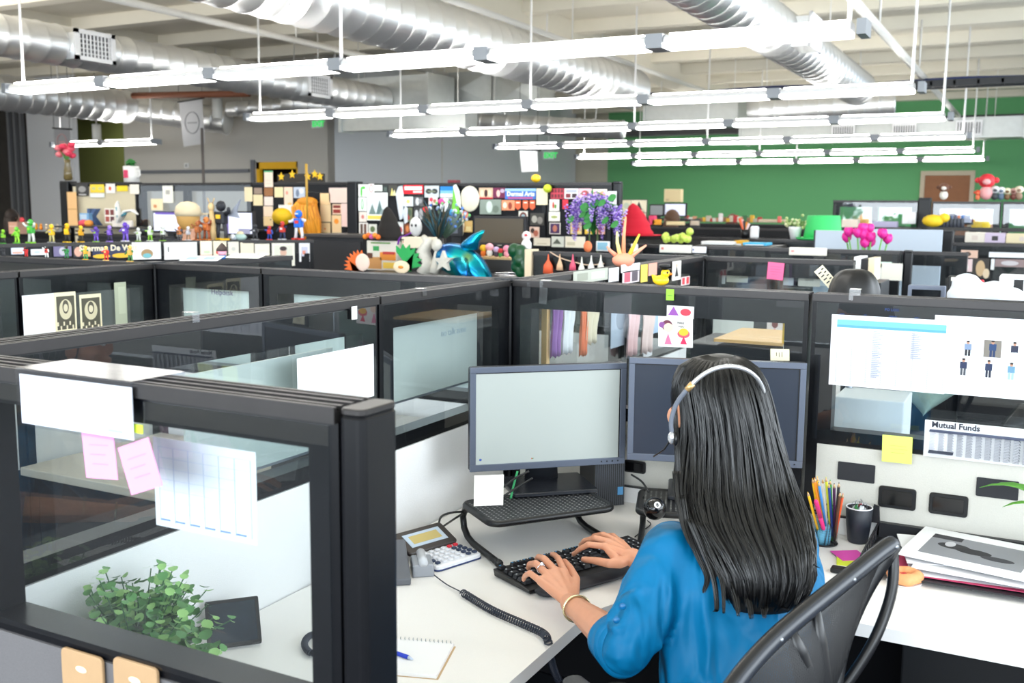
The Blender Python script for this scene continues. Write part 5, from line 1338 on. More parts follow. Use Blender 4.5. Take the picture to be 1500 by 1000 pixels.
# clear tape tabs over the caps
for i, (x, y, w_, h_, pl) in enumerate(((771, 425, .03, .05, 'B'), (796, 428, .028, .075, 'B'), (560, 0, 0, 0, None), (1252, 432, .03, .03, 'B'), (287, 465, .02, .02, 'A'), (622, 428, .02, .02, 'A'))):
    if pl is None: continue
    if pl == 'B': p = P(x, y, Y=YS+.0005); fr = Fr(p, (1, 0, .06*(-1)**i), (0, 0, 1))
    else: p = P(x, y, X=XI); fr = Fr(p, (0, 1, 0), (0, 0, 1))
    mb = MB().box((0, 0, 0), (w_, h_, .0008), TAPE).bbox((-w_/2, h_/2, -.03), (w_/2, h_/2+.0008, .0008), TAPE)
    o = mb.build('tape_strip'); o.matrix_world = fr.T(); tag(o, ['clear tape strip folded over the cap, nearest the corner post', 'longer clear tape strip on the glass right of the corner post', '', 'clear tape piece above the schedule sheet', 'clear tape piece on the long left partition', 'clear tape piece on the left partition close to the corner post'][i], 'tape', 'pieces of clear tape')
tp = MB(); rnd = random.Random(11)
for k in range(7): tp.box((rnd.uniform(-.03, .03), rnd.uniform(-.02, .02), .001+.002*k), (.05, .018, .0008), TAPE, rz=rnd.uniform(-1, 1))
o = tp.build('tape_strip'); o.location = (XA, YB0, TOP+.008); tag(o, 'crumpled clear tape on top of the corner post', 'tape', 'pieces of clear tape')
# cartoon card on the glass behind the monitors
card = onB('greeting_card', 'white card with a drawn girl and a bouquet, taped behind the monitors', 'card', 965, 462, 1014, 510, (246, 242, 240),
    [(.10, .52, .42, .88, (110, 50, 70), 'e'), (.02, .62, .2, .82, (140, 80, 150), 'e'), (.16, .48, .44, .78, (250, 214, 190), 'e'), (.18, .08, .4, .45, (238, 120, 160), 't'), (.56, .30, .92, .58, (240, 90, 110), 'e'), (.60, .38, .88, .62, (250, 190, 50), 'e'), (.64, .10, .84, .36, (225, 40, 90), 't')], rot=.03)
text('MAKE', .009, BLACKP, card, (.005, .025, .0022), (0, 0, 0)); text('YOU', .009, BLACKP, card, (.009, .014, .0022), (0, 0, 0))
onB('greeting_card', 'second drawn card hidden behind the girl card, purple hat above', 'card', 977, 447, 1016, 467, (240, 236, 238), [(.05, .2, .45, .95, (150, 80, 170), 't'), (.5, .2, .9, .8, (215, 60, 80), 'e')], off=-.0008)
onB('sticky_note', 'green sticky note strip high on the glass above the girl card', 'sticky note', 976, 423, 987, 440, (150, 205, 60), [(.2, .4, .8, .45, (90, 150, 40))])
onB('sticky_note', 'cream note with pencilled letters above the dark monitor', 'sticky note', 1129, 510, 1156, 529, (240, 232, 200), [(.3, .4, .34, .7, (110, 100, 80)), (.45, .3, .48, .7, (110, 100, 80)), (.6, .3, .63, .75, (110, 100, 80))], rot=.05)

# ---------------- neighbouring cubicle to the left
DT = mat('tan_laminate', (196, 186, 170), .5); GDK = mat('grey_laminate', (168, 168, 166), .5)
o = MB().bbox((-2.25, 1.01, .705), (-1.60, 2.89, .735), DT).bbox((-3.12, 2.25, .705), (-2.2505, 2.89, .735), DT).build('worktop', bevel=.004); tag(o, 'tan worktop of the neighbouring cubicle behind the left glass', 'desk')
def simple_chair(label, loc, rz, M=CF):
    th = thing('office_chair', label, 'chair', loc, rz)
    MB().rbox((0, 0, .46), (.48, .46, .08), .1, mat('black_seat_fabric', (26, 27, 30), .9), seg=6).build('seat', th)
    rs = []
    for z_, w_, y_, d_ in ((.55, .18, -.23, .03), (.65, .22, -.25, .035), (.8, .235, -.265, .035), (.95, .22, -.28, .03), (1.03, .17, -.29, .02)):
        rs.append([Vector((w_*math.cos(2*PI*k/20), y_+d_*math.sin(2*PI*k/20)+.03*math.cos(2*PI*k/20)**2, z_)) for k in range(20)])
    MB().loft(rs, M).build('backrest', th)
    MB().tube([(0, 0, .08), (0, 0, .43)], .03, STEEL, 12).build('gas_column', th)
    for s in (-1, 1): MB().tube([(s*.26, -.1, .45), (s*.29, -.1, .66), (s*.29, .1, .67)], .018, M, 8).build('armrest', th)
    for k in range(5):
        a = k*2*PI/5; MB().tube([(0, 0, .09), (.3*math.cos(a), .3*math.sin(a), .05)], [.03, .02], M, 8).build('base_leg', th)
    return th
simple_chair('black office chair behind the left glass, at the left edge', (-2.35, 1.55, 0), -1.4)
def pxbox(name, label, cat_, x0, y0, x1, y1, Y, dep, M, parts=(), group=None, bevel=.004, z0=None, rz=0):
    a = P(x0, y0, Y=Y); b = P(x1, y1, Y=Y); zb = b.z if z0 is None else z0
    th = thing(name, label, cat_, ((a.x+b.x)/2, Y, zb), rz, group)
    W2, H2 = b.x-a.x, a.z-zb
    MB().bbox((-W2/2, 0, 0), (W2/2, dep, H2), M).build('body', th, bevel=bevel)
    for nm, u0, v0, u1, v1, M2, pr in parts:
        MB().bbox(((u0-.5)*W2, -pr, v0*H2), ((u1-.5)*W2, -.0002, v1*H2), M2 if not isinstance(M2, tuple) else flat(M2)).build(nm, th)
    return th
pb = thing('printer', 'black boxy printer on the tan desk behind the left glass', 'printer', (-1.90, 2.60, DZ))
MB().bbox((-.20, -.22, 0), (.20, .22, .20), mat('black_box_plastic', (34, 35, 39), .4)).build('body', pb, bevel=.01)
MB().bbox((-.19, -.21, .201), (.19, .21, .212), GDK).build('lid', pb); MB().bbox((.2005, -.12, .1), (.206, .12, .104), flat((150, 150, 155))).build('slot', pb)
# pale whiteboards standing behind the glass
BOARD = mat('pale_whiteboard', (222, 230, 222), .35)
def board(label, p0, p1, z0, z1, th=.006):
    p0 = Vector(p0); p1 = Vector(p1); d = p1-p0; mid = (p0+p1)/2
    t_ = thing('whiteboard', label, 'whiteboard', (mid.x, mid.y, z0), math.atan2(d.y, d.x), 'pale boards fixed behind the glass')
    L_ = d.length
    MB().bbox((-L_/2, -th/2, 0), (L_/2, th/2, z1-z0), BOARD).build('board', t_)
    MB().bbox((-L_/2, -th/2-.002, -.006), (L_/2, th/2+.002, -.0002), STEEL).build('edge_strip', t_)
    return t_
bd1 = board('pale whiteboard with faint writing behind the glass left of the monitors', (XA-.042, 2.27, 0), (XA-.042, 2.81, 0), 1.10, 1.335)
text('no talk zone', .03, flat((190, 205, 214)), bd1, (.05, -.0036, .16), (PI/2, 0, 0))
board('pale whiteboard low behind the long left glass', (XA-.042, 1.55, 0), (XA-.042, 2.06, 0), 1.04, 1.29)
bd2 = board('pale whiteboard with a scribble, behind the second partition left of the corner', (-3.06, YB0+.042, 0), (-2.655, YB0+.042, 0), 1.03, 1.345)
text('Helpdesk', .03, flat((110, 90, 140)), bd2, (-.05, -.0036, .27), (PI/2, 0, 0))
board('long pale whiteboard behind the partition left of the corner post', (-2.49, YB0+.042, 0), (-1.68, YB0+.042, 0), 1.03, 1.335)
# leafy plant in the neighbour cubicle
def strap_plant(label, loc, n, Lh, seed, M, pot=True, spread=1.0, dirs=None, name='leafy_plant', wd=.02):
    th = thing(name, label, 'plant', loc); r = random.Random(seed)
    if pot: MB().lathe([(.05, 0), (.065, .09), (.07, .11), (.062, .112), (.055, .09)], (0, 0, 0), flat((210, 210, 206)), 20).build('pot', th)
    for i in range(n):
        a = dirs[i] if dirs else i*2.4; Lq = Lh*(.7+.5*r.random()); mb = MB(); vs = []
        K = 9; d = Vector((math.cos(a), math.sin(a), 0)); s = Vector((-d.y, d.x, 0))
        for k in range(K+1):
            t = k/K; p = d*(Lq*.75*spread*t) + Vector((0, 0, (.09 if pot else 0)+Lq*(1.15*t-.75*t*t)))
            w_ = wd*math.sin(PI*min(1, .12+t*.88))**.7*(1 if t < .99 else .1)
            vs += [p-s*w_+Vector((0, 0, w_*.35)), p, p+s*w_+Vector((0, 0, w_*.35))]
        mb.add(vs, [(k*3+j, k*3+j+1, k*3+j+4, k*3+j+3) for k in range(K) for j in range(2)], M, True)
        o = mb.build('leaf', th); q = o.modifiers.new('thickness', 'SOLIDIFY'); q.thickness = .0008
    return th
LG = mat('glossy_leaf', (52, 92, 58), .35); LB = mat('bright_leaf', (92, 160, 52), .4)
strap_plant('dark strap-leaved plant behind the long left glass', (-2.45, 2.55, DZ), 14, .42, 4, LG)
sp2 = P(1530, 770, Y=2.76)
strap_plant('green arching leaves reaching in from the right edge above the tray', (sp2.x+.10, 2.74, DZ), 5, .36, 9, LB, dirs=[PI, PI-.25, PI+.35, .4, 1.4], wd=.016)
# ---------------- cubicle behind the monitors: scarves and papers
sc = [('purple knotted scarf hanging on the partition behind the glass', (150, 100, 170), 803, 818, 442, 520), ('white fringed scarf hanging beside the purple one', (236, 238, 240), 819, 836, 443, 516), ('orange scarf hanging between white and cream ones', (240, 140, 100), 846, 856, 445, 518), ('cream fringed scarf right of the orange one', (232, 222, 196), 853, 872, 447, 502), ('pale pink curtain-like scarf, right part behind the glass', (244, 206, 206), 915, 932, 450, 520), ('second pale pink scarf next to it, to the right', (246, 222, 216), 936, 955, 450, 516)]
for lb, col, x0, x1, y0, y1 in sc:
    Xp = -1.468; a = P(x0, y0, X=Xp); b = P(x1, y0, X=Xp); zt = min(1.335, a.z); zb = P(x0, y1, X=Xp).z
    mb = MB(); K, J = 16, 8; vs = []
    for j in range(J+1):
        for k in range(K+1):
            u = k/K; z_ = zt+(zb-zt)*j/J
            vs.append((Xp+.012+.008*math.sin(u*PI*5+j*.3), a.y+(b.y-a.y)*(u+.05*math.sin(j*.8)), z_-(.018*((k*7) % 3)/3 if j == J else 0)))
    mb.add(vs, [(j*(K+1)+k, j*(K+1)+k+1, (j+1)*(K+1)+k+1, (j+1)*(K+1)+k) for j in range(J) for k in range(K)], mat('cloth_%d_%d_%d' % col, col, .9), True)
    o = mb.build('scarf'); q = o.modifiers.new('thickness', 'SOLIDIFY'); q.thickness = .002; tag(o, lb, 'scarf', 'scarves on the partition behind the monitors')
o = MB().bbox((-1.484, 3.05, 1.0), (-1.464, 3.075, 1.34), mat('light_wood', (225, 185, 125), .5)).build('wooden_batten'); tag(o, 'light wooden batten left of the scarves', 'batten')
for i, (x0, y0, x1, y1, col, lb) in enumerate(((896, 430, 929, 500, (176, 190, 206), 'blue grey printed poster seen through the glass behind the pale monitor'), (947, 440, 978, 482, (190, 214, 240), 'page with a blue header behind the glass by the girl card'), (943, 488, 955, 520, (240, 240, 242), 'small white page low behind the glass'), (915, 493, 926, 522, (120, 124, 128), 'black and white patterned strip behind the glass'))):
    fr, w_, h_ = fit(x0, y0, x1, y1, X=-1.474)
    sheet('printed_page', fr, w_, h_, col, [(.1, .8, .9, .92, (90, 130, 190))] if i == 1 else ([(.2, .3, .6, .7, (130, 144, 160), 'e'), (.5, .1, .9, .5, (206, 214, 224), 'e')] if i == 0 else []), lb, 'paper')
dk = MB().bbox((-1.48, 4.30, .705), (-.62, 4.88, .735), DESKM).bbox((-1.0, 3.0, .705), (-.62, 4.2995, .735), DESKM).build('worktop', bevel=.004); tag(dk, 'white worktop in the cubicle right behind the monitors', 'desk')
o = pxbox('drawer_unit', 'dark wide drawer with a tan top seen above the dark monitor', 'drawer unit', 1005, 502, 1128, 530, 3.45, .35, CHAR, [('drawer', .05, .1, .95, .55, (60, 60, 64), .004)], z0=.736)
o = MB().bbox((-1.0, 3.44, o.children[0].dimensions.z*0+P(1060, 501, Y=3.45).z+.001), (-.70, 3.82, P(1060, 501, Y=3.45).z+.012), mat('light_wood', (225, 185, 125), .5)).build('wooden_board'); tag(o, 'light wooden board on the dark drawer above the monitor', 'board')
for i, (x0, y0, x1, y1, col, lb) in enumerate(((1045, 458, 1103, 497, (214, 218, 212), 'pale sheet on the far partition above the woman\'s head'), (1124, 464, 1146, 494, (226, 216, 212), 'small picture card with a girl on the far partition'))):
    fr, w_, h_ = fit(x0, y0, x1, y1, Y=4.885)
    sheet('printed_page', fr, w_, h_, col, [(.3, .45, .7, .85, (120, 60, 60), 'e'), (.3, .2, .7, .45, (220, 120, 140), 't')] if i else [], lb, 'paper')
onB('folder', 'yellow card strip behind the right end of the monitor glass', 'card', 1147, 463, 1163, 504, (238, 190, 50), [], Y=YB0+.036, off=-.002)
onB('printed_page', 'pale narrow sheet under the yellow card strip', 'paper', 1147, 505, 1163, 532, (214, 212, 200), [], Y=YB0+.036, off=-.002)
# ---------------- cubicle behind the right glass
o = MB().bbox((-.50, 3.0, .705), (.60, 3.5, .735), DESKM).build('worktop', bevel=.004); tag(o, 'white worktop behind the right glass', 'desk')
pxbox('paper_stack', 'white boxes stacked behind the right glass below the schedule', 'box', 1222, 580, 1322, 640, 3.12, .2, mat('white_card', (228, 234, 236), .6), [('label', .3, .5, .34, .54, (180, 190, 196), .001)], z0=.736)
jk = MB(); rs = []
for k in range(9):
    t = k/8; z_ = .95+.30*t
    rs.append([Vector((.0+(.16*math.sin(PI*(1-t*.75)))*math.cos(a)*(1+.06*math.sin(a*5+t*4)), .08*math.sin(a)*(1+.1*math.sin(a*4)), z_)) for a in [2*PI*q/24 for q in range(24)]])
jk.loft(rs, mat('sage_quilted_cloth', (150, 176, 168), .9, noise_s=30, noise_a=.3)); o = jk.build('jacket'); o.location = (P(1355, 610, Y=3.75).x, 3.75, 0); tag(o, 'sage green jacket draped over a chair behind the right glass', 'jacket')
simple_chair('black office chair behind the right glass under the fashion photos', (.02, 3.95, 0), .4)
# ================================================================== PLANTS OF SMALL THINGS FURTHER BACK
def toy(label, x, base, h, body, limb, acc, cat_='toy figure', group='toy robots on the low partition', style=0, seed=0, name='toy_figure'):
    """base: world point of the feet; h: height in metres"""
    th = thing(name, label, cat_, base, 0, group); r = random.Random(seed); s = h
    B, Lm, A = (flat(q) for q in (body, limb, acc))
    MB().rbox((0, 0, .55*s), (.30*s, .20*s, .30*s), .04*s, B, seg=2).box((0, -.11*s, .58*s), (.14*s, .03*s, .10*s), A).build('torso', th)
    MB().ball((0, 0, .84*s), (.13*s, .12*s, .14*s), A if style == 1 else B, 10).box((0, -.11*s, .85*s), (.12*s, .03*s, .04*s), Lm).build('head', th)
    for q in (-1, 1):
        MB().tube([(q*.09*s, 0, .42*s), (q*.13*s, .01*s, .2*s), (q*.14*s, 0, .05*s)], [.06*s, .05*s, .055*s], Lm, 6).box((q*.14*s, -.04*s, .025*s), (.12*s, .2*s, .05*s), A).build('leg', th)
        e = r.uniform(-.1, .35)
        MB().tube([(q*.17*s, 0, .66*s), (q*.28*s, -.04*s, (.55+e*.5)*s), (q*.34*s, -.1*s, (.5+e)*s)], [.06*s, .05*s, .045*s], B if style == 2 else Lm, 6).build('arm', th)
    if style == 2:
        for q in (-1, 1):
            MB().prism([(q*.12*s, .6*s), (q*.55*s, 1.0*s), (q*.42*s, .7*s), (q*.5*s, .55*s)][::q], -.02*s, .02*s, flat((150, 156, 170)), Matrix.Translation((0, .1*s, 0)) @ Matrix.Rotation(PI/2, 4, 'X')).build('wing', th)
    return th
class Ln:
    """vertical plane through two ground points"""
    def __init__(s, a, b):
        s.a = Vector((a[0], a[1], 0)); s.d = (Vector((b[0], b[1], 0))-s.a).normalized(); s.n = Vector((s.d.y, -s.d.x, 0))
    def at(s, px, py, off=0.0):
        r = ray(px, py); t = ((s.a+s.n*off-EYEP).dot(s.n))/r.dot(s.n); return EYEP+r*t
    def sh(s, name, label, cat_, x0, y0, x1, y1, base, patches=(), off=.04, group=None, rot=0.0, th=.002, z0=None):
        a = s.at(x0, y0, off); b = s.at(x1, y1, off); c = (a+b)/2
        return sheet(name, Fr(c, s.d, (0, 0, 1)), (b-a).dot(s.d), abs(a.z-b.z), base, patches, label, cat_, group, rot=rot, th=th)
L1 = Ln(A1, A2); L2 = Ln(A2+(A3-A2)*.03, A4)
def onledge(line, x, z=TOP):
    p = line.at(x, 350); p.z = z+.001; return p
bots = [('lime green and black', 5, .085, (130, 190, 40), (30, 34, 30), (70, 150, 50), 0), ('lime green frog-like', 25, .10, (130, 205, 50), (150, 215, 60), (90, 180, 50), 1), ('tall green and white', 46, .145, (60, 165, 60), (200, 205, 200), (130, 200, 40), 0), ('squat yellow and grey', 76, .115, (240, 190, 30), (190, 180, 120), (150, 150, 156), 0),
        ('yellow and black with big chest', 99, .12, (245, 190, 20), (36, 34, 30), (245, 200, 40), 0), ('slim amber', 119, .105, (235, 170, 30), (50, 44, 30), (245, 190, 40), 1), ('dark purple and lime', 141, .10, (90, 60, 160), (110, 80, 190), (150, 205, 60), 0), ('lilac and black', 161, .105, (130, 90, 200), (50, 40, 80), (160, 130, 220), 1),
        ('violet and white', 184, .125, (100, 60, 180), (120, 90, 200), (230, 226, 240), 0), ('small white and lime', 203, .09, (225, 228, 220), (220, 224, 216), (150, 200, 60), 0), ('white with green head', 220, .10, (216, 222, 210), (140, 200, 60), (235, 238, 230), 1), ('white, black and lime', 239, .10, (225, 228, 222), (40, 44, 40), (140, 195, 60), 0)]
for i, (nm, x, h, b_, l_, a_, st_) in enumerate(bots): toy('%s toy robot standing on the low partition' % nm, x, onledge(L1, x), h, b_, l_, a_, style=st_, seed=i)
for i, (nm, x, h, b_, l_, a_, st_) in enumerate([('grey and orange fox', 263, .095, (200, 120, 60), (90, 90, 96), (60, 56, 54), 0), ('grey and white wolf', 276, .095, (190, 192, 200), (150, 120, 90), (225, 226, 232), 1), ('brown bear-like', 290, .13, (170, 96, 46), (150, 84, 40), (196, 116, 60), 0), ('orange brown crouching', 303, .16, (190, 100, 44), (150, 70, 30), (214, 130, 60), 1)]):
    toy('%s toy creature on the low partition' % nm, x, onledge(L2, x), h, b_, l_, a_, style=st_, seed=20+i, group='toy creatures on the low partition')
toy('big winged black and yellow toy robot on the low partition', 325, onledge(L2, 325), .27, (34, 36, 44), (50, 52, 60), (240, 190, 40), style=2, seed=40)
toy('small dark knight toy with grey plume on the low partition', 374, onledge(L2, 374), .11, (46, 48, 54), (60, 62, 66), (160, 162, 166), seed=41)
toy('small red and blue toy figure on the low partition', 395, onledge(L2, 395), .10, (200, 50, 50), (40, 80, 180), (230, 60, 50), seed=42)
toy('red, white and navy toy robot on the low partition', 414, onledge(L2, 414), .13, (210, 60, 50), (40, 50, 90), (230, 232, 236), seed=43)
toy('blue and white toy robot, rightmost on the low partition', 438, onledge(L2, 438), .21, (30, 110, 220), (235, 236, 240), (225, 60, 50), seed=44)
o = MB().ball((0, 0, .02), (.05, .035, .025), flat((170, 196, 190)), 12).ball((.0, 0, .045), (.03, .02, .015), flat((220, 205, 170)), 10).build('toy_turtle'); o.location = onledge(L2, 352); tag(o, 'little teal and tan toy house or turtle on the low partition', 'toy')
o = MB().ball((0, 0, .02), .02, flat((225, 228, 232)), 10).ball((.02, 0, .012), .012, flat((180, 190, 200)), 8).build('toy_ball'); o.location = onledge(L2, 341); tag(o, 'tiny white and grey toy beside the winged robot', 'toy')
# giraffe-like twig figure
o = MB().tube([(0, 0, 0), (.01, 0, .10), (0, 0, .2)], [.03, .02, .015], flat((214, 182, 130)), 8).ball((0, 0, .22), (.022, .025, .03), flat((220, 190, 140)), 10).tube([(-.012, 0, .24), (-.03, 0, .28)], .004, flat((200, 170, 120)), 5).tube([(.012, 0, .24), (.03, 0, .28)], .004, flat((200, 170, 120)), 5).build('toy_giraffe'); o.location = onledge(L2, 306)+Vector((0, .03, .12)); o.location.z = TOP+.001; tag(o, 'tan long-necked toy behind the brown creatures', 'toy')
# sheets along the two low toy partitions
def port(bg, sk, cl, hr): return [(.1, .1, .9, .9, bg), (.25, .1, .75, .45, cl, 'e'), (.36, .4, .64, .78, sk, 'e'), (.34, .66, .66, .86, hr, 'e')]
for i, (x0, y0, x1, y1, col, pt, lb) in enumerate([(16, 363, 35, 372, (214, 224, 240), [(.1, .1, .9, .4, (240, 170, 150))], 'small blue and white postcard'), (45, 365, 68, 373, (232, 238, 244), [(.2, .3, .6, .7, (190, 206, 220), 'e')], 'white postcard with faint clouds'), (78, 361, 105, 375, (120, 112, 150), [(.3, .1, .7, .9, (190, 186, 200), 'e')], 'grey violet photo'),
    (107, 361, 133, 376, (60, 60, 66), [(.05, .05, .5, .95, (226, 170, 150), 'e'), (.55, .05, .98, .95, (235, 180, 120))], 'photo of two smiling faces'), (135, 361, 192, 377, (44, 52, 84), [(.0, .0, .45, .35, (240, 190, 50), 'e'), (.5, .0, 1, .4, (240, 190, 50), 'e')], 'navy poster with yellow dunes and a name'), (193, 355, 236, 379, (250, 250, 250), [(.3, .05, .72, .6, (170, 140, 100), 'e'), (.36, .08, .66, .35, (120, 190, 200), 'e')], 'white sheet with a brown round badge')]):
    o = L1.sh('photo_card' if i < 4 else 'poster', lb+' under the toy robots', 'card' if i < 4 else 'poster', x0, y0, x1, y1, col, pt, group='cards on the low toy partition')
    if i == 4: text('Sherman De Witt', .050, flat((236, 226, 200)), o, (-.20, .01, .0026), (0, 0, 0), bold=.0015)
o = L1.sh('poster', 'wide white sheet with a small black mark under the toy robots', 'poster', 240, 355, 289, 379, (250, 250, 248), [(.11, .45, .14, .75, (40, 40, 44)), (.2, .4, .7, .44, (236, 220, 222))])
for i, (x0, x1, y0, y1, col, pt, lb) in enumerate([(293, 311, 353, 375, (248, 232, 212), [(.0, .02, 1, .1, (240, 170, 150)), (.3, .2, .8, .35, (200, 220, 180))], 'cream card with a coral lower edge'), (312, 332, 353, 374, (246, 232, 204), [(.2, .1, .4, .35, (200, 60, 40), 'e'), (.4, .1, .65, .3, (230, 180, 50), 'e')], 'cream card with red and yellow berries'), (334, 350, 354, 373, (232, 226, 210), [(.3, .3, .7, .6, (200, 198, 190), 'e')], 'cream card with a grey sketch'),
    (352, 372, 355, 373, (240, 226, 200), [], 'plain tan card behind the cupcake'), (373, 395, 357, 374, (244, 236, 216), [(.2, .4, .7, .44, (210, 204, 190))], 'rounded cream card'), (398, 432, 356, 389, (244, 240, 226), port((224, 224, 210), (220, 180, 160), (170, 30, 50), (60, 50, 50)), 'photo of a man in red with a guitar'), (438, 454, 356, 383, (246, 246, 250), [(.2, .3, .8, .8, (206, 206, 226)), (.3, .4, .6, .6, (226, 150, 130))], 'white card with a pastel drawing')]):
    L2.sh('photo_card', lb+' on the partition under the toys', 'card', x0, y0, x1, y1, col, pt, group='cards on the low toy partition')
# small figures on the nearer cap at left
for i, (nm, x, h, b_, l_, a_) in enumerate([('black hooded', 6, .045, (34, 34, 38), (50, 50, 54), (30, 30, 34)), ('red caped', 39, .048, (214, 40, 40), (214, 40, 40), (30, 30, 32)), ('red and black with a golden bow', 69, .055, (200, 50, 40), (230, 230, 226), (30, 30, 30)), ('green archer', 98, .060, (40, 140, 70), (40, 120, 60), (60, 46, 40)), ('yellow haired green', 126, .060, (240, 170, 40), (50, 150, 80), (250, 190, 60)), ('blond red caped', 156, .062, (220, 50, 45), (210, 44, 40), (240, 205, 120)), ('tan fox-eared', 191, .068, (222, 170, 70), (60, 120, 60), (230, 180, 90))]):
    p = P(x, 382, Y=YB0); p.z = TOP+.001; p.y = YB0
    toy('%s tiny figure on the nearer black cap' % nm, x, p, h, b_, l_, a_, style=1, seed=60+i, group='tiny figures on the nearer cap')
cpk = thing('toy_cupcake', 'toy cupcake with chocolate icing, pink face and blue base', 'toy', (-3.17, 3.32, TOP+.001))
MB().lathe([(.014, 0), (.016, .016)], (0, 0, 0), flat((60, 120, 190)), 14).build('blue_base', cpk)
MB().lathe([(.016, .017), (.020, .034)], (0, 0, 0), flat((246, 170, 190)), 14).build('pink_cup', cpk); MB().lathe([(.025, .035), (.024, .044), (.018, .052), (.008, .064), (.001, .07)], (0, 0, 0), flat((50, 34, 30)), 14).build('icing', cpk)
for lb, y_, rz, col, pt in (('white card with small photos lying on the short partition', 3.18, .5, (240, 244, 250), [(.1, .2, .4, .8, (150, 170, 190)), (.55, .2, .85, .8, (150, 170, 190))]), ('sheet of pastel coloured dots lying on the short partition', 3.45, .35, (246, 244, 240), [(.1+.2*k, .15+.3*j, .2+.2*k, .3+.3*j, ((250, 200, 170), (250, 230, 130), (240, 160, 180), (200, 224, 170))[(k+j) % 4], 'e') for k in range(4) for j in range(3)])):
    a = rz; sheet('sticker_sheet', Fr((-3.15, y_, TOP+.010), (math.cos(a), math.sin(a), 0), (-math.sin(a), math.cos(a), .12)), .16, .12, col, pt, lb, 'paper')
# framed cards behind the left glass
LX = Ln((-3.13, 2.3), (-3.13, 2.9))
fr, w_, h_ = fit(32, 433, 88, 489, X=-3.13)
sheet('printed_page', fr, w_, h_, (244, 246, 252), [], 'blank white sheet on the left glass, left of the patterned cards', 'paper')
for x0, x1, y0, y1, lb in ((79, 113, 429, 483, 'cream card printed with a black dancer and checkerboard'), (116, 150, 432, 482, 'cream card printed with a black haloed figure')):
    fr, w_, h_ = fit(x0, y0, x1, y1, X=-3.128)
    pt = [(.08, .05, .92, .9, (84, 82, 70)), (.2, .3, .8, .82, (214, 206, 176), 'e'), (.35, .45, .65, .8, (90, 86, 74), 'e'), (.4, .5, .6, .7, (222, 214, 186), 'e')]
    pt += [(.08+.14*k, .05+.1*j, .15+.14*k, .15+.1*j, (226, 218, 190)) for k in range(6) for j in range(2) if (k+j) % 2]
    sheet('art_card', fr, w_, h_, (236, 228, 196), pt, lb, 'card')
fr, w_, h_ = fit(167, 414, 187, 478, X=-3.128); sheet('printed_page', fr, w_, h_, (176, 184, 162), [(.3, .3, .9, .9, (190, 198, 176))], 'narrow olive sheet right of the patterned cards', 'paper')

# ---------------- letter K desk area at left
YQ = 7.25
def onY(name, label, cat_, x0, y0, x1, y1, Y, base, patches=(), group=None, rot=0.0, th=.003):
    fr, w_, h_ = fit(x0, y0, x1, y1, Y=Y)
    return sheet(name, fr, w_, h_, base, patches, label, cat_, group, rot=rot, th=th)
def ypanel(Y, th=.07): return Y-th/2-.006
Y1 = ypanel(YU)
onY('wood_strip', 'pair of light wooden boards on the post beside the letter K', 'board', 98, 281, 114, 331, YU-.075, (232, 186, 130), [(.0, .48, 1, .51, (200, 150, 96))])
onY('art_card', 'dark square sketch, leftmost on the tan partition', 'card', 111, 269, 130, 287, Y1, (48, 48, 50), [(.2, .3, .8, .8, (150, 150, 150), 'e'), (.2, .06, .8, .16, (190, 190, 190))], 'cards on the tan partition')
onY('art_card', 'yellow card with two pale clouds on the tan partition', 'card', 132, 270, 153, 282, Y1, (248, 214, 60), [(.1, .3, .4, .7, (200, 196, 130), 'e'), (.55, .3, .9, .7, (200, 196, 130), 'e')], 'cards on the tan partition')
onY('art_card', 'white strip below the yellow card on the tan partition', 'card', 132, 283, 153, 289, Y1, (236, 240, 240), [], 'cards on the tan partition')
onY('art_card', 'white round sticker with a red rose', 'sticker', 155, 269, 169, 283, Y1, (246, 240, 236), [(.3, .3, .6, .7, (225, 90, 60), 'e')], 'cards on the tan partition')
onY('art_card', 'yellow toy-shaped sticker on the tan partition', 'sticker', 171, 272, 187, 280, Y1, (250, 216, 40), [], 'cards on the tan partition')
onY('art_card', 'white note at the right end of the tan partition', 'card', 190, 270, 204, 284, Y1, (244, 238, 224), [], 'cards on the tan partition')
kp = P(131, 333, Y=YQ-.05)
kt = text('K', .23, mat('blue_glitter', (70, 96, 140), .5, noise_s=60, noise_a=.4), None, (kp.x, YQ-.05, P(140, 329, Y=YQ-.05).z), (PI/2, 0, 0), name='letter_block', extr=.03, bold=.006)
tag(kt, 'large blue glitter letter K standing before the tan partition', 'letter')
shelfz = P(140, 330, Y=YQ).z
sh_ = MB().bbox((P(98, 330, Y=7.1).x, 6.95, shelfz-.02), (P(372, 330, Y=7.1).x, 7.34, shelfz-.004), mat('dark_shelf', (46, 44, 44), .5)).build('shelf'); tag(sh_, 'dark shelf under the letter K and the two screens', 'shelf')
onY('photo_card', 'card with four small photos right of the letter K', 'card', 153, 305, 169, 327, 7.2, (240, 236, 230), [(.08, .55, .45, .92, (150, 60, 60)), (.55, .55, .92, .92, (120, 60, 60)), (.08, .1, .45, .45, (170, 80, 70)), (.55, .1, .92, .45, (90, 50, 60))])
pxbox('toy_box', 'light blue little box with a red base left of the letter K', 'box', 116, 312, 130, 326, 7.12, .05, flat((120, 170, 214)), [('lid', .1, .5, .8, .9, (190, 210, 230), .004)], z0=shelfz)
o = MB().ball((0, 0, .03), (.06, .04, .035), flat((220, 70, 90)), 10).ball((.08, 0, .03), (.05, .04, .035), flat((235, 150, 60)), 10).build('soft_toy'); o.location = (P(122, 329, Y=7.0).x, 7.0, shelfz-.003); tag(o, 'red and orange soft toy at the foot of the letter K', 'toy')
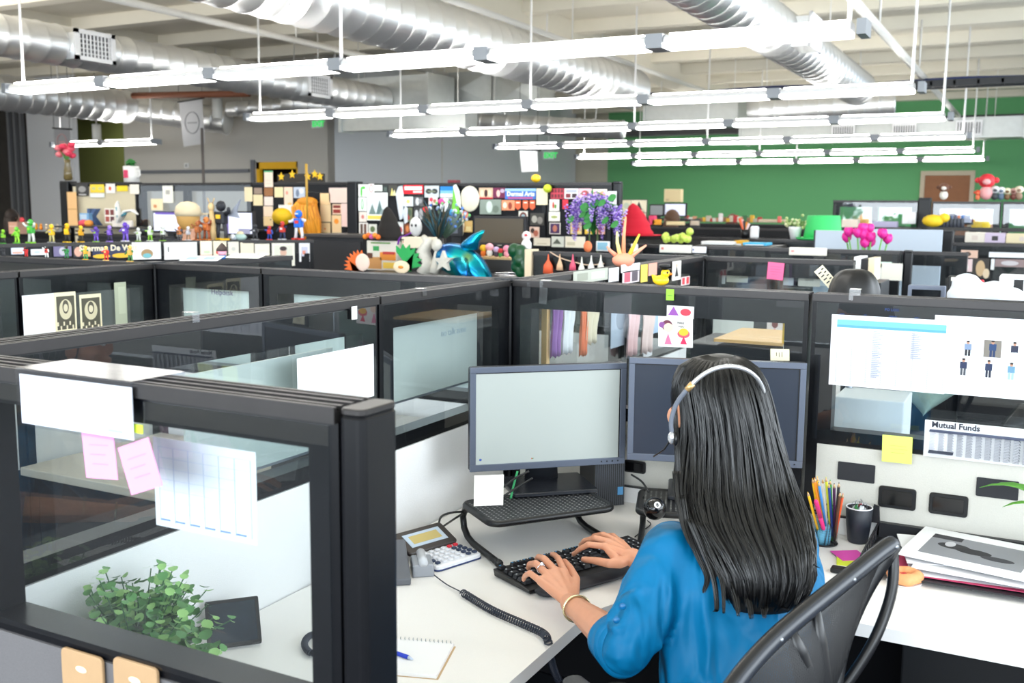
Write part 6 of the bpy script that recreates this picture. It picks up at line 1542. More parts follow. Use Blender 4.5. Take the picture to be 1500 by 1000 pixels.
be = MB(); be.tube([(0, 0, 0), (.0, 0, .10), (-.01, 0, .18), (0, 0, .22)], [.03, .035, .03, .01], flat((246, 244, 240)), 10, flatz=.4).tube([(.02, 0, .02), (.1, 0, .12), (.2, 0, .13), (.27, 0, .09)], [.03, .035, .035, .012], flat((246, 244, 240)), 10, flatz=.4).tube([(.0, -.02, .06), (-.004, -.022, .16)], [.012, .008], flat((60, 140, 160)), 8).tube([(.07, -.022, .075), (.13, -.022, .10)], [.012, .01], flat((60, 140, 160)), 8)
o = be.build('bunny_ears'); o.location = (P(174, 328, Y=7.05).x, 7.05, shelfz+.03); tag(o, 'white and teal bunny ears headband right of the letter K', 'toy ears')
be2 = MB().bbox((-.09, 0, -.034), (.18, .03, .029), flat((236, 228, 220))); o = be2.build('paper_stack', bevel=.005); o.location = (P(172, 328, Y=7.05).x, 7.06, shelfz+.031); tag(o, 'stack of pale papers under the bunny ears', 'paper')
def tbl(label, x0, x1, ypx, Y0, Y1, M=None):
    a = P(x0, ypx, Y=Y0); b = P(x1, ypx, Y=Y0); M = M or CHAR; c = (a.x+b.x)/2; w2 = (b.x-a.x)/2
    t_ = thing('side_table', label, 'table', (c, (Y0+Y1)/2, 0)); d2 = (Y1-Y0)/2
    MB().bbox((-w2, -d2, a.z-.025), (w2, d2, a.z-.001), M).build('table_top', t_)
    for s in (-1, 1): MB().bbox((s*w2-.02*s, -d2+.01, 0), (s*w2, d2-.01, a.z-.026), M).build('leg', t_)
    return a.z
def bgmon(label, x0, y0, x1, y1, Y, scr, bz=(30, 30, 34), pts=(), stand=True):
    a = P(x0, y0, Y=Y); b = P(x1, y1, Y=Y); W2 = b.x-a.x; H2 = a.z-b.z
    th = thing('computer_monitor', label, 'monitor', ((a.x+b.x)/2, Y, b.z), 0)
    MB().bbox((-W2/2, .004, 0), (W2/2, .04, H2), flat(bz)).build('casing', th, bevel=.004)
    m_ = MB().bbox((-W2/2+.015, -.001, .02), (W2/2-.015, .0035, H2-.015), scr)
    for u0, v0, u1, v1, c_ in pts: m_.bbox(((u0-.5)*W2, -.0025, v0*H2), ((u1-.5)*W2, -.0012, v1*H2), flat(c_))
    m_.build('screen', th)
    if stand:
        sz = (stand-b.z) if stand is not True else -.14
        MB().bbox((-.04, .041, sz+.01), (.04, .07, H2*.6), CHAR).build('stand_neck', th); MB().rbox((0, .05, sz+.007), (.24, .18, .012), .02, CHAR).build('stand_base', th)
    return th
SCP = mat('lit_screen_lilac', (200, 204, 226), .4, emis=(206, 210, 236), estr=.35)
zq = tbl('low dark desk under the two lilac screens', 215, 375, 349, 6.55, 6.93)
bgmon('lit screen with a white and violet page, left of the person in the cap', 223, 309, 266, 342, 6.7, SCP, stand=zq, pts=[(.1, .85, .9, .95, (110, 90, 180)), (.15, .2, .7, .75, (235, 238, 246))])
bgmon('lit lilac screen right of the winged toy robot', 328, 309, 371, 346, 6.7, SCP, stand=zq, pts=[(.05, .05, .15, .95, (110, 90, 170)), (.5, .1, .9, .3, (160, 160, 190))])
onY('printed_page', 'white note hanging on the tall glass partition', 'paper', 238, 272, 254, 297, Y1-.004, (240, 238, 226), [(.3, .5, .7, .75, (180, 178, 170))])
onY('printed_page', 'cream drawing under the white note on the tall glass', 'paper', 221, 291, 239, 308, Y1-.004, (240, 224, 186), [(.2, .2, .5, .5, (220, 150, 100), 'e')])
# cream notes
u_ = .0
notes = [(358, 274, 370, 295, (232, 214, 176)), (372, 275, 384, 284, (150, 130, 116)), (371, 285, 385, 301, (232, 212, 170)), (387, 250, 400, 274, (238, 214, 196)), (387, 275, 400, 287, (150, 100, 60)), (387, 288, 400, 301, (236, 216, 206)), (386, 302, 400, 317, (242, 214, 188)), (386, 317, 400, 331, (236, 206, 156)), (402, 274, 415, 289, (236, 216, 170)), (416, 274, 429, 302, (244, 212, 188)), (430, 274, 447, 290, (190, 200, 216)), (469, 283, 484, 300, (240, 208, 158)), (469, 300, 485, 325, (238, 212, 168)), (469, 326, 484, 341, (236, 208, 158)), (482, 275, 509, 297, (238, 212, 200)), (486, 315, 500, 341, (238, 206, 158)), (500, 298, 510, 332, (238, 204, 196)), (408, 300, 430, 325, (238, 236, 226)), (487, 299, 500, 314, (240, 210, 180))]
nws = ['tan note at the left end of the cream note wall', 'small brown photo card near the left end', 'tan note under the brown photo card', 'green topped bookmark standing above the partition', 'brown leather card, second in the tall column', 'pinkish note under the leather card', 'peach note, third from the bottom of the tall column', 'orange-cream note with a dark dot at the bottom of the column', 'squarish cream note right of the tall column', 'tall peach note with flowers', 'blue grey snow picture above the orange wig', 'cream note right of the orange wig, highest', 'long cream note right of the orange wig', 'cream note with an orange mark, lowest right of the wig', 'large pinkish lined page at upper right of the note wall', 'cream card with an orange bird', 'long pink page at the right end of the note wall', 'white crumpled sheet behind the yellow oval', 'cream card with rows of red letters']
for i, ((x0, y0, x1, y1, col), lb) in enumerate(zip(notes, nws)):
    pt = []
    if i == 3: pt = [(0, .9, 1, 1, (90, 170, 120)), (.2, .2, .8, .22, (190, 170, 150)), (.2, .4, .8, .42, (190, 170, 150))]
    if i == 7: pt = [(.7, .6, .82, .75, (60, 50, 40), 'e')]
    if i == 9: pt = [(.2, .6, .5, .8, (230, 150, 130), 'e'), (.4, .05, .9, .2, (240, 190, 120), 'e')]
    if i == 10: pt = [(.2, .1, .5, .8, (110, 126, 150), 'e'), (.5, .4, .9, .9, (226, 230, 238), 'e')]
    if i == 13: pt = [(.4, .3, .55, .5, (226, 130, 70), 'e')]
    if i == 14: pt = [(.1, .1+.09*k, .9, .115+.09*k, (214, 176, 166)) for k in range(9)]
    if i == 15: pt = [(.25, .5, .75, .8, (240, 150, 50), 'e')]
    if i == 18: pt = [(.08, .62, .92, .9, (130, 50, 44)), (.08, .12, .92, .5, (150, 46, 40))]
    onY('note_card', lb, 'note', x0, y0, x1, y1, Y1-.002*(i % 3), col, pt, 'cream notes on the tall partition', th=.003)
o = MB().lathe([(.001, -.006), (.115, -.006), (.12, 0), (.001, .002)], (0, 0, 0), flat((246, 200, 20)), 28, Matrix.Rotation(PI/2, 4, 'X') @ Matrix.Diagonal((1, .66, 1, 1))).build('oval_plaque'); o.location = P(413, 317, Y=YU-.05); tag(o, 'plain bright yellow oval plaque on the note wall', 'plaque')
# orange wig hanging
wig = MB(); rnd = random.Random(2)
wc = P(450, 296, Y=YU-.12)
for i in range(150):
    a = rnd.uniform(-1, 1); L_ = .22+.16*rnd.random()+(.08 if a > 0 else -.06)
    wig.tube([(a*.09, rnd.uniform(-.02, .02), .02), (a*.14, -.03-rnd.random()*.02, -.05), (a*.15+.02*rnd.random(), -.03, -.16), (a*.10+.06, -.01, -.18-L_*.6)], [.008, .011, .010, .003], [flat((232, 150, 30)), flat((200, 124, 26)), flat((245, 170, 50))][i % 3], 5)
wig.ball((0, 0, 0), (.12, .05, .05), flat((214, 140, 30)), 12)
o = wig.build('wig'); o.location = wc; tag(o, 'orange brown long haired wig hanging on the note wall', 'wig')
o = MB().tube([(0, 0, -.3), (0, 0, .18)], [.006, .012], flat((190, 150, 60)), 8).build('wand'); o.location = P(449, 262, Y=7.05); o.location.z -= .05; tag(o, 'golden stick rising above the wig', 'stick')
sg = thing('star_sign', 'dark sign with yellow stars standing on the tall note partition', 'sign', P(441, 268, Y=7.4))
sg.location.z = zu-.018
MB().bbox((-.27, -.01, 0), (.27, .01, .075), flat((40, 34, 26))).build('sign_board', sg)
for k, x in enumerate((-.22, -.09, .09, .17, .23)):
    pts = [((.04 if q % 2 == 0 else .018)*math.cos(q*PI/5+PI/2)+x, (.04 if q % 2 == 0 else .018)*math.sin(q*PI/5+PI/2)+(.05+.02*(k % 2))) for q in range(10)]
    MB().prism(pts, .011, .016, flat((250, 196, 30)), Matrix.Rotation(PI/2, 4, 'X')).build('star', sg)
# person in a cap at the desk with screens; other people far back
def bgperson(label, x, y, Y, hair, shirt, scale=1.0, cap=None, rz=0.0, longh=True, sitz=None, skinc=(206, 156, 130)):
    c = P(x, y, Y=Y)      # centre of the head
    th = thing('person', label, 'person', (c.x, c.y, 0), rz)
    S = flat(skinc); z = c.z
    b = MB()
    def rg(zz, w_, d_, yo=0): return [Vector((w_*math.cos(2*PI*k/16), yo+d_*math.sin(2*PI*k/16), zz)) for k in range(16)]
    b.loft([rg(z-.78, .16, .12), rg(z-.6, .15, .10), rg(z-.42, .17, .11), rg(z-.26, .19, .10), rg(z-.2, .13, .08), rg(z-.17, .055, .055), rg(z-.08, .05, .055)], S)
    b.ball((0, .01, z), (.076, .092, .112), S, 16); b.ball((0, .10, z-.02), (.012, .014, .02), S, 8)
    for s in (-1, 1):
        b.ball((s*.077, .0, z-.01), (.01, .018, .026), S, 8)
        blob_tube(b, [Vector((s*.19, 0, z-.26)), Vector((s*.24, .06, z-.52)), Vector((s*.15, .30, z-.50))], [.045, .038, .028], S, 8)
        blob_tube(b, [Vector((s*.09, .02, z-.76)), Vector((s*.11, .4, z-.76)), Vector((s*.11, .42, max(.08, z-1.2)))], [.08, .06, .045], S, 8)
    b.build('body', th, remesh=.014, smooth_it=2)
    c_ = MB(); c_.loft([rg(z-.80, .19, .14), rg(z-.6, .17, .125), rg(z-.42, .19, .13), rg(z-.28, .21, .115), rg(z-.205, .15, .09), rg(z-.18, .07, .06)], flat(shirt))
    for s in (-1, 1): blob_tube(c_, [Vector((s*.19, 0, z-.27)), Vector((s*.24, .05, z-.48)), Vector((s*.19, .2, z-.50))], [.062, .055, .045], flat(shirt), 8)
    c_.build('shirt', th, remesh=.014, smooth_it=3)
    h_ = MB(); h_.ball((0, -.012, z+.012), (.090, .100, .115), flat(hair), 16)
    if longh: h_.loft([rg(z+.02, .086, .06, -.045), rg(z-.08, .095, .06, -.06), rg(z-.18, .10, .05, -.075), rg(z-.26, .07, .03, -.09)], flat(hair))
    h_.build('hair', th)
    if cap: MB().lathe([(.104, z+.02), (.108, z+.05), (.095, z+.10), (.06, z+.13), (.001, z+.142)], (0, -.01, 0), flat(cap), 20).prism([(-.08, .08), (.08, .08), (.06, .18), (-.06, .18)], z+.03, z+.045, flat(cap)).build('cap', th)
    return th
bgperson('person in a beige cap seen from behind, seated before the screens', 277, 320, 6.2, (206, 160, 90), (96, 84, 74), cap=(212, 196, 164), longh=False)
bgperson('person with brown hair at the far left edge', 18, 318, 10.0, (44, 32, 28), (40, 36, 36))
bgperson('dark brown haired person right behind the red pointed hat desk, before a lit screen', 985, 322, 11.5, (86, 56, 36), (90, 70, 60))
bgperson('person with auburn hair seated far back before the green wall', 1073, 325, 15.0, (90, 46, 26), (60, 60, 70))
bgperson('blonde person seated at right beyond the green hat', 1267, 327, 13.0, (222, 170, 90), (210, 200, 190))
bgperson('person in a pale teal shirt seated at the right, dark short hair', 1452, 313, 13.2, (60, 50, 48), (190, 226, 214), longh=False, rz=-.4)
o = MB().ball((0, 0, 0), (.10, .07, .17), flat((246, 206, 40)), 16).ball((.05, -.06, .10), (.05, .05, .05), flat((250, 214, 60)), 10).build('yellow_bag'); o.location = P(1437, 327, Y=12.6)+Vector((0, 0, -.02)); tag(o, 'yellow bag beside the person in pale teal', 'bag')
# dancing figures and posters by the green wall
pxbox('cardboard_box', 'tan cardboard on the far desk under the small hanging figure', 'box', 973, 277, 997, 296, 12.0, .1, mat('cardboard', (226, 206, 160), .8), [('label', .1, .1, .3, .25, (200, 180, 140), .002)])
zq = tbl('dark desk far back under the grey screen and lit screen', 948, 1012, 320, 12.0, 12.4)
MB_ = MB().bbox((P(909, 330, Y=10.46).x, 10.44, P(925, 333, Y=10.46).z), (P(948, 330, Y=10.46).x, 10.4599, P(925, 292, Y=10.46).z), CHAR)
tag(MB_.build('pin_board', bevel=.003), 'dark pin board behind the cream tower poster', 'board')
bgmon('lit screen hidden behind the brown haired person far back', 973, 297, 1005, 318, 12.2, SCP, stand=zq)
bgmon('grey screen right of the taped black and white poster', 951, 299, 972, 317, 12.0, mat('grey_screen', (150, 154, 156), .4), stand=zq)
onY('poster', 'cream notes and a grey sketch left of the tower poster', 'poster', 911, 293, 924, 311, 10.42, (214, 206, 176), [(.2, .3, .8, .8, (180, 190, 170), 'e')])
onY('poster', 'cream poster with a dark tower and lines of text', 'poster', 925, 293, 947, 311, 10.42, (226, 216, 190), [(.3, .25, .7, .9, (50, 44, 40), 't'), (.2, .22, .8, .26, (60, 54, 50)), (.1, .06, .9, .12, (90, 80, 70))])
onY('poster', 'yellow round sticker below the cream notes by the red hat', 'sticker', 910, 313, 921, 327, 10.4, (226, 196, 70), [(.2, .2, .8, .8, (190, 160, 60), 'e')])
onY('poster', 'pinkish page under the tower poster', 'poster', 922, 312, 946, 328, 10.42, (232, 214, 196), [(.1, .7, .9, .9, (200, 100, 90))])
# ================================================================== POSTER WALL
Y2 = ypanel(YT)
PW = 'posters on the tall partition'
posters = [  # x0 y0 x1 y1 colour patches label
 (525, 270, 540, 288, (240, 244, 238), [(.2, .0, .4, .8, (90, 190, 80), 'e'), (.3, .6, .7, .85, (90, 190, 80), 'e')], 'white drawing with a green squiggle, top left of the poster wall'),
 (525, 289, 538, 309, (236, 240, 238), [(.3, .1, .6, .9, (60, 170, 80), 'e'), (.38, .2, .52, .8, (236, 240, 238), 'e')], 'white drawing with a green loop, below the green squiggle'),
 (540, 269, 548, 284, (246, 240, 238), [(.1, .1, .9, .95, (240, 170, 170), 'e'), (.3, .25, .7, .8, (246, 240, 238), 'e')], 'white page with a pale pink ring'),
 (548, 271, 560, 280, (232, 240, 232), [(.1, .1, .9, .3, (200, 214, 200))], 'small white page right of the pink ring'),
 (561, 271, 568, 282, (40, 50, 50), [(.2, .2, .8, .7, (80, 96, 90))], 'dark narrow photo high on the poster wall'),
 (537, 282, 568, 323, (236, 238, 236), [(.04, .04, .96, .18, (246, 206, 90)), (.08, .22, .92, .9, (214, 226, 230)), (.1, .22, .45, .6, (110, 130, 126), 't'), (.45, .22, .8, .75, (90, 116, 116), 't'), (.6, .22, .9, .45, (140, 156, 156), 't')], 'large pale poster of grey peaks with a yellow foot'),
 (569, 271, 582, 287, (62, 62, 58), [(.25, .05, .6, .75, (240, 226, 130), 't'), (.5, .05, .85, .6, (250, 240, 180), 't')], 'dark picture with pale yellow gowns'),
 (526, 310, 537, 325, (226, 214, 206), [(.3, .3, .7, .7, (200, 120, 110), 'e')], 'pinkish small card at the left of the poster wall'),
 (526, 326, 539, 344, (236, 232, 226), [(.15, .1, .45, .9, (90, 70, 60)), (.55, .1, .85, .9, (110, 80, 70))], 'white card with two strips of photos above the witch hat brim'),
 (540, 328, 552, 343, (214, 214, 206), [(.2, .2, .8, .8, (90, 110, 70), 'e')], 'small photo of greenery left of the witch hat'),
 (591, 271, 620, 284, (224, 24, 44), [(.06, .45, .94, .85, (250, 240, 240)), (.5, .12, .94, .34, (250, 226, 226))], 'red sign with white lettering on the poster wall'),
 (591, 288, 605, 302, (228, 236, 240), [(.3, .3, .7, .7, (240, 220, 120), 'e')], 'white card with a yellow star under the red sign'),
 (606, 288, 620, 302, (90, 92, 96), [(.2, .1, .6, .9, (210, 212, 216), 'e'), (.5, .3, .9, .8, (150, 152, 156), 'e')], 'grey portrait photo under the red sign'),
 (592, 304, 604, 325, (110, 116, 90), [(.2, .1, .7, .6, (180, 60, 50), 'e'), (.5, .4, .9, .9, (70, 90, 70), 'e')], 'olive photo with a red shape'),
 (606, 303, 622, 324, (50, 52, 56), [(.1, .1, .45, .8, (200, 202, 206), 'e'), (.5, .1, .85, .9, (160, 162, 166), 'e')], 'black and white photo of two figures'),
 (592, 327, 604, 343, (120, 60, 30), [(.2, .2, .6, .8, (210, 130, 70), 'e')], 'brown and orange photo right of the witch hat'),
 (583, 325, 591, 343, (222, 226, 226), [(.2, .1, .8, .6, (190, 70, 80), 'e')], 'narrow photo beside the witch hat point'),
 (622, 272, 643, 289, (200, 210, 214), [(.08, .3, .5, .75, (40, 42, 46), 'e'), (.5, .3, .92, .75, (40, 42, 46), 'e'), (.2, .42, .8, .6, (110, 120, 100), 'e')], 'black and white butterfly picture'),
 (645, 273, 665, 289, (226, 238, 246), [(0, .62, 1, 1, (30, 130, 210)), (0, .35, 1, .62, (120, 184, 226))], 'poster fading from blue to white'),
 (645, 290, 665, 310, (240, 244, 246), [(.6, .2, .98, .95, (110, 120, 116))], 'white page with a dark grey inset'),
 (628, 288, 641, 300, (230, 216, 214), [(.1, .4, .5, .9, (220, 60, 90), 'e'), (.5, .2, .9, .7, (180, 110, 90), 'e')], 'small pink and brown photo above the feathers'),
 (702, 275, 722, 291, (214, 180, 150), [(.1, .2, .35, .8, (240, 210, 180), 'e'), (.38, .15, .62, .85, (60, 30, 30), 'e'), (.65, .2, .9, .8, (240, 206, 176), 'e'), (0, 0, 1, .12, (190, 30, 50))], 'family photo with a red edge right of the moon'),
 (722, 275, 740, 290, (110, 30, 70), [(.3, .1, .6, .8, (240, 190, 180), 'e'), (.6, .5, .95, .9, (190, 170, 190), 'e')], 'dark magenta photo with a pale face'),
 (703, 292, 734, 314, (136, 150, 140), [(.3, .1, .6, .9, (200, 214, 206), 'e'), (.6, .1, .9, .6, (110, 124, 112), 'e')], 'grey green waterfall photo'),
 (735, 293, 754, 308, (236, 150, 110), [(.1, .2, .4, .8, (250, 220, 200), 'e'), (.5, .1, .8, .8, (150, 60, 40), 'e')], 'orange toned group photo'),
 (674, 307, 687, 323, (40, 44, 40), [(.05, .1, .95, .9, (232, 140, 110), 'e')], 'round orange picture below the moon'),
 (673, 323, 692, 340, (226, 190, 120), [(.1, .1, .4, .9, (180, 80, 60)), (.5, .1, .9, .5, (240, 220, 160))], 'orange and tan picture strip left of the dark screen'),
 (760, 309, 773, 324, (226, 224, 214), [(.1, .1, .9, .9, (110, 60, 56), 'e'), (.3, .3, .7, .7, (140, 170, 180), 'e')], 'white card with a round emblem-like red ring'),
 (777, 312, 797, 330, (60, 58, 54), [(.1, .2, .5, .8, (170, 166, 156), 'e'), (.5, .1, .9, .7, (130, 126, 120), 'e')], 'framed black and white photo right of the dark screen'),
 (776, 332, 790, 348, (226, 196, 180), [(.1, .4, .5, .9, (60, 40, 36), 'e'), (.4, .1, .9, .7, (180, 100, 80), 'e')], 'photo of a couple below the black and white one'),
 (786, 276, 802, 300, (236, 226, 190), [], 'pale yellow notes near the right end of the poster wall'),
 (782, 348, 806, 360, (232, 224, 206), [(.2, .2, .8, .3, (200, 192, 170))], 'cream page low at the right end of the poster wall')]
for i, (x0, y0, x1, y1, col, pt, lb) in enumerate(posters):
    onY('poster', lb, 'poster', x0, y0, x1, y1, Y2-.0015*(i % 4), col, pt, PW)
bn = onY('banner', 'blue banner with large white lettering on the poster wall', 'banner', 740, 276, 785, 292, Y2-.004, (60, 110, 190), [(.0, .75, 1, 1, (150, 190, 226)), (.1, .08, .9, .2, (200, 60, 110))], PW)
text('Dermal Arts', .044, flat((236, 242, 250)), bn, (-.11, -.014, .0025), (0, 0, 0), bold=.0015)
for k, x in enumerate((759, 770, 780)):
    p = P(x, 300, Y=Y2-.003); fr = Fr(p, (1, 0, 0), (0, 0, 1))
    mb = MB().prism([(-.022, .032), (-.022, -.02), (0, -.036), (.022, -.02), (.022, .032)], 0, .004, flat((226, 100, 60)), fr.T()).prism([(-.014, .02), (-.014, .012), (.014, .012), (.014, .02)], .004, .005, flat((246, 226, 210)), fr.T())
    tag(mb.build('badge'), '%s orange shield badge of three under the blue banner' % ('left', 'middle', 'right')[k], 'badge', 'three orange badges')
mo = thing('moon_disc', 'large pale disc like a full moon on the poster wall', 'disc', P(688, 291, Y=Y2-.004))
MB().ball((0, 0, 0), (.083, .008, .095), mat('moon_paper', (226, 220, 200), .8, noise_s=18, noise_a=.18), 28).build('disc', mo)
def cut(name, label, cat_, pts, Y, col, th=.008, group=None, noise_=None):
    """a cut-out shape from pixel corners on a plane"""
    q = [P(x, y, Y=Y) for x, y in pts]; c = sum(q, Vector())/len(q)
    fr = Fr((c.x, Y, c.z), (1, 0, 0), (0, 0, 1))
    M = col if not isinstance(col, tuple) else flat(col)
    o = MB().prism([(v.x-c.x, v.z-c.z) for v in q][::-1], -th/2, th/2, M).build(name); o.matrix_world = fr.T(); return tag(o, label, cat_, group)
PALEB = mat('pale_grey_feather', (206, 214, 224), .8, noise_s=40, noise_a=.15)
cut('paper_cutout', 'tall pale grey wing cut-out on the poster wall', 'cut-out', [(580, 284), (584, 273), (589, 272), (591, 285), (590, 320), (586, 322), (583, 305)], Y2-.01, PALEB)
cut('paper_cutout', 'small pale grey wing cut-out lower right of the tall one', 'cut-out', [(590, 310), (594, 302), (597, 305), (597, 325), (593, 328)], Y2-.012, PALEB)
cut('ribbon', 'long green ribbon hanging beside a white one', 'ribbon', [(664, 275), (668, 274), (673, 310), (671, 326), (662, 316)], Y2-.012, (120, 205, 70))
cut('ribbon', 'long white ribbon hanging over the green one', 'ribbon', [(664, 272), (668, 270), (673, 280), (675, 305), (670, 300)], Y2-.022, (240, 244, 236))
cut('ribbon', 'thin cream ribbon below the white one', 'ribbon', [(674, 308), (677, 310), (680, 330), (678, 345), (675, 330)], Y2-.022, (232, 226, 200))
# photographs behind the flowers
ph = [(807, 276, 826, 291, (200, 60, 80), [(.05+.24*k, .1+.5*j, .22+.24*k, .45+.5*j, (110, 40, 50)) for k in range(4) for j in range(2)], 'red contact sheet of small dark portraits'), (827, 276, 847, 291, (228, 224, 226), [(.1, .1, .45, .5, (130, 50, 60)), (.55, .1, .9, .5, (60, 40, 50)), (.1, .6, .9, .9, (170, 176, 190))], 'white sheet of four portraits above the purple flowers'),
      (848, 276, 866, 290, (236, 190, 200), [(.2, .2, .8, .8, (190, 60, 90), 'e')], 'pink picture above the purple flowers'), (867, 277, 889, 291, (238, 226, 214), [(.1, .1, .4, .8, (200, 120, 90), 'e'), (.5, .1, .9, .8, (220, 160, 120), 'e')], 'cream card with two orange figures, top right'), (805, 292, 819, 309, (240, 238, 228), [(.3, .2, .5, .8, (200, 60, 50), 'e'), (.5, .2, .75, .6, (100, 150, 70), 'e')], 'white plate-like card with red and green marks'),
      (804, 310, 820, 324, (240, 238, 226), [(.2, .3, .8, .6, (170, 180, 110), 'e')], 'white plate-like card with an olive mark'), (805, 326, 821, 343, (220, 214, 206), [(.08, .08, .92, .92, (70, 40, 90)), (.3, .2, .7, .8, (190, 120, 100), 'e')], 'purple toned photo left under the flowers'), (824, 292, 832, 306, (206, 40, 60), [], 'narrow red card behind the flowers'),
      (836, 326, 852, 343, (232, 206, 140), [(.2, .2, .8, .8, (220, 120, 60), 'e')], 'yellow orange card under the flowers'), (857, 326, 868, 343, (240, 200, 70), [(.2, .2, .8, .7, (250, 240, 200), 'e')], 'yellow card between the flower stems'), (873, 328, 886, 343, (226, 170, 140), [(.2, .1, .8, .9, (140, 60, 60), 'e')], 'peach photo under the flowers at right'), (890, 280, 903, 300, (226, 226, 230), [(.2, .2, .8, .8, (70, 74, 84), 'e')], 'white card with a dark shape at the right end'),
      (808, 346, 826, 362, (214, 216, 206), [(.1, .3, .8, .8, (90, 96, 86), 't')], 'pale card with a dark sketched shape under the photos'), (828, 346, 857, 363, (234, 226, 206), [(.1, .2, .5, .5, (206, 198, 170))], 'long cream card under the photos')]
for i, (x0, y0, x1, y1, col, pt, lb) in enumerate(ph): onY('photo_card', lb, 'card', x0, y0, x1, y1, Y2-.0015*(i % 3), col, pt, 'photographs behind the purple flowers')
def ball_(name, label, cat_, c, r, col, extra=None):
    o = MB().ball((0, 0, 0), r, flat(col) if isinstance(col, tuple) else col, 16)
    if extra: extra(o)
    o = o.build(name); o.location = c; return tag(o, label, cat_)
c = P(785, 268, Y=YT); c.z = TALL+.001+.030; ball_('glass_paperweight', 'glossy yellow ball with a highlight on the poster wall\'s cap', 'ball', c, (.036, .036, .030), mat('yellow_gloss', (245, 196, 40), .1))
c = P(802, 276, Y=YT-.1); ball_('tennis_ball', 'small lime green ball at the corner of the poster wall', 'ball', P(802, 276, Y=YT-.075), .030, (190, 206, 40))
tag(MB().bbox((-.04, -.03, 0), (.04, .03, .022), flat((110, 40, 50))).build('small_box', bevel=.004), 'dark red little box on top of the poster wall', 'box').location = Vector((P(665, 269, Y=YT).x, YT, TALL+.001))

# ================================================================== DESK BELOW THE POSTER WALL
zt5 = .735
dk = MB().bbox((-5.6, 5.66, .705), (-2.52, 6.5, .735), mat('grey_laminate', (168, 168, 166), .5)).build('worktop', bevel=.004); tag(dk, 'grey worktop below the poster wall crowded with things', 'desk')
tbl('dark counter carrying the paper animals and the dolphin balloon', 496, 784, 401, 5.0, 5.64)
BRS = mat('switched_off_brown_screen', (70, 58, 36), .35)
bgmon('large switched off brownish monitor below the poster wall', 693, 316, 769, 361, 5.9, BRS, stand=.7355, pts=[(.48, .01, .56, .03, (190, 190, 180))])
m2_ = bgmon('narrow grey monitor seen edge on behind the dolphin balloon', 655, 313, 673, 346, 6.3, mat('grey_screen2', (120, 126, 140), .3), bz=(60, 64, 70), stand=.7355)
shf = MB().bbox((P(700, 375, Y=5.7).x, 5.62, P(720, 376, Y=5.7).z-.012), (P(757, 375, Y=5.7).x, 5.82, P(720, 376, Y=5.7).z), mat('tan_shelf_wood', (206, 176, 130), .6)).build('shelf'); tag(shf, 'narrow tan shelf holding a row of little mascots', 'shelf')
sh2 = MB().bbox((P(700, 395, Y=5.7).x, 5.60, .7355), (P(757, 395, Y=5.7).x, 5.84, P(720, 394, Y=5.7).z), mat('dark_box_board', (52, 52, 54), .6)).bbox((P(700, 395, Y=5.7).x, 5.62, P(720, 394, Y=5.7).z), (P(757, 395, Y=5.7).x, 5.84, P(720, 376, Y=5.7).z-.013), mat('dark_box_board', (52, 52, 54), .6)).build('shelf_unit'); tag(sh2, 'dark shelf unit carrying the narrow tan shelf', 'shelf')
zs = P(720, 376, Y=5.7).z
for i, (x, h, c1, c2, lb) in enumerate(((708, .075, (240, 190, 40), (230, 120, 40), 'yellow and orange'), (717, .085, (250, 180, 190), (240, 240, 240), 'pink headed white'), (727, .065, (200, 180, 220), (70, 60, 80), 'lilac and dark'), (733, .055, (200, 50, 60), (60, 150, 80), 'red and green'), (742, .075, (246, 150, 180), (240, 160, 180), 'all pink'))):
    p = P(x, 370, Y=5.7); o = MB().ball((0, 0, h*.3), (h*.26, h*.2, h*.32), flat(c2), 10).ball((0, 0, h*.72), (h*.33, h*.28, h*.30), flat(c1), 12).build('mascot_figure'); o.location = (p.x, 5.70, zs+.0005); tag(o, '%s little mascot figure on the narrow tan shelf' % lb, 'toy figure', 'little mascots on the tan shelf')
# dolphin balloon
FOIL = bpy.data.materials.new('iridescent_foil'); FOIL.use_nodes = True; nt = FOIL.node_tree; b_ = nt.nodes['Principled BSDF']
b_.inputs['Metallic'].default_value = .75; b_.inputs['Roughness'].default_value = .22
tc = nt.nodes.new('ShaderNodeTexCoord'); nz = nt.nodes.new('ShaderNodeTexNoise'); nz.inputs['Scale'].default_value = 5.0; nz.inputs['Detail'].default_value = 2
cr = nt.nodes.new('ShaderNodeValToRGB'); cr.color_ramp.elements[0].position = .35; cr.color_ramp.elements[0].color = (.005, .07, .30, 1); cr.color_ramp.elements[1].position = .68; cr.color_ramp.elements[1].color = (.20, .42, .16, 1)
e = cr.color_ramp.elements.new(.5); e.color = (0, .22, .40, 1); e = cr.color_ramp.elements.new(.58); e.color = (.0, .38, .42, 1)
nt.links.new(tc.outputs['Object'], nz.inputs['Vector']); nt.links.new(nz.outputs['Fac'], cr.inputs[0]); nt.links.new(cr.outputs[0], b_.inputs['Base Color'])
dol = thing('dolphin_balloon', 'shiny blue green foil balloon shaped like a dolphin', 'balloon', P(690, 375, Y=5.3))
YD = 5.3; o0 = Vector(dol.location)
def dp(x, y, dy=0.0): return P(x, y, Y=YD)+Vector((0, dy, 0))-o0
MB().tube([dp(638, 374), dp(650, 375), dp(664, 378), dp(680, 385), dp(694, 397), dp(706, 414), dp(712, 432)], [.05, .085, .10, .105, .10, .08, .06], FOIL, 24, flatz=1.0).build('body', dol, subsurf=1)
fin = MB(); fin.loft([[dp(x+wx*math.cos(2*PI*k/12)*1.0, y)+Vector((0, dy*math.sin(2*PI*k/12), 0)) for k in range(12)] for x, y, wx, dy in ((684, 366, 16, .05), (690, 354, 12, .035), (699, 344, 8, .025), (708, 337, 2, .008))], FOIL); fin.build('dorsal_fin', dol)
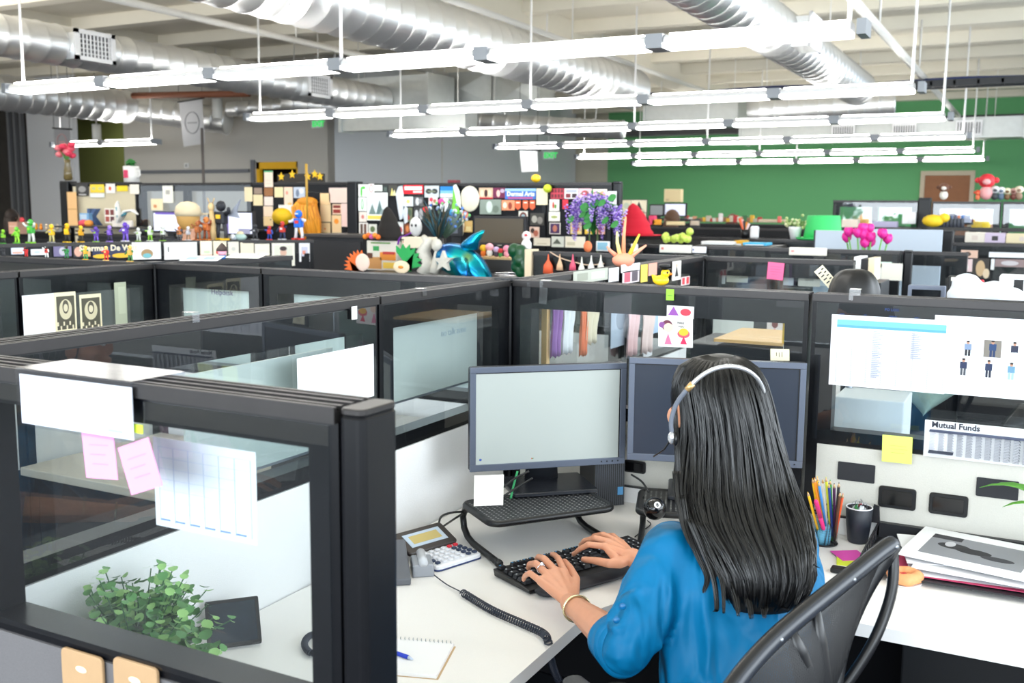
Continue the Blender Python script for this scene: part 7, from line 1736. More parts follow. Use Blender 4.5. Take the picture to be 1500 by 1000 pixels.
MB().tube([dp(690, 378, -.13), dp(697, 392, -.16), dp(704, 410, -.17)], [.05, .035, .01], FOIL, 12, flatz=.4).build('side_fin', dol)
MB().tube([dp(712, 400, 0), dp(700, 418, 0), dp(690, 432, 0)], [.05, .03, .01], FOIL, 12, flatz=.4).build('tail_fluke', dol)
# witch hat on a box of sweets, black
def hat(label, c, r_brim, r_c, h, M, bend=.0, name='pointed_hat', brim_t=.006):
    th = thing(name, label, 'hat', c)
    MB().lathe([(r_c*.95, 0), (r_brim*.8, .002), (r_brim, .006), (r_brim, .006+brim_t), (r_brim*.8, .008+brim_t*.5), (r_c*.95, .012)], (0, 0, 0), M, 28).build('brim', th)
    rs = []
    for k in range(12):
        t = k/11; r_ = r_c*(1-t)**.6*(1+.05*math.sin(k*2))+.004; rs.append([Vector((bend*t*t+r_*math.cos(2*PI*q/24)*(1+.04*math.sin(q)), r_*math.sin(2*PI*q/24), .008+h*t)) for q in range(24)])
    MB().loft(rs, M).build('crown', th); return th
BF = mat('black_felt', (26, 22, 20), .9); RF = mat('red_felt', (206, 24, 50), .85)
bxY = 5.5
cb = pxbox('sweets_box', 'carton printed with colourful sweets under the witch hat', 'box', 537, 352, 581, 397, bxY, .16, mat('pale_printed_card', (222, 216, 204), .7), [('print_green', .22, .66, .42, .82, (50, 150, 80), .002), ('print_logo', .15, .9, .8, .95, (120, 160, 90), .002), ('print_orange', .45, .35, .98, .62, (226, 140, 50), .002), ('print_red', .55, .55, .95, .64, (190, 50, 50), .003), ('print_nuts', .04, .05, .5, .45, (206, 150, 90), .002), ('print_bar', .55, .08, .95, .28, (250, 210, 90), .002), ('print_choc', .02, .40, .2, .58, (90, 46, 30), .003)])
hc = P(571, 351, Y=bxY+.08); hc.z = P(537, 352, Y=bxY).z+.001; hat('black witch hat resting on the carton of sweets', hc, .135, .085, .215, BF, bend=-.02)
ob = MB(); [ob.ball((-.1+.03*k, -.08-.006*k, .02+.01*(k % 2)), .018, flat(((240, 140, 40), (226, 110, 30), (200, 90, 160))[k % 3]), 8) for k in range(5)]
o = ob.build('flower_garland'); o.location = hc+Vector((-.02, -.03, .005)); tag(o, 'orange flower band on the brim of the witch hat', 'garland')
o = MB().tube(cat_path([P(583, 358, Y=5.45), P(586, 348, Y=5.45), P(594, 345, Y=5.45), P(602, 341, Y=5.45)], 5), .010, mat('purple_satin', (120, 40, 160), .4), 8, flatz=.4).build('ribbon'); tag(o, 'purple ribbon bow trailing right of the witch hat', 'ribbon')
pp2 = pxbox('shoe_box', 'long cream box lid right of the witch hat', 'box', 588, 347, 624, 364, 5.55, .14, mat('cream_card', (236, 224, 200), .7), [('mark', .06, .5, .09, .62, (220, 90, 60), .001)])
o = pxbox('box_stack', 'dark box under the long cream box lid', 'box', 590, 364.2, 624, 400, 5.56, .12, CHAR)
# paper animals
def spiky(label, cx, cy, r, col, n, a0, a1, Y, flip=1):
    pts = []
    for k in range(n*2+1):
        a = a0+(a1-a0)*k/(n*2); q = r*(1.0 if k % 2 else .72); pts.append((cx+q*math.cos(a)*flip, cy-q*math.sin(a)))
    pts += [(cx+r*.4, cy+r*.5), (cx-r*.4, cy+r*.5)]
    return cut('paper_animal', label, 'paper animal', pts, Y, col)
spiky('orange spiky paper hedgehog at the left of the sweets carton', 527, 389, 23, (240, 110, 40), 8, 1.3, 3.5, 5.2)
o = ball_('paper_mask', 'pale round paper face on the orange hedgehog', 'paper face', P(531, 384, Y=5.17), (.055, .006, .055), (240, 214, 200))
spiky('green spiky paper leaf right of the sweets carton', 592, 384, 27, (30, 160, 80), 7, -.4, 2.2, 5.2)
o = ball_('paper_mask', 'cream paper face with an orange nose before the green leaf', 'paper face', P(588, 391, Y=5.17), (.06, .006, .04), (246, 224, 190), lambda m_: m_.ball((.0, -.008, 0), (.02, .005, .01), flat((240, 150, 50)), 8))
STN = mat('white_plaster_sculpture', (206, 202, 192), .7, noise_s=30, noise_a=.2)
o = MB().tube([(0, 0, 0), (.02, 0, .06), (-.02, 0, .13), (.02, 0, .19), (-.02, 0, .22)], [.075, .05, .055, .045, .02], STN, 14, flatz=.7).ball((.085, -.01, .17), (.035, .03, .04), STN, 12).tube([(.085, -.01, .14), (.07, 0, .04), (.06, 0, 0)], [.012, .03, .035], STN, 10).build('plaster_figure'); o.location = P(624, 399, Y=5.25); o.location.z -= 0.0; tag(o, 'white carved plaster figure left of the starfish', 'sculpture')
st_ = [(650+((14 if k % 2 == 0 else 6)*math.sin(k*PI/5)), 383-((16 if k % 2 == 0 else 7)*math.cos(k*PI/5))) for k in range(10)]
cut('starfish', 'white plaster starfish beside the dolphin balloon', 'starfish', st_, 5.1, STN, th=.03)
# black boots with green ovals, feather bouquet in them
for k, x in enumerate((631, 645)):
    t_ = thing('rain_boot', '%s black boot with a green oval patch below the feathers' % ('left', 'right')[k], 'boot', P(x, 385, Y=5.75)); t_.location.z = .736
    zt_ = P(x, 349, Y=5.75).z-.736
    MB().tube([(0, 0, 0), (0, 0, zt_*.5), (0, 0, zt_)], [.035, .036, .040], BLACKP, 14).tube([(0, 0, .02), (0, -.09, .02)], [.034, .026], BLACKP, 12).build('boot_shaft', t_)
    MB().ball((0, -.038, zt_-.055), (.022, .006, .030), flat((150, 200, 60)), 12).build('green_patch', t_)
fe = thing('feather_bouquet', 'dark peacock feather bouquet before the poster wall', 'bouquet', P(642, 350, Y=5.9)); rnd = random.Random(4)
DF = [mat('dark_green_feather', (28, 40, 34), .6), mat('brown_feather', (66, 60, 40), .7), mat('teal_feather', (16, 70, 84), .4)]
for i in range(46):
    a = rnd.uniform(-.75, .45); L_ = .14+.14*rnd.random(); x1 = math.sin(a)*L_; z1 = math.cos(a)*L_
    MB().tube([(0, 0, -.02), (x1*.5, rnd.uniform(-.03, .03), z1*.55), (x1*1.05, rnd.uniform(-.05, .05), z1)], [.006, .014, .002], DF[i % 3 if i % 5 else 2], 5, flatz=.5).build('feather', fe)
bq = thing('artificial_flowers', 'wiry blue and silver flower spray right of the feathers', 'flowers', P(652, 350, Y=6.0))
for i in range(40):
    a = rnd.uniform(-.5, .9); L_ = .12+.15*rnd.random(); x1 = math.sin(a)*L_; z1 = math.cos(a)*L_; y1 = rnd.uniform(-.04, .04)
    cM = flat([(90, 140, 220), (150, 180, 220), (200, 214, 230), (60, 110, 200), (120, 200, 120)][i % 5])
    MB().tube([(0, 0, 0), (x1*.6, y1, z1*.6), (x1, y1, z1)], .0025, flat((110, 140, 120)), 4).ball((x1, y1, z1), .011, cM, 6).build('flower_stem', bq)
for x, y, col, lb in ((624, 307, (220, 50, 60), 'small red paper heart left of the feathers'), (647, 295, (226, 60, 150), 'magenta bow above the blue flowers'), (661, 311, (60, 160, 230), 'bright blue bow right of the feathers')):
    ball_('paper_bow', lb, 'bow', P(x, y, Y=6.2), (.032, .012, .022), col, lambda m_: m_.ball((.03, 0, .01), (.02, .01, .016), flat((240, 240, 244)), 8))
ball_('paper_skull', 'white round mask left of the feathers', 'mask', P(609, 332, Y=6.1), (.05, .03, .07), (240, 240, 240), lambda m_: m_.ball((-.015, -.028, .01), (.009, .006, .011), flat((40, 40, 44)), 8).ball((.018, -.028, .01), (.009, .006, .011), flat((40, 40, 44)), 8))
# green and blue cloth heap
jk = MB(); rnd = random.Random(8)
for k in range(22): 
    a = rnd.uniform(0, 2*PI); jk.ball((rnd.uniform(-.06, .06), rnd.uniform(-.05, .05), .03+rnd.random()*.13*(1 if k % 2 else .6)), (.045, .035, .045), [mat('green_nylon', (8, 70, 36), .3), mat('dark_green_nylon', (10, 48, 30), .35), mat('blue_nylon', (40, 70, 170), .35)][0 if k < 12 else (1 if k < 16 else 2)], 10)
o = jk.build('nylon_jacket', remesh=.007, smooth_it=1); o.location = P(766, 405, Y=5.35); o.location.z = P(766, 401, Y=5.35).z-.02; tag(o, 'crumpled green and blue nylon jacket left of the tan trim', 'jacket')
o = MB().ball((0, 0, .04), (.035, .03, .045), flat((240, 236, 236)), 10).ball((0, 0, .10), (.03, .028, .03), flat((246, 240, 240)), 10).ball((.01, -.028, .105), (.012, .006, .008), flat((220, 50, 60)), 6).build('plush_toy'); o.location = P(771, 369, Y=5.6); tag(o, 'white plush doll with a red spot beside the brown screen', 'toy')
# wisteria
wi = thing('wisteria_bouquet', 'big bouquet of hanging purple artificial wisteria', 'flowers', P(868, 372, Y=6.15)); wi.location.z = .736
zc_ = P(868, 288, Y=6.15).z-.736; rnd = random.Random(6)
WM = [mat('petal_violet', (150, 110, 210), .6), mat('petal_lilac', (190, 160, 232), .6), mat('petal_pale', (216, 200, 240), .6), mat('petal_deep', (112, 80, 180), .6)]
GM = mat('wisteria_leaf', (50, 130, 60), .5)
for i in range(34):
    a = 2*PI*i/34+rnd.random()*.3; R3 = .06+.17*rnd.random(); x = R3*math.cos(a)*1.02; y = R3*.5*math.sin(a); top = zc_-.02+.05*rnd.random()-.30*(abs(x)/.22)**2*.35
    MB().tube([(0, 0, zc_-.25), (x*.5, y*.5, top+.02), (x, y, top)], .003, GM, 4).build('stem', wi)
    cl = MB(); Lh_ = .15+.10*rnd.random(); n = 46
    for k in range(n):
        t = k/n; r_ = .026*(1-t*.8); aa = k*2.4; q = Vector((x+r_*math.cos(aa), y+r_*math.sin(aa), top-Lh_*t+rnd.uniform(-.005, .005)))
        s_ = .0085*(1-.45*t); cl.ball(q, (s_, s_, s_*.7), WM[int(rnd.random()*4)], 5)
    cl.build('blossom', wi)
for i in range(14):
    a = rnd.random()*2*PI; q = Vector((.19*math.cos(a)*rnd.random(), -.09, zc_-.2*rnd.random())); lf = MB(); disc_leaf(lf, q, Vector((rnd.uniform(-.5, .5), -1, .4)), .022, GM, 1.4); lf.build('leaf', wi)
for x in (-.02, .05): MB().tube([(x, -.02, .0), (x*.8, -.02, zc_-.2)], .006, mat('dark_stem', (70, 90, 50), .7), 6).build('main_stem', wi)
MB().lathe([(.05, .0), (.07, .12), (.072, .2), (.065, .2), (.06, .1)], (0, 0, 0), flat((60, 60, 66)), 18).build('vase', wi)

# ================================================================== MIDDLE GROUND
HZ = P(930, 345, Y=8.2).z
h1 = hat('bright red pointed felt hat on the dark partition', P(931, 346, Y=8.2), .22, .145, .27, RF, bend=-.03)
h1.location.z = P(1000, 347, Y=8.2).z+.001
pn = [('name_box', 966, 358, 1012, 371, (240, 238, 230), 'white name box with a pink dot left of the small badge card'), ('name_box', 1014, 361, 1033, 371, (240, 240, 246), 'small white card with a round blue and orange badge'), ('name_box', 1156, 362, 1210, 375, (238, 232, 220), 'long white name box above the pink sticky note')]
for i, (nm, x0, y0, x1, y1, col, lb) in enumerate(pn):
    Yq = 6.9 if i < 2 else 6.22
    b = pxbox(nm, lb, 'box', x0, y0, x1, y1, Yq, .03, mat('card_%d' % i, col, .7), [('print', .06, .4, .14, .65, ((226, 120, 110), (60, 70, 170), (220, 150, 150))[i], .001)])
cabinet('low dark cabinet under the sky blue and white flat boxes', 1022, 362.5, 1128, 380, 7.55, .5)
for x0, y0, x1, y1, Yq, col, lb in ((1027, 353, 1073, 359, 7.6, (240, 240, 240), 'long flat white box beyond the name boxes'), (1088, 355, 1122, 360, 7.6, (70, 180, 226), 'flat sky blue and white box'), (1076, 352, 1087, 360, 7.7, (226, 170, 40), 'mustard yellow box beside the sky blue one')):
    pxbox('flat_box', lb, 'box', x0, y0, x1, y1, Yq, .2, flat(col), [('stripe', .1, .1, .9, .4, (236, 240, 244), .001)])
gp = thing('toy_grapes', 'bunch of pale green grapes or balls on the name boxes', 'toy', P(990, 357, Y=6.95))
rnd = random.Random(9)
for k in range(16): MB().ball((rnd.uniform(-.10, .09), rnd.uniform(-.03, .03), .02+rnd.random()*.04), .024, mat('grape_green', (190, 214, 90), .3), 10).build('grape', gp)
MB().ball((.10, 0, .085), .028, mat('grape_green', (190, 214, 90), .3), 12).build('grape', gp); MB().ball((.085, 0, .035), .03, mat('grape_green', (190, 214, 90), .3), 12).build('grape', gp)
gp.location.z = P(990, 357, Y=6.9).z+.001
# octopus-like coral hand and garland in the next cubicle
oc = thing('coral_toy', 'salmon toy with waving tentacles on the diagonal partition', 'toy', P(913, 385, Y=4.3)); oc.location = Vector((-1.50, P(913, 385, X=-1.5).y, TOP+.001))
sc_ = 1.0
MB().ball((0, 0, .025), (.045, .05, .03), flat((246, 160, 130)), 14).build('head', oc)
for k, (dx, dz, col) in enumerate(((-.075, .05, (246, 160, 130)), (-.035, .11, (232, 224, 150)), (.0, .17, (240, 160, 120)), (.06, .10, (230, 200, 70)), (.09, .055, (240, 170, 140)))):
    MB().tube([(dx*.3, dx*.2, .04), (dx*.6, dx*.5, .04+dz*.5), (dx*.75+.006, dx*.7, .03+dz)], [.010, .007, .004], flat(col), 8).build('tentacle', oc)
gy = 4.885
o = MB().tube(cat_path([P(806, 369, Y=gy), P(822, 378, Y=gy), P(842, 384, Y=gy), P(862, 388, Y=gy), P(885, 386, Y=gy)], 4), .003, flat((226, 196, 170)), 6).build('garland_string'); tag(o, 'string of the garland on the far partition', 'garland')
for i, (x, y, col) in enumerate(((803, 386, (236, 100, 60)), (820, 386, (226, 186, 150)), (839, 386, (226, 90, 120)), (852, 390, (230, 226, 216)), (866, 388, (236, 234, 230)), (880, 387, (226, 222, 214)))):
    p = P(x, y, Y=gy-.01); s_ = 1.5 if i == 0 else 1
    o = MB().lathe([(.020*s_, -.035*s_), (.018*s_, -.01), (.006, .02), (.002, .05)], (0, 0, 0), flat(col), 12, sy=.5).build('tassel'); o.location = p; tag(o, ['orange red', 'beige', 'pinkish red', 'grey white', 'white', 'pale'][i]+' tassel on the garland string', 'tassel', 'tassels of the garland')
o = ball_('orange_bauble', 'glossy orange oval under the purple flowers', 'ornament', P(861, 361, Y=5.9), (.028, .02, .036), (240, 130, 80))
pxbox('photo_box', 'small framed picture of a blue landscape under the flowers', 'photo frame', 873, 353, 892, 368, 6.1, .02, flat((236, 238, 240)), [('picture', .12, .12, .88, .88, (140, 190, 214), .001)])
pxbox('photo_box', 'small white card standing left of the dark partition', 'card', 924, 357, 934, 370, 6.4, .01, flat((240, 240, 244)))
for i, (x0, y0, x1, y1, col, pt, lb) in enumerate(((910+0, 388, 937, 396, (246, 246, 248), [], 'long white paper strip behind the duck'), (912, 398, 936, 412, (226, 214, 220), [(.1, .1, .45, .9, (200, 90, 110)), (.55, .1, .9, .9, (90, 80, 90))], 'two small photo prints under the white strip'), (939, 388, 948, 412, (250, 226, 90), [], 'yellow note strip left of the duck'), (892, 393, 906, 411, (244, 246, 248), [], 'white page left of the photo prints'), (840, 398, 890, 409, (190, 194, 182), [(.1, .2, .4, .8, (160, 164, 150)), (.5, .2, .9, .8, (206, 208, 196))], 'olive grey pages low on the diagonal glass'), (985, 383, 997, 409, (240, 234, 226), [(.3, .2, .7, .8, (30, 30, 34), 't'), (.4, .7, .6, .85, (226, 180, 150), 'e')], 'print of a woman in a black dress'), (998, 406, 1010, 416, (244, 226, 226), [(.1, .1, .4, .9, (220, 60, 70)), (.6, .1, .9, .9, (220, 60, 70))], 'small red and white print by the post'), (950, 386, 962, 402, (244, 170, 150), [], 'salmon pink paper tie left of the duck hat'))):
    fr, w_, h_ = fit(x0, y0, x1, y1, X=-1.478); sheet('photo_print', fr, w_, h_, col, pt, lb, 'paper', 'prints on the diagonal glass')
# rubber duck with captain's hat
dk_ = thing('rubber_duck', 'yellow rubber duck with a black captain hat on the partition cap', 'rubber duck', (P(970, 416, Y=YB0).x, YB0, TOP+.0005), .25)
YD_ = mat('duck_yellow', (252, 206, 40), .3)
MB().ball((-.004, 0, .016), (.025, .017, .016), YD_, 16).ball((.009, 0, .038), (.0145, .014, .0145), YD_, 14).tube([(-.02, 0, .02), (-.032, 0, .033)], [.012, .002], YD_, 10).build('duck_body', dk_, remesh=.0015, smooth_it=3)
MB().ball((.024, 0, .036), (.008, .009, .004), flat((240, 130, 40)), 10).build('beak', dk_)
MB().ball((.016, -.0125, .041), (.003, .002, .004), BLACKP, 8).ball((.016, .0125, .041), (.003, .002, .004), BLACKP, 8).build('eyes', dk_)
MB().lathe([(.013, .049), (.0135, .055), (.018, .060), (.016, .064), (.001, .066)], (.006, 0, 0), BLACKP, 18).prism([(.014, -.011), (.026, -.007), (.026, .007), (.014, .011)], .0495, .052, BLACKP).build('captain_hat', dk_)
# pink sticky note and papers on the partition beyond
p = P(1136, 397, Y=4.885); sheet('sticky_note', Fr(p, (1, 0, 0), (0, 0, 1)), .078, .082, (250, 110, 160), [(.15, .75, .85, .765, (210, 70, 120)), (.15, .6, .8, .615, (210, 70, 120)), (.15, .45, .85, .465, (210, 70, 120)), (.3, .3, .6, .315, (210, 70, 120))], 'bright pink sticky note with handwriting on the far glass', 'sticky note', rot=-.06)
for x0, y0, x1, y1, col, lb, Yq in ((1042, 394, 1062, 416, (226, 226, 220), 'pale page at the left behind the far glass', 4.975), (1065, 395, 1095, 414, (228, 222, 202), 'cream blank card left of the pink sticky note', 4.973), (1148, 398, 1162, 418, (214, 220, 222), 'grey white page right of the pink sticky note', 4.973), (1170, 399, 1201, 420, (236, 230, 214), 'cream card with faint marks right of the pink note', 4.972), (1202, 399, 1232, 420, (216, 224, 228), 'pale blue printed page left of the black cloth dome', 4.974)):
    onY('printed_page', lb, 'paper', x0, y0, x1, y1, Yq, col, [(.3, .4, .7, .6, (200, 196, 182))] if 'marks' in lb else [], 'pages on the far glass')
for x0, y0, x1, y1, col, lb in ((1283, 383, 1306, 392, (206, 228, 214), 'green edged sheet on the tulip partition'), (1292, 385, 1321, 411, (238, 234, 222), 'blank cream sheet at the right of the tulip partition'), (1279, 386, 1291, 420, (236, 238, 236), 'white sheet with a green line on the tulip partition')):
    onY('printed_page', lb, 'paper', x0, y0, x1, y1, 6.255 if x0 != 1292 else 6.25, col, [], 'sheets on the tulip partition')
sh3 = thing('striped_card', 'cream card with black dashes leaning by the black dome', 'card', P(1215, 415, Y=3.35))
T9 = Matrix.Rotation(-.75, 4, 'Y')
mb = MB().bbox((-.012, -.002, -.045), (.022, .002, .06), flat((236, 226, 196)), T9)
for k in range(7): mb.bbox((-.006, -.0032, -.035+k*.013), (.006, -.0021, -.031+k*.013), flat((50, 50, 50)), T9).bbox((.010, -.0032, -.030+k*.013), (.018, -.0021, -.026+k*.013), flat((50, 50, 50)), T9)
mb.build('card', sh3)
bd_ = thing('black_cap', 'black pleated cloth dome behind the right partition', 'cloth cap', P(1251, 430, Y=3.3))
rs = []
for k in range(10):
    t = k/9; r_ = .078*math.cos(t*PI/2)**.65+.001
    rs.append([Vector((r_*math.cos(2*PI*q/48)*(1+.035*math.cos(q*PI/3)), r_*math.sin(2*PI*q/48)*(1+.035*math.cos(q*PI/3)), -.02+.098*math.sin(t*PI/2))) for q in range(48)])
MB().loft(rs, mat('black_satin', (8, 8, 11), .45)).build('dome', bd_)
MB().lathe([(.079, -.022), (.081, -.02), (.079, -.018)], (0, 0, 0), BLACKP, 32).build('hem', bd_)
o = MB().tube([(0, 0, 0), (0, 0, bd_.location.z-.025-.736)], .012, STEEL, 8).build('stand_rod', bd_); o.location.z = -(bd_.location.z-.736); MB().lathe([(.06, 0), (.06, .01), (.012, .015)], (0, 0, -(bd_.location.z-.7355)), STEEL, 16).build('stand_foot', bd_)
for i, (x0, x1, y0, col, lb) in enumerate(((1251, 1260, 376, (240, 240, 240), 'white binder standing left of the black ones'), (1261, 1266, 379, (30, 30, 34), 'first black binder behind the black dome'), (1267, 1271, 379, (36, 34, 36), 'second black binder behind the black dome'), (1272, 1280, 378, (240, 224, 190), 'cream binder with a yellow edge behind the black dome'))):
    pxbox('binder', lb, 'binder', x0, y0, x1, 412, 5.2, .2, flat(col), group='binders in a row', bevel=.002)
pxbox('binder_shelf', 'dark shelf that the row of binders stands on', 'shelf', 1240, 412.2, 1290, 430, 5.19, .3, CHAR, z0=.001)
# magenta tulips
tu = thing('tulip_bunch', 'bunch of magenta tulips standing above the small glass partition', 'flowers', P(1270, 380, Y=6.6)); tu.location.z = 1.10
TM_ = mat('magenta_petal', (226, 40, 150), .5); TG = mat('tulip_green', (110, 170, 90), .5)
for k, (x, y) in enumerate(((1243, 345), (1239, 353), (1257, 346), (1264, 339), (1272, 340), (1265, 349), (1276, 352), (1274, 360), (1267, 361), (1293, 347), (1299, 355))):
    q = P(x, y, Y=6.6)-Vector(tu.location); q.y = .03*math.sin(k*2)
    MB().tube([(q.x*.3, 0, -.0), (q.x*.8, q.y, q.z*.7), q], .005, TG, 6).build('stem', tu)
    f = MB(); f.lathe([(.006, -.01), (.026, .008), (.028, .028), (.018, .05), (.012, .045)], q, TM_, 10); 
    for j in range(4): f.ball(q+Vector((.016*math.cos(j*PI/2), .016*math.sin(j*PI/2), .028)), (.015, .015, .026), TM_, 8)
    f.build('tulip_head', tu)
MB().lathe([(.05, -.36), (.06, -.2), (.05, .0), (.046, .0), (.05, -.2)], (0, 0, 0), flat((200, 210, 214)), 18).build('vase', tu)
# pale blue boards
BLB = mat('pale_blue_board', (186, 198, 212), .6)
zy = tbl('dark table under the yellow bag far right', 1420, 1452, 337, 12.4, 12.8)
b = pxbox('display_board', 'large pale blue board standing right of the tulips', 'board', 1276, 335, 1375, 430, 7.6, .03, BLB, z0=.001)
b = pxbox('display_board', 'grey blue board with a dark edge behind the tulips', 'board', 1194, 337, 1272, 400, 7.7, .03, BLB, [('dark_edge', -.02, 0, .012, 1, (40, 42, 50), .002)], z0=.001)
# green fedora and flower pot
HG = mat('green_felt_hat', (60, 205, 110), .6)
fh = thing('fedora_hat', 'bright green flat-topped hat beyond the grey blue board', 'hat', (P(1205, 352, Y=8.2).x, 8.2, P(1000, 347, Y=8.2).z+.004))
MB().lathe([(.09, 0), (.19, -.003), (.21, .012), (.205, .016), (.12, .01)], (0, 0, 0), HG, 32).build('brim', fh)
MB().lathe([(.148, .006), (.14, .06), (.125, .18), (.118, .188), (.001, .182)], (0, 0, 0), HG, 32).build('crown', fh)
fp2 = thing('flower_pot', 'white pot with small white and green flowers left of the green hat', 'plant', (P(1172, 350, Y=8.3).x-.02, 8.2, P(1000, 347, Y=8.2).z+.001))
MB().lathe([(.035, 0), (.052, .085), (.054, .10), (.045, .10), (.04, .06)], (0, 0, 0), WHITE, 20).build('pot', fp2)
rnd = random.Random(12)
fl2 = MB()
for k in range(60): fl2.ball((rnd.gauss(-.01, .045), rnd.gauss(0, .03), .125+rnd.gauss(0, .018)), .013, flat([(236, 236, 190), (120, 160, 90), (190, 206, 140)][k % 3]), 6)
o = fl2.build('blossoms', fp2); o['kind'] = 'stuff'
# clutter on the far low partitions
zf = P(1050, 325, Y=14.0).z; rnd = random.Random(21)
cols = [((190, 60, 60), 'red'), ((230, 226, 214), 'off-white'), ((214, 150, 120), 'peach'), ((60, 110, 70), 'green'), ((150, 110, 80), 'brown'), ((230, 180, 60), 'amber'), ((200, 190, 170), 'stone')]
for i in range(22):
    x = 1006+i*5.0+rnd.random()*2; p = P(x, 323, Y=14.0); col, cn = cols[i % 7]; h_ = .05+.05*rnd.random()
    o = MB().rbox((0, 0, h_/2), (.05+.03*rnd.random(), .04, h_), .012, flat(col), seg=2).build('desk_trinket'); o.location = (p.x, 14.0, zf+.001)
    tag(o, '%s blurred trinket on the farthest low partition before the green wall' % ('tiny' if i < 0 else 'small'), 'trinket', 'trinkets on the farthest low partition')
for x, col, lb, w_, h_ in ((1131, (226, 206, 180), 'flat beige box on the farthest partition under the green wall', .38, .045), (1143, (240, 120, 110), 'small coral egg shape alone on the far partition', .05, .09), (1057, (240, 230, 230), 'pink and white bottle left of the auburn haired person', .06, .12)):
    o = MB().rbox((0, 0, h_/2), (w_, .06, h_), .02, flat(col), seg=3).build('desk_trinket'); o.location = (P(x, 323, Y=14.0).x, 13.95 if w_ < .3 else 14.0, zf+.001); tag(o, lb, 'trinket')
z10 = P(1060, 331, Y=10.5).z
for x, col, lb, w_, h_, Yq in ((962, (240, 160, 40), 'orange box on the dark desk under the green wall', .10, .06, 10.5), (956, (236, 70, 110), 'pink card at the foot of the grey screen', .08, .10, 10.5), (990, (226, 206, 160), 'long beige box right of the orange box', .2, .04, 10.5), (1018, (196, 180, 160), 'blurred beige clutter box far back', .09, .05, 10.5)):
    o = MB().rbox((0, 0, h_/2), (w_, .06, h_), .01, flat(col), seg=2).build('desk_trinket'); o.location = (P(x, 323, Y=Yq).x, Yq, z10+.001); tag(o, lb, 'trinket')
z8 = P(1000, 347, Y=8.2).z
o = MB().rbox((0, 0, .05), (.07, .05, .10), .02, WHITE, seg=3).build('white_canister'); o.location = (P(1105, 347, Y=8.2).x, 8.2, z8+.001); tag(o, 'white canister on the low dark partition', 'canister')
pcup = thing('pen_bundle', 'bundle of pink and orange tools in a dark cup on the low partition', 'pen cup', (P(1091, 347, Y=8.2).x, 8.2, z8+.001))
MB().lathe([(.03, 0), (.035, .07)], (0, 0, 0), BLACKP, 14).build('cup', pcup)
for k in range(5): MB().tube([(0, 0, .03), (-.05+.02*k, .01*(k % 2), .16-.01*k)], [.008, .012], flat([(236, 110, 70), (240, 180, 180), (60, 50, 50), (240, 150, 60), (230, 200, 200)][k]), 6).build('handle', pcup)

# ================================================================== RIGHT BACKGROUND
bgmon('dark glossy screen standing right of the white sheets behind the right partition', 1331, 400, 1384, 436, 4.0, mat('black_glossy_screen', (24, 26, 30), .08), bz=(120, 130, 150), stand=False).location.z = 1.2915
p9 = pxbox('desk_phone', 'black upright office phone with keypad behind the right partition', 'phone', 1389, 404, 1412, 437, 3.9, .04, BLACKP, [('display', .18, .78, .85, .96, (226, 222, 214), .002)])
for r_ in range(4):
    for c_ in range(4):
        W2 = p9.children[0].dimensions.x or .05
        MB().box((-.016+c_*.0105, -.003, .010+r_*.0095), (.006, .004, .005), flat((150, 152, 156) if (r_, c_) != (0, 0) else (220, 90, 100))).build('key', p9)
tb = pxbox('tablet_case', 'red framed tablet with a blue screen beside the black phone', 'tablet', 1413, 409, 1440, 436, 3.95, .02, flat((226, 70, 80)), [('screen', .2, .1, .85, .8, (30, 130, 190), .002)])
pl_ = MB(); rnd = random.Random(31)
for k in range(16): pl_.ball((rnd.uniform(-.075, .075), rnd.uniform(-.03, .03), rnd.uniform(0, .07)*(1-abs(rnd.random()-.5))), (.05, .04, .04), mat('white_crumpled_bag', (226, 232, 244), .6, noise_s=50, noise_a=.15), 10)
o = pl_.build('plastic_bag', remesh=.008, smooth_it=3); o.location = P(1445, 430, Y=3.7)+Vector((0, 0, -.03)); tag(o, 'crumpled white bag behind the right partition', 'bag')
pxbox('carton', 'white carton with a black printed panel at the right edge', 'box', 1464, 404, 1520, 437, 3.8, .15, flat((244, 246, 248)), [('black_panel', .38, .05, .62, .85, (24, 24, 26), .002)])
o = MB().bbox((-.50, 3.65, 1.26), (.60, 4.3, 1.29), mat('grey_laminate', (168, 168, 166), .5)).bbox((.585, 3.66, 0), (.60, 4.29, 1.26), CHAR).bbox((-.50, 3.66, 0), (-.485, 4.29, 1.26), CHAR).build('high_shelf'); tag(o, 'high grey shelf behind the right partition carrying the phone and bag', 'shelf')
# clippings on the glass at right
YR2 = 8.3-.045
for x0, y0, x1, y1, col, pt, lb in ((1408, 366, 1432, 378, (226, 190, 170), [(.2, .2, .6, .8, (90, 70, 60), 'e')], 'pinkish clipping high on the right middle glass'), (1411, 379, 1424, 398, (240, 214, 214), [(.2, .1, .6, .6, (250, 240, 236), 'e')], 'pale pink clipping on the right middle glass'), (1425, 378, 1450, 408, (60, 56, 52), [(.2, .1, .7, .9, (206, 176, 136), 'e'), (.6, .0, .95, .5, (226, 206, 176), 'e')], 'dark photo with blond figures on the right middle glass'), (1449, 369, 1545, 379, (236, 240, 246), [], 'long white strip on the right middle glass'), (1450, 379, 1456, 395, (240, 242, 244), [], 'small white upright strip on the right middle glass'), (1458, 379, 1545, 393, (150, 130, 130), [(.1, .2, .4, .8, (200, 196, 200), 'e'), (.5, .1, .8, .8, (190, 170, 140), 'e')], 'brownish photo row at the right edge')):
    onY('clipping', lb, 'paper', x0, y0, x1, y1, YR2, col, pt, 'clippings on the right middle glass')
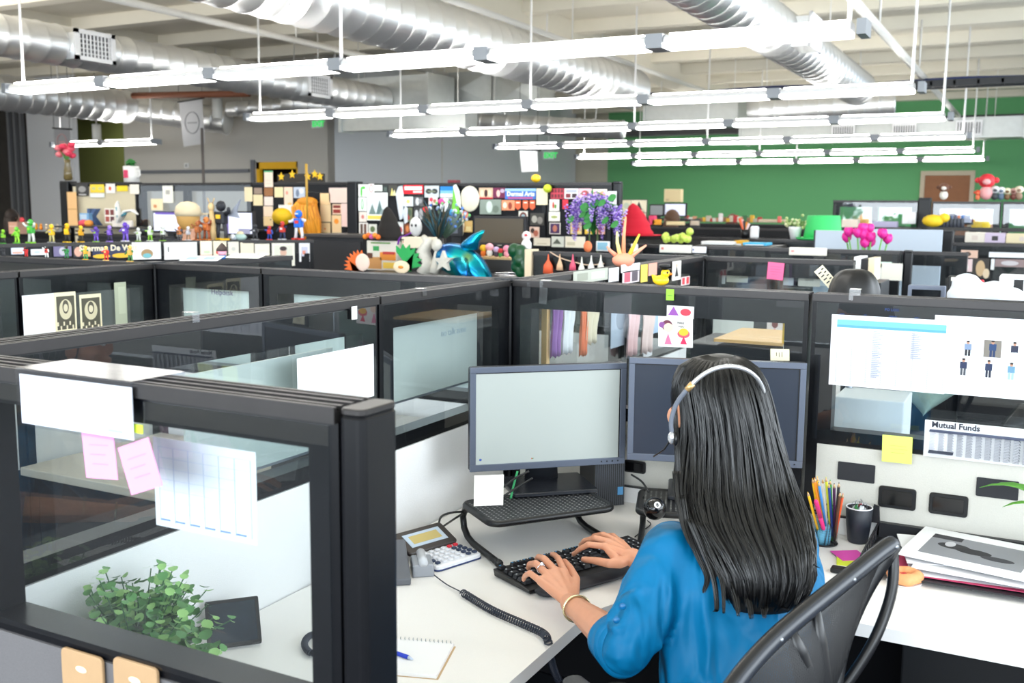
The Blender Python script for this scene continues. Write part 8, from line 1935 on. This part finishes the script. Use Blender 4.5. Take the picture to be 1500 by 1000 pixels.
for i, (x0, x1, y0, col, lb) in enumerate(((1414, 1442, 340, (228, 220, 208), 'cream box with a small figure, left of three'), (1443, 1472, 341, (206, 190, 214), 'lilac box with a black mark, middle of three'), (1474, 1530, 342, (226, 212, 176), 'tan box at the right edge of three'))):
    b = pxbox('storage_box', lb+' on the right dark partition', 'box', x0, y0, x1, 355, 9.25, .18, flat(col), [('mark', .35, .25, .65, .7, (60, 56, 60) if i == 1 else (214, 200, 190), .002)], z0=P(1376, 344, Y=9.3).z+.001 if False else P(1400, 354.5, Y=9.25).z)
o = pxbox('red_lamp', 'small glowing red sign on the dark desk right of the pale board', 'sign', 1376, 341, 1386, 344, 9.29, .02, mat('lit_red', (240, 60, 80), .4, emis=(250, 60, 90), estr=1.2))
# toys on the far right cap
zr = P(1400, 293, Y=YR).z
rt_t = [(1382, (110, 70, 50), (236, 232, 222), .17, 'brown and white monkey-like'), (1432, (236, 90, 60), (240, 130, 90), .10, 'orange red round'), (1444, (220, 50, 60), (240, 170, 170), .26, 'big red monkey-like'), (1457, (226, 228, 230), (60, 66, 70), .14, 'white and dark grey, left'), (1466, (230, 232, 234), (90, 110, 130), .13, 'white and blue grey'), (1475, (236, 232, 200), (120, 90, 60), .12, 'cream and brown'), (1484, (190, 150, 140), (110, 60, 50), .12, 'dusty brown'), (1492, (240, 226, 200), (150, 120, 100), .14, 'cream, rightmost')]
for i, (x, c1, c2, h_, lb) in enumerate(rt_t):
    p = P(x, 292, Y=YR); t_ = thing('mascot_figure', '%s mascot on the far glass partition at right' % lb, 'toy figure', (p.x, YR, zr+.001), 0, 'mascots on the far right cap')
    MB().ball((0, 0, h_*.28), (h_*.24, h_*.2, h_*.28), flat(c2), 10).build('torso', t_); MB().ball((0, 0, h_*.72), (h_*.30, h_*.26, h_*.27), flat(c1), 12).ball((0, -h_*.2, h_*.68), (h_*.16, h_*.1, h_*.12), flat(c2), 8).build('head', t_)
    for s in (-1, 1): MB().ball((s*h_*.32, 0, h_*.74), (h_*.11, h_*.06, h_*.11), flat(c1), 8).build('ear', t_)
zb_ = P(1400, 333, Y=10.6).z
tag(MB().bbox((P(1360, 333, Y=10.6).x, 10.45, zb_-.03), (2.4, 10.75, zb_), mat('dark_shelf', (46, 44, 44), .5)).bbox((P(1364, 333, Y=10.6).x, 10.5, 0), (P(1370, 333, Y=10.6).x, 10.7, zb_-.03), CHAR).bbox((2.3, 10.5, 0), (2.36, 10.7, zb_-.03), CHAR).build('shelf'), 'dark ledge with the row of little bottles before the far glass', 'shelf')
for i in range(8):
    x = 1372+i*5.4; p = P(x, 330, Y=10.6); col = [(200, 60, 60), (240, 190, 60), (240, 160, 60), (70, 130, 190), (90, 110, 150), (90, 90, 110), (226, 140, 110), (80, 120, 180)][i]
    t_ = thing('small_bottle', '%s capped little dark bottle in the row before the far glass' % ['red', 'yellow', 'amber', 'blue', 'slate blue', 'grey violet', 'peach', 'mid blue'][i], 'bottle', (p.x, 10.55, zb_+.001), 0, 'little bottles before the far glass')
    MB().lathe([(.018, 0), (.018, .075), (.012, .085)], (0, 0, 0), flat((70, 74, 84)), 10).build('bottle_body', t_); MB().lathe([(.013, .086), (.013, .115)], (0, 0, 0), flat(col), 10).build('bottle_cap', t_)
o = MB().ball((0, 0, .06), (.10, .06, .06), flat((246, 206, 40)), 12).ball((.1, 0, .09), (.05, .04, .045), flat((246, 206, 40)), 10).build('plush_toy'); o.location = (P(1366, 330, Y=10.5).x, 10.52, zb_+.001); tag(o, 'yellow plush animal left of the row of bottles', 'toy')
zq = tbl('dark desk behind the far glass under the pale monitor', 1375, 1432, 334, 11.3, 12.0)
bgmon('pale lit monitor behind the far glass at right', 1383, 303, 1425, 329, 11.6, mat('pale_lilac_screen', (190, 194, 214), .4, emis=(200, 204, 226), estr=.15), stand=zq)
pxbox('white_towels', 'white rolled papers before the far glass left of the thick post', 'paper', 1322, 311, 1340, 328, 10.7, .08, WHITE, [('crease', .5, .0, .52, 1, (214, 214, 210), .001)])
pxbox('storage_box', 'cream box left of the blonde person', 'box', 1233, 321, 1256, 333, 10.6, .15, flat((230, 214, 200)))
pxbox('storage_box', 'lilac flat box right of the blonde person', 'box', 1278, 324, 1313, 333, 10.6, .15, flat((176, 170, 200)))
tag(MB().bbox((P(1228, 334, Y=10.6).x, 10.55, P(1250, 333, Y=10.6).z-.04), (P(1345, 334, Y=10.6).x, 10.9, P(1250, 333, Y=10.6).z-.001), mat('dark_shelf', (46, 44, 44), .5)).bbox((P(1240, 334, Y=10.6).x, 10.6, 0), (P(1244, 334, Y=10.6).x, 10.85, P(1250, 333, Y=10.6).z-.04), CHAR).bbox((P(1336, 334, Y=10.6).x, 10.6, 0), (P(1340, 334, Y=10.6).x, 10.85, P(1250, 333, Y=10.6).z-.04), CHAR).build('shelf'), 'dark ledge with boxes before the far left glass', 'shelf')
# ================================================================== LEFT BACKGROUND, BANNERS AND SIGNS
vz = thing('flower_vase', 'glass vase of pink roses on the tall post at left', 'flowers', (u0.x, YU, zu+.012))
MB().lathe([(.03, 0), (.045, .02), (.04, .10), (.026, .18), (.035, .22), (.03, .22), (.02, .17)], (0, 0, 0), mat('brown_glass', (110, 96, 60), .2, noise_s=60, noise_a=.5), 18).build('vase', vz)
for k in range(12):
    a = k*2.4; r_ = .03+.10*((k*5) % 12)/12; q = Vector((r_*math.cos(a)*1.1, r_*.5*math.sin(a), .34+.05*math.sin(k)-r_*.3))
    MB().tube([(0, 0, .18), (q.x*.5, q.y*.5, .27), q], .004, TG, 5).build('stem', vz)
    MB().ball(q, (.042, .04, .032), flat([(240, 90, 110), (246, 130, 140), (230, 60, 90)][k % 3]), 8).ball(q+Vector((0, 0, .012)), (.022, .022, .022), flat((250, 160, 160)), 8).build('rose', vz)
mg = thing('mug_planter', 'white mug with a pink print and a small plant on the tan partition', 'mug', (P(193, 268, Y=YU).x, YU, zu-.009))
MB().lathe([(.075, 0), (.078, .16), (.070, .16), (.068, .02)], (0, 0, 0), flat((240, 238, 234)), 22).build('mug_body', mg)
MB().tube([(.075, 0, .13), (.115, 0, .12), (.12, 0, .07), (.078, 0, .04)], .009, flat((240, 238, 234)), 8).build('mug_handle', mg)
MB().bbox((-.02, -.082, .04), (.035, -.074, .12), flat((210, 60, 100))).build('pink_print', mg)
mb = MB(); [disc_leaf(mb, Vector((.03*math.cos(k*2.4), .03*math.sin(k*2.4), .17+.02*(k % 3))), Vector((math.cos(k*2.4), math.sin(k*2.4), 1)), .03, GM, 1.3) for k in range(9)]; mb.build('leaves', mg)
zL_ = P(50, 337, Y=9.0).z
for i, (x, col, lb) in enumerate(((33, (214, 60, 70), 'red standing'), (46, (226, 150, 60), 'orange brown'), (53, (240, 170, 40), 'amber'), (60, (250, 150, 40), 'bright orange'), (68, (226, 206, 180), 'cream'), (76, (236, 226, 206), 'ivory'), (84, (190, 180, 160), 'greyish cream'))):
    h_ = .17 if i == 0 else .09; p = P(x, 330, Y=9.0)
    o = MB().ball((0, 0, h_*.3), (h_*.3, h_*.24, h_*.3), flat(col), 10).ball((0, 0, h_*.75), (h_*.22, h_*.2, h_*.24), flat(tuple(min(255, v+14) for v in col)), 10).build('mascot_figure'); o.location = (p.x, 9.0, zL_+.001); tag(o, '%s small figure on the far dark partition at left' % lb, 'toy figure', 'small figures at far left')
pxbox('cardboard_box', 'pinkish brown cardboard box low at the far left', 'box', 12, 325, 26, 343, 7.6, .2, flat((196, 150, 130)), [('tape', .1, .6, .9, .7, (214, 180, 160), .002)])
# hanging banners
def hbanner(label, pts, Y, col, ring_=None, pole=None):
    th = thing('hanging_banner', label, 'banner', P(*pts[0], Y=Y)); o0_ = Vector(th.location)
    q = [P(x, y, Y=Y)-o0_ for x, y in pts]
    M = flat(col)
    mb = MB(); vs = [tuple(v) for v in q]+[(v.x, v.y+.004, v.z) for v in q]
    mb.add(vs, [(0, 3, 2, 1), (4, 5, 6, 7), (0, 1, 5, 4), (1, 2, 6, 5), (2, 3, 7, 6), (3, 0, 4, 7)], M); mb.build('cloth', th)
    c = sum(q, Vector())/4; w2 = (q[1]-q[0]).length
    if ring_:
        MB().tube([c+Vector((w2*.30*math.cos(k*PI/12), -.006, w2*.30*math.sin(k*PI/12)*1.1)) for k in range(24)], .008, flat(ring_), 6, closed=True, up=(0, 1, 0)).build('printed_ring', th)
        MB().bbox((c.x-w2*.2, -.006, c.z-.012), (c.x+w2*.2, -.0005, c.z+.012), flat(ring_)).build('printed_word', th)
    MB().tube([q[0]+Vector((-.03, 0, .005)), q[1]+Vector((.05, 0, .005))], .012, BLACKP, 8).build('top_rod', th)
    for v in (q[0], q[1]): MB().tube([v, Vector((v.x, v.y, ZC-.02-o0_.z))], .004, CHAR, 5).build('cord', th)
    return th
hbanner('white hanging banner with a faint grey ring, tilted', [(262, 150), (296, 144), (300, 210), (269, 215)], 12.6, (206, 206, 208), (160, 160, 164))
hbanner('grey hanging banner with a pinkish ring by the pink roses', [(79, 188), (102, 190), (103, 227), (80, 226)], 10.6, (150, 150, 154), (190, 150, 150))
hbanner('small white hanging banner right of the long grey wall', [(761, 219), (787, 221), (788, 251), (764, 252)], 12.5, (214, 216, 218))
tag(MB().tube([(0, 0, 0), (0, 0, 2.6)], .018, mat('dark_pole', (96, 90, 88), .5), 8).build('thin_pole'), 'thin dark upright pole under the tilted white banner', 'pole').location = (P(298, 260, Y=9.5).x, 9.5, 0)
def exitsign(label, x0, y0, x1, y1, Y):
    a = P(x0, y0, Y=Y); b = P(x1, y1, Y=Y); th = thing('exit_sign', label, 'exit sign', ((a.x+b.x)/2, Y, (a.z+b.z)/2)); W2, H2 = b.x-a.x, a.z-b.z
    MB().rbox((0, 0, 0), (W2, H2, .04), .01, flat((232, 238, 234)), Matrix.Rotation(PI/2, 4, 'X')).build('housing', th)
    text('EXIT', H2*.95, mat('lit_green_letters', (40, 200, 90), .5, emis=(50, 220, 100), estr=.35), th, (-W2*.40, -.022, -H2*.32), (PI/2, 0, 0), bold=.006)
    MB().tube([(0, 0, H2/2), (0, 0, ZC-.02-(a.z+b.z)/2)], .008, PIPEW, 6).build('hanger', th)
exitsign('green EXIT sign hanging over the grey wall at left', 457, 176, 472, 187, 13.0)
exitsign('green EXIT sign under the ceiling left of the green wall', 796, 222, 811, 233, 18.0)
for x, y0, y1, Yq, lb in ((318, 143, 174, 12.4, 'white cylinder downlight right of the tilted banner'), (141, 182, 205, 13.5, 'white cylinder downlight before the olive recess')):
    a = P(x, y0, Y=Yq); b = P(x, y1, Y=Yq); t_ = thing('cylinder_light', lb, 'light', (a.x, Yq, b.z))
    MB().lathe([(.075, 0), (.08, .01), (.08, a.z-b.z)], (0, 0, 0), flat((214, 214, 210)), 20).build('can', t_); MB().tube([(0, 0, a.z-b.z), (0, 0, ZC-.02-b.z)], .01, PIPEW, 6).build('stem', t_)
o = MB().bbox((-.05, -.02, 0), (.05, 0, .09), flat((226, 226, 224))).bbox((-.02, -.024, .02), (.02, -.0201, .07), flat((150, 150, 150))).build('wall_switch'); o.location = P(274, 246, Y=13.79); tag(o, 'small white wall box on the grey wall at left', 'switch')
o = MB().ball((0, 0, 0), (.07, .04, .07), flat((226, 206, 180)), 14).bbox((-.04, .0, -.04), (.04, .08, .04), flat((200, 200, 196))).build('wall_lamp'); o.location = P(1496, 198, Y=YB-.09); tag(o, 'small beige lamp high on the green wall at the right edge', 'lamp')
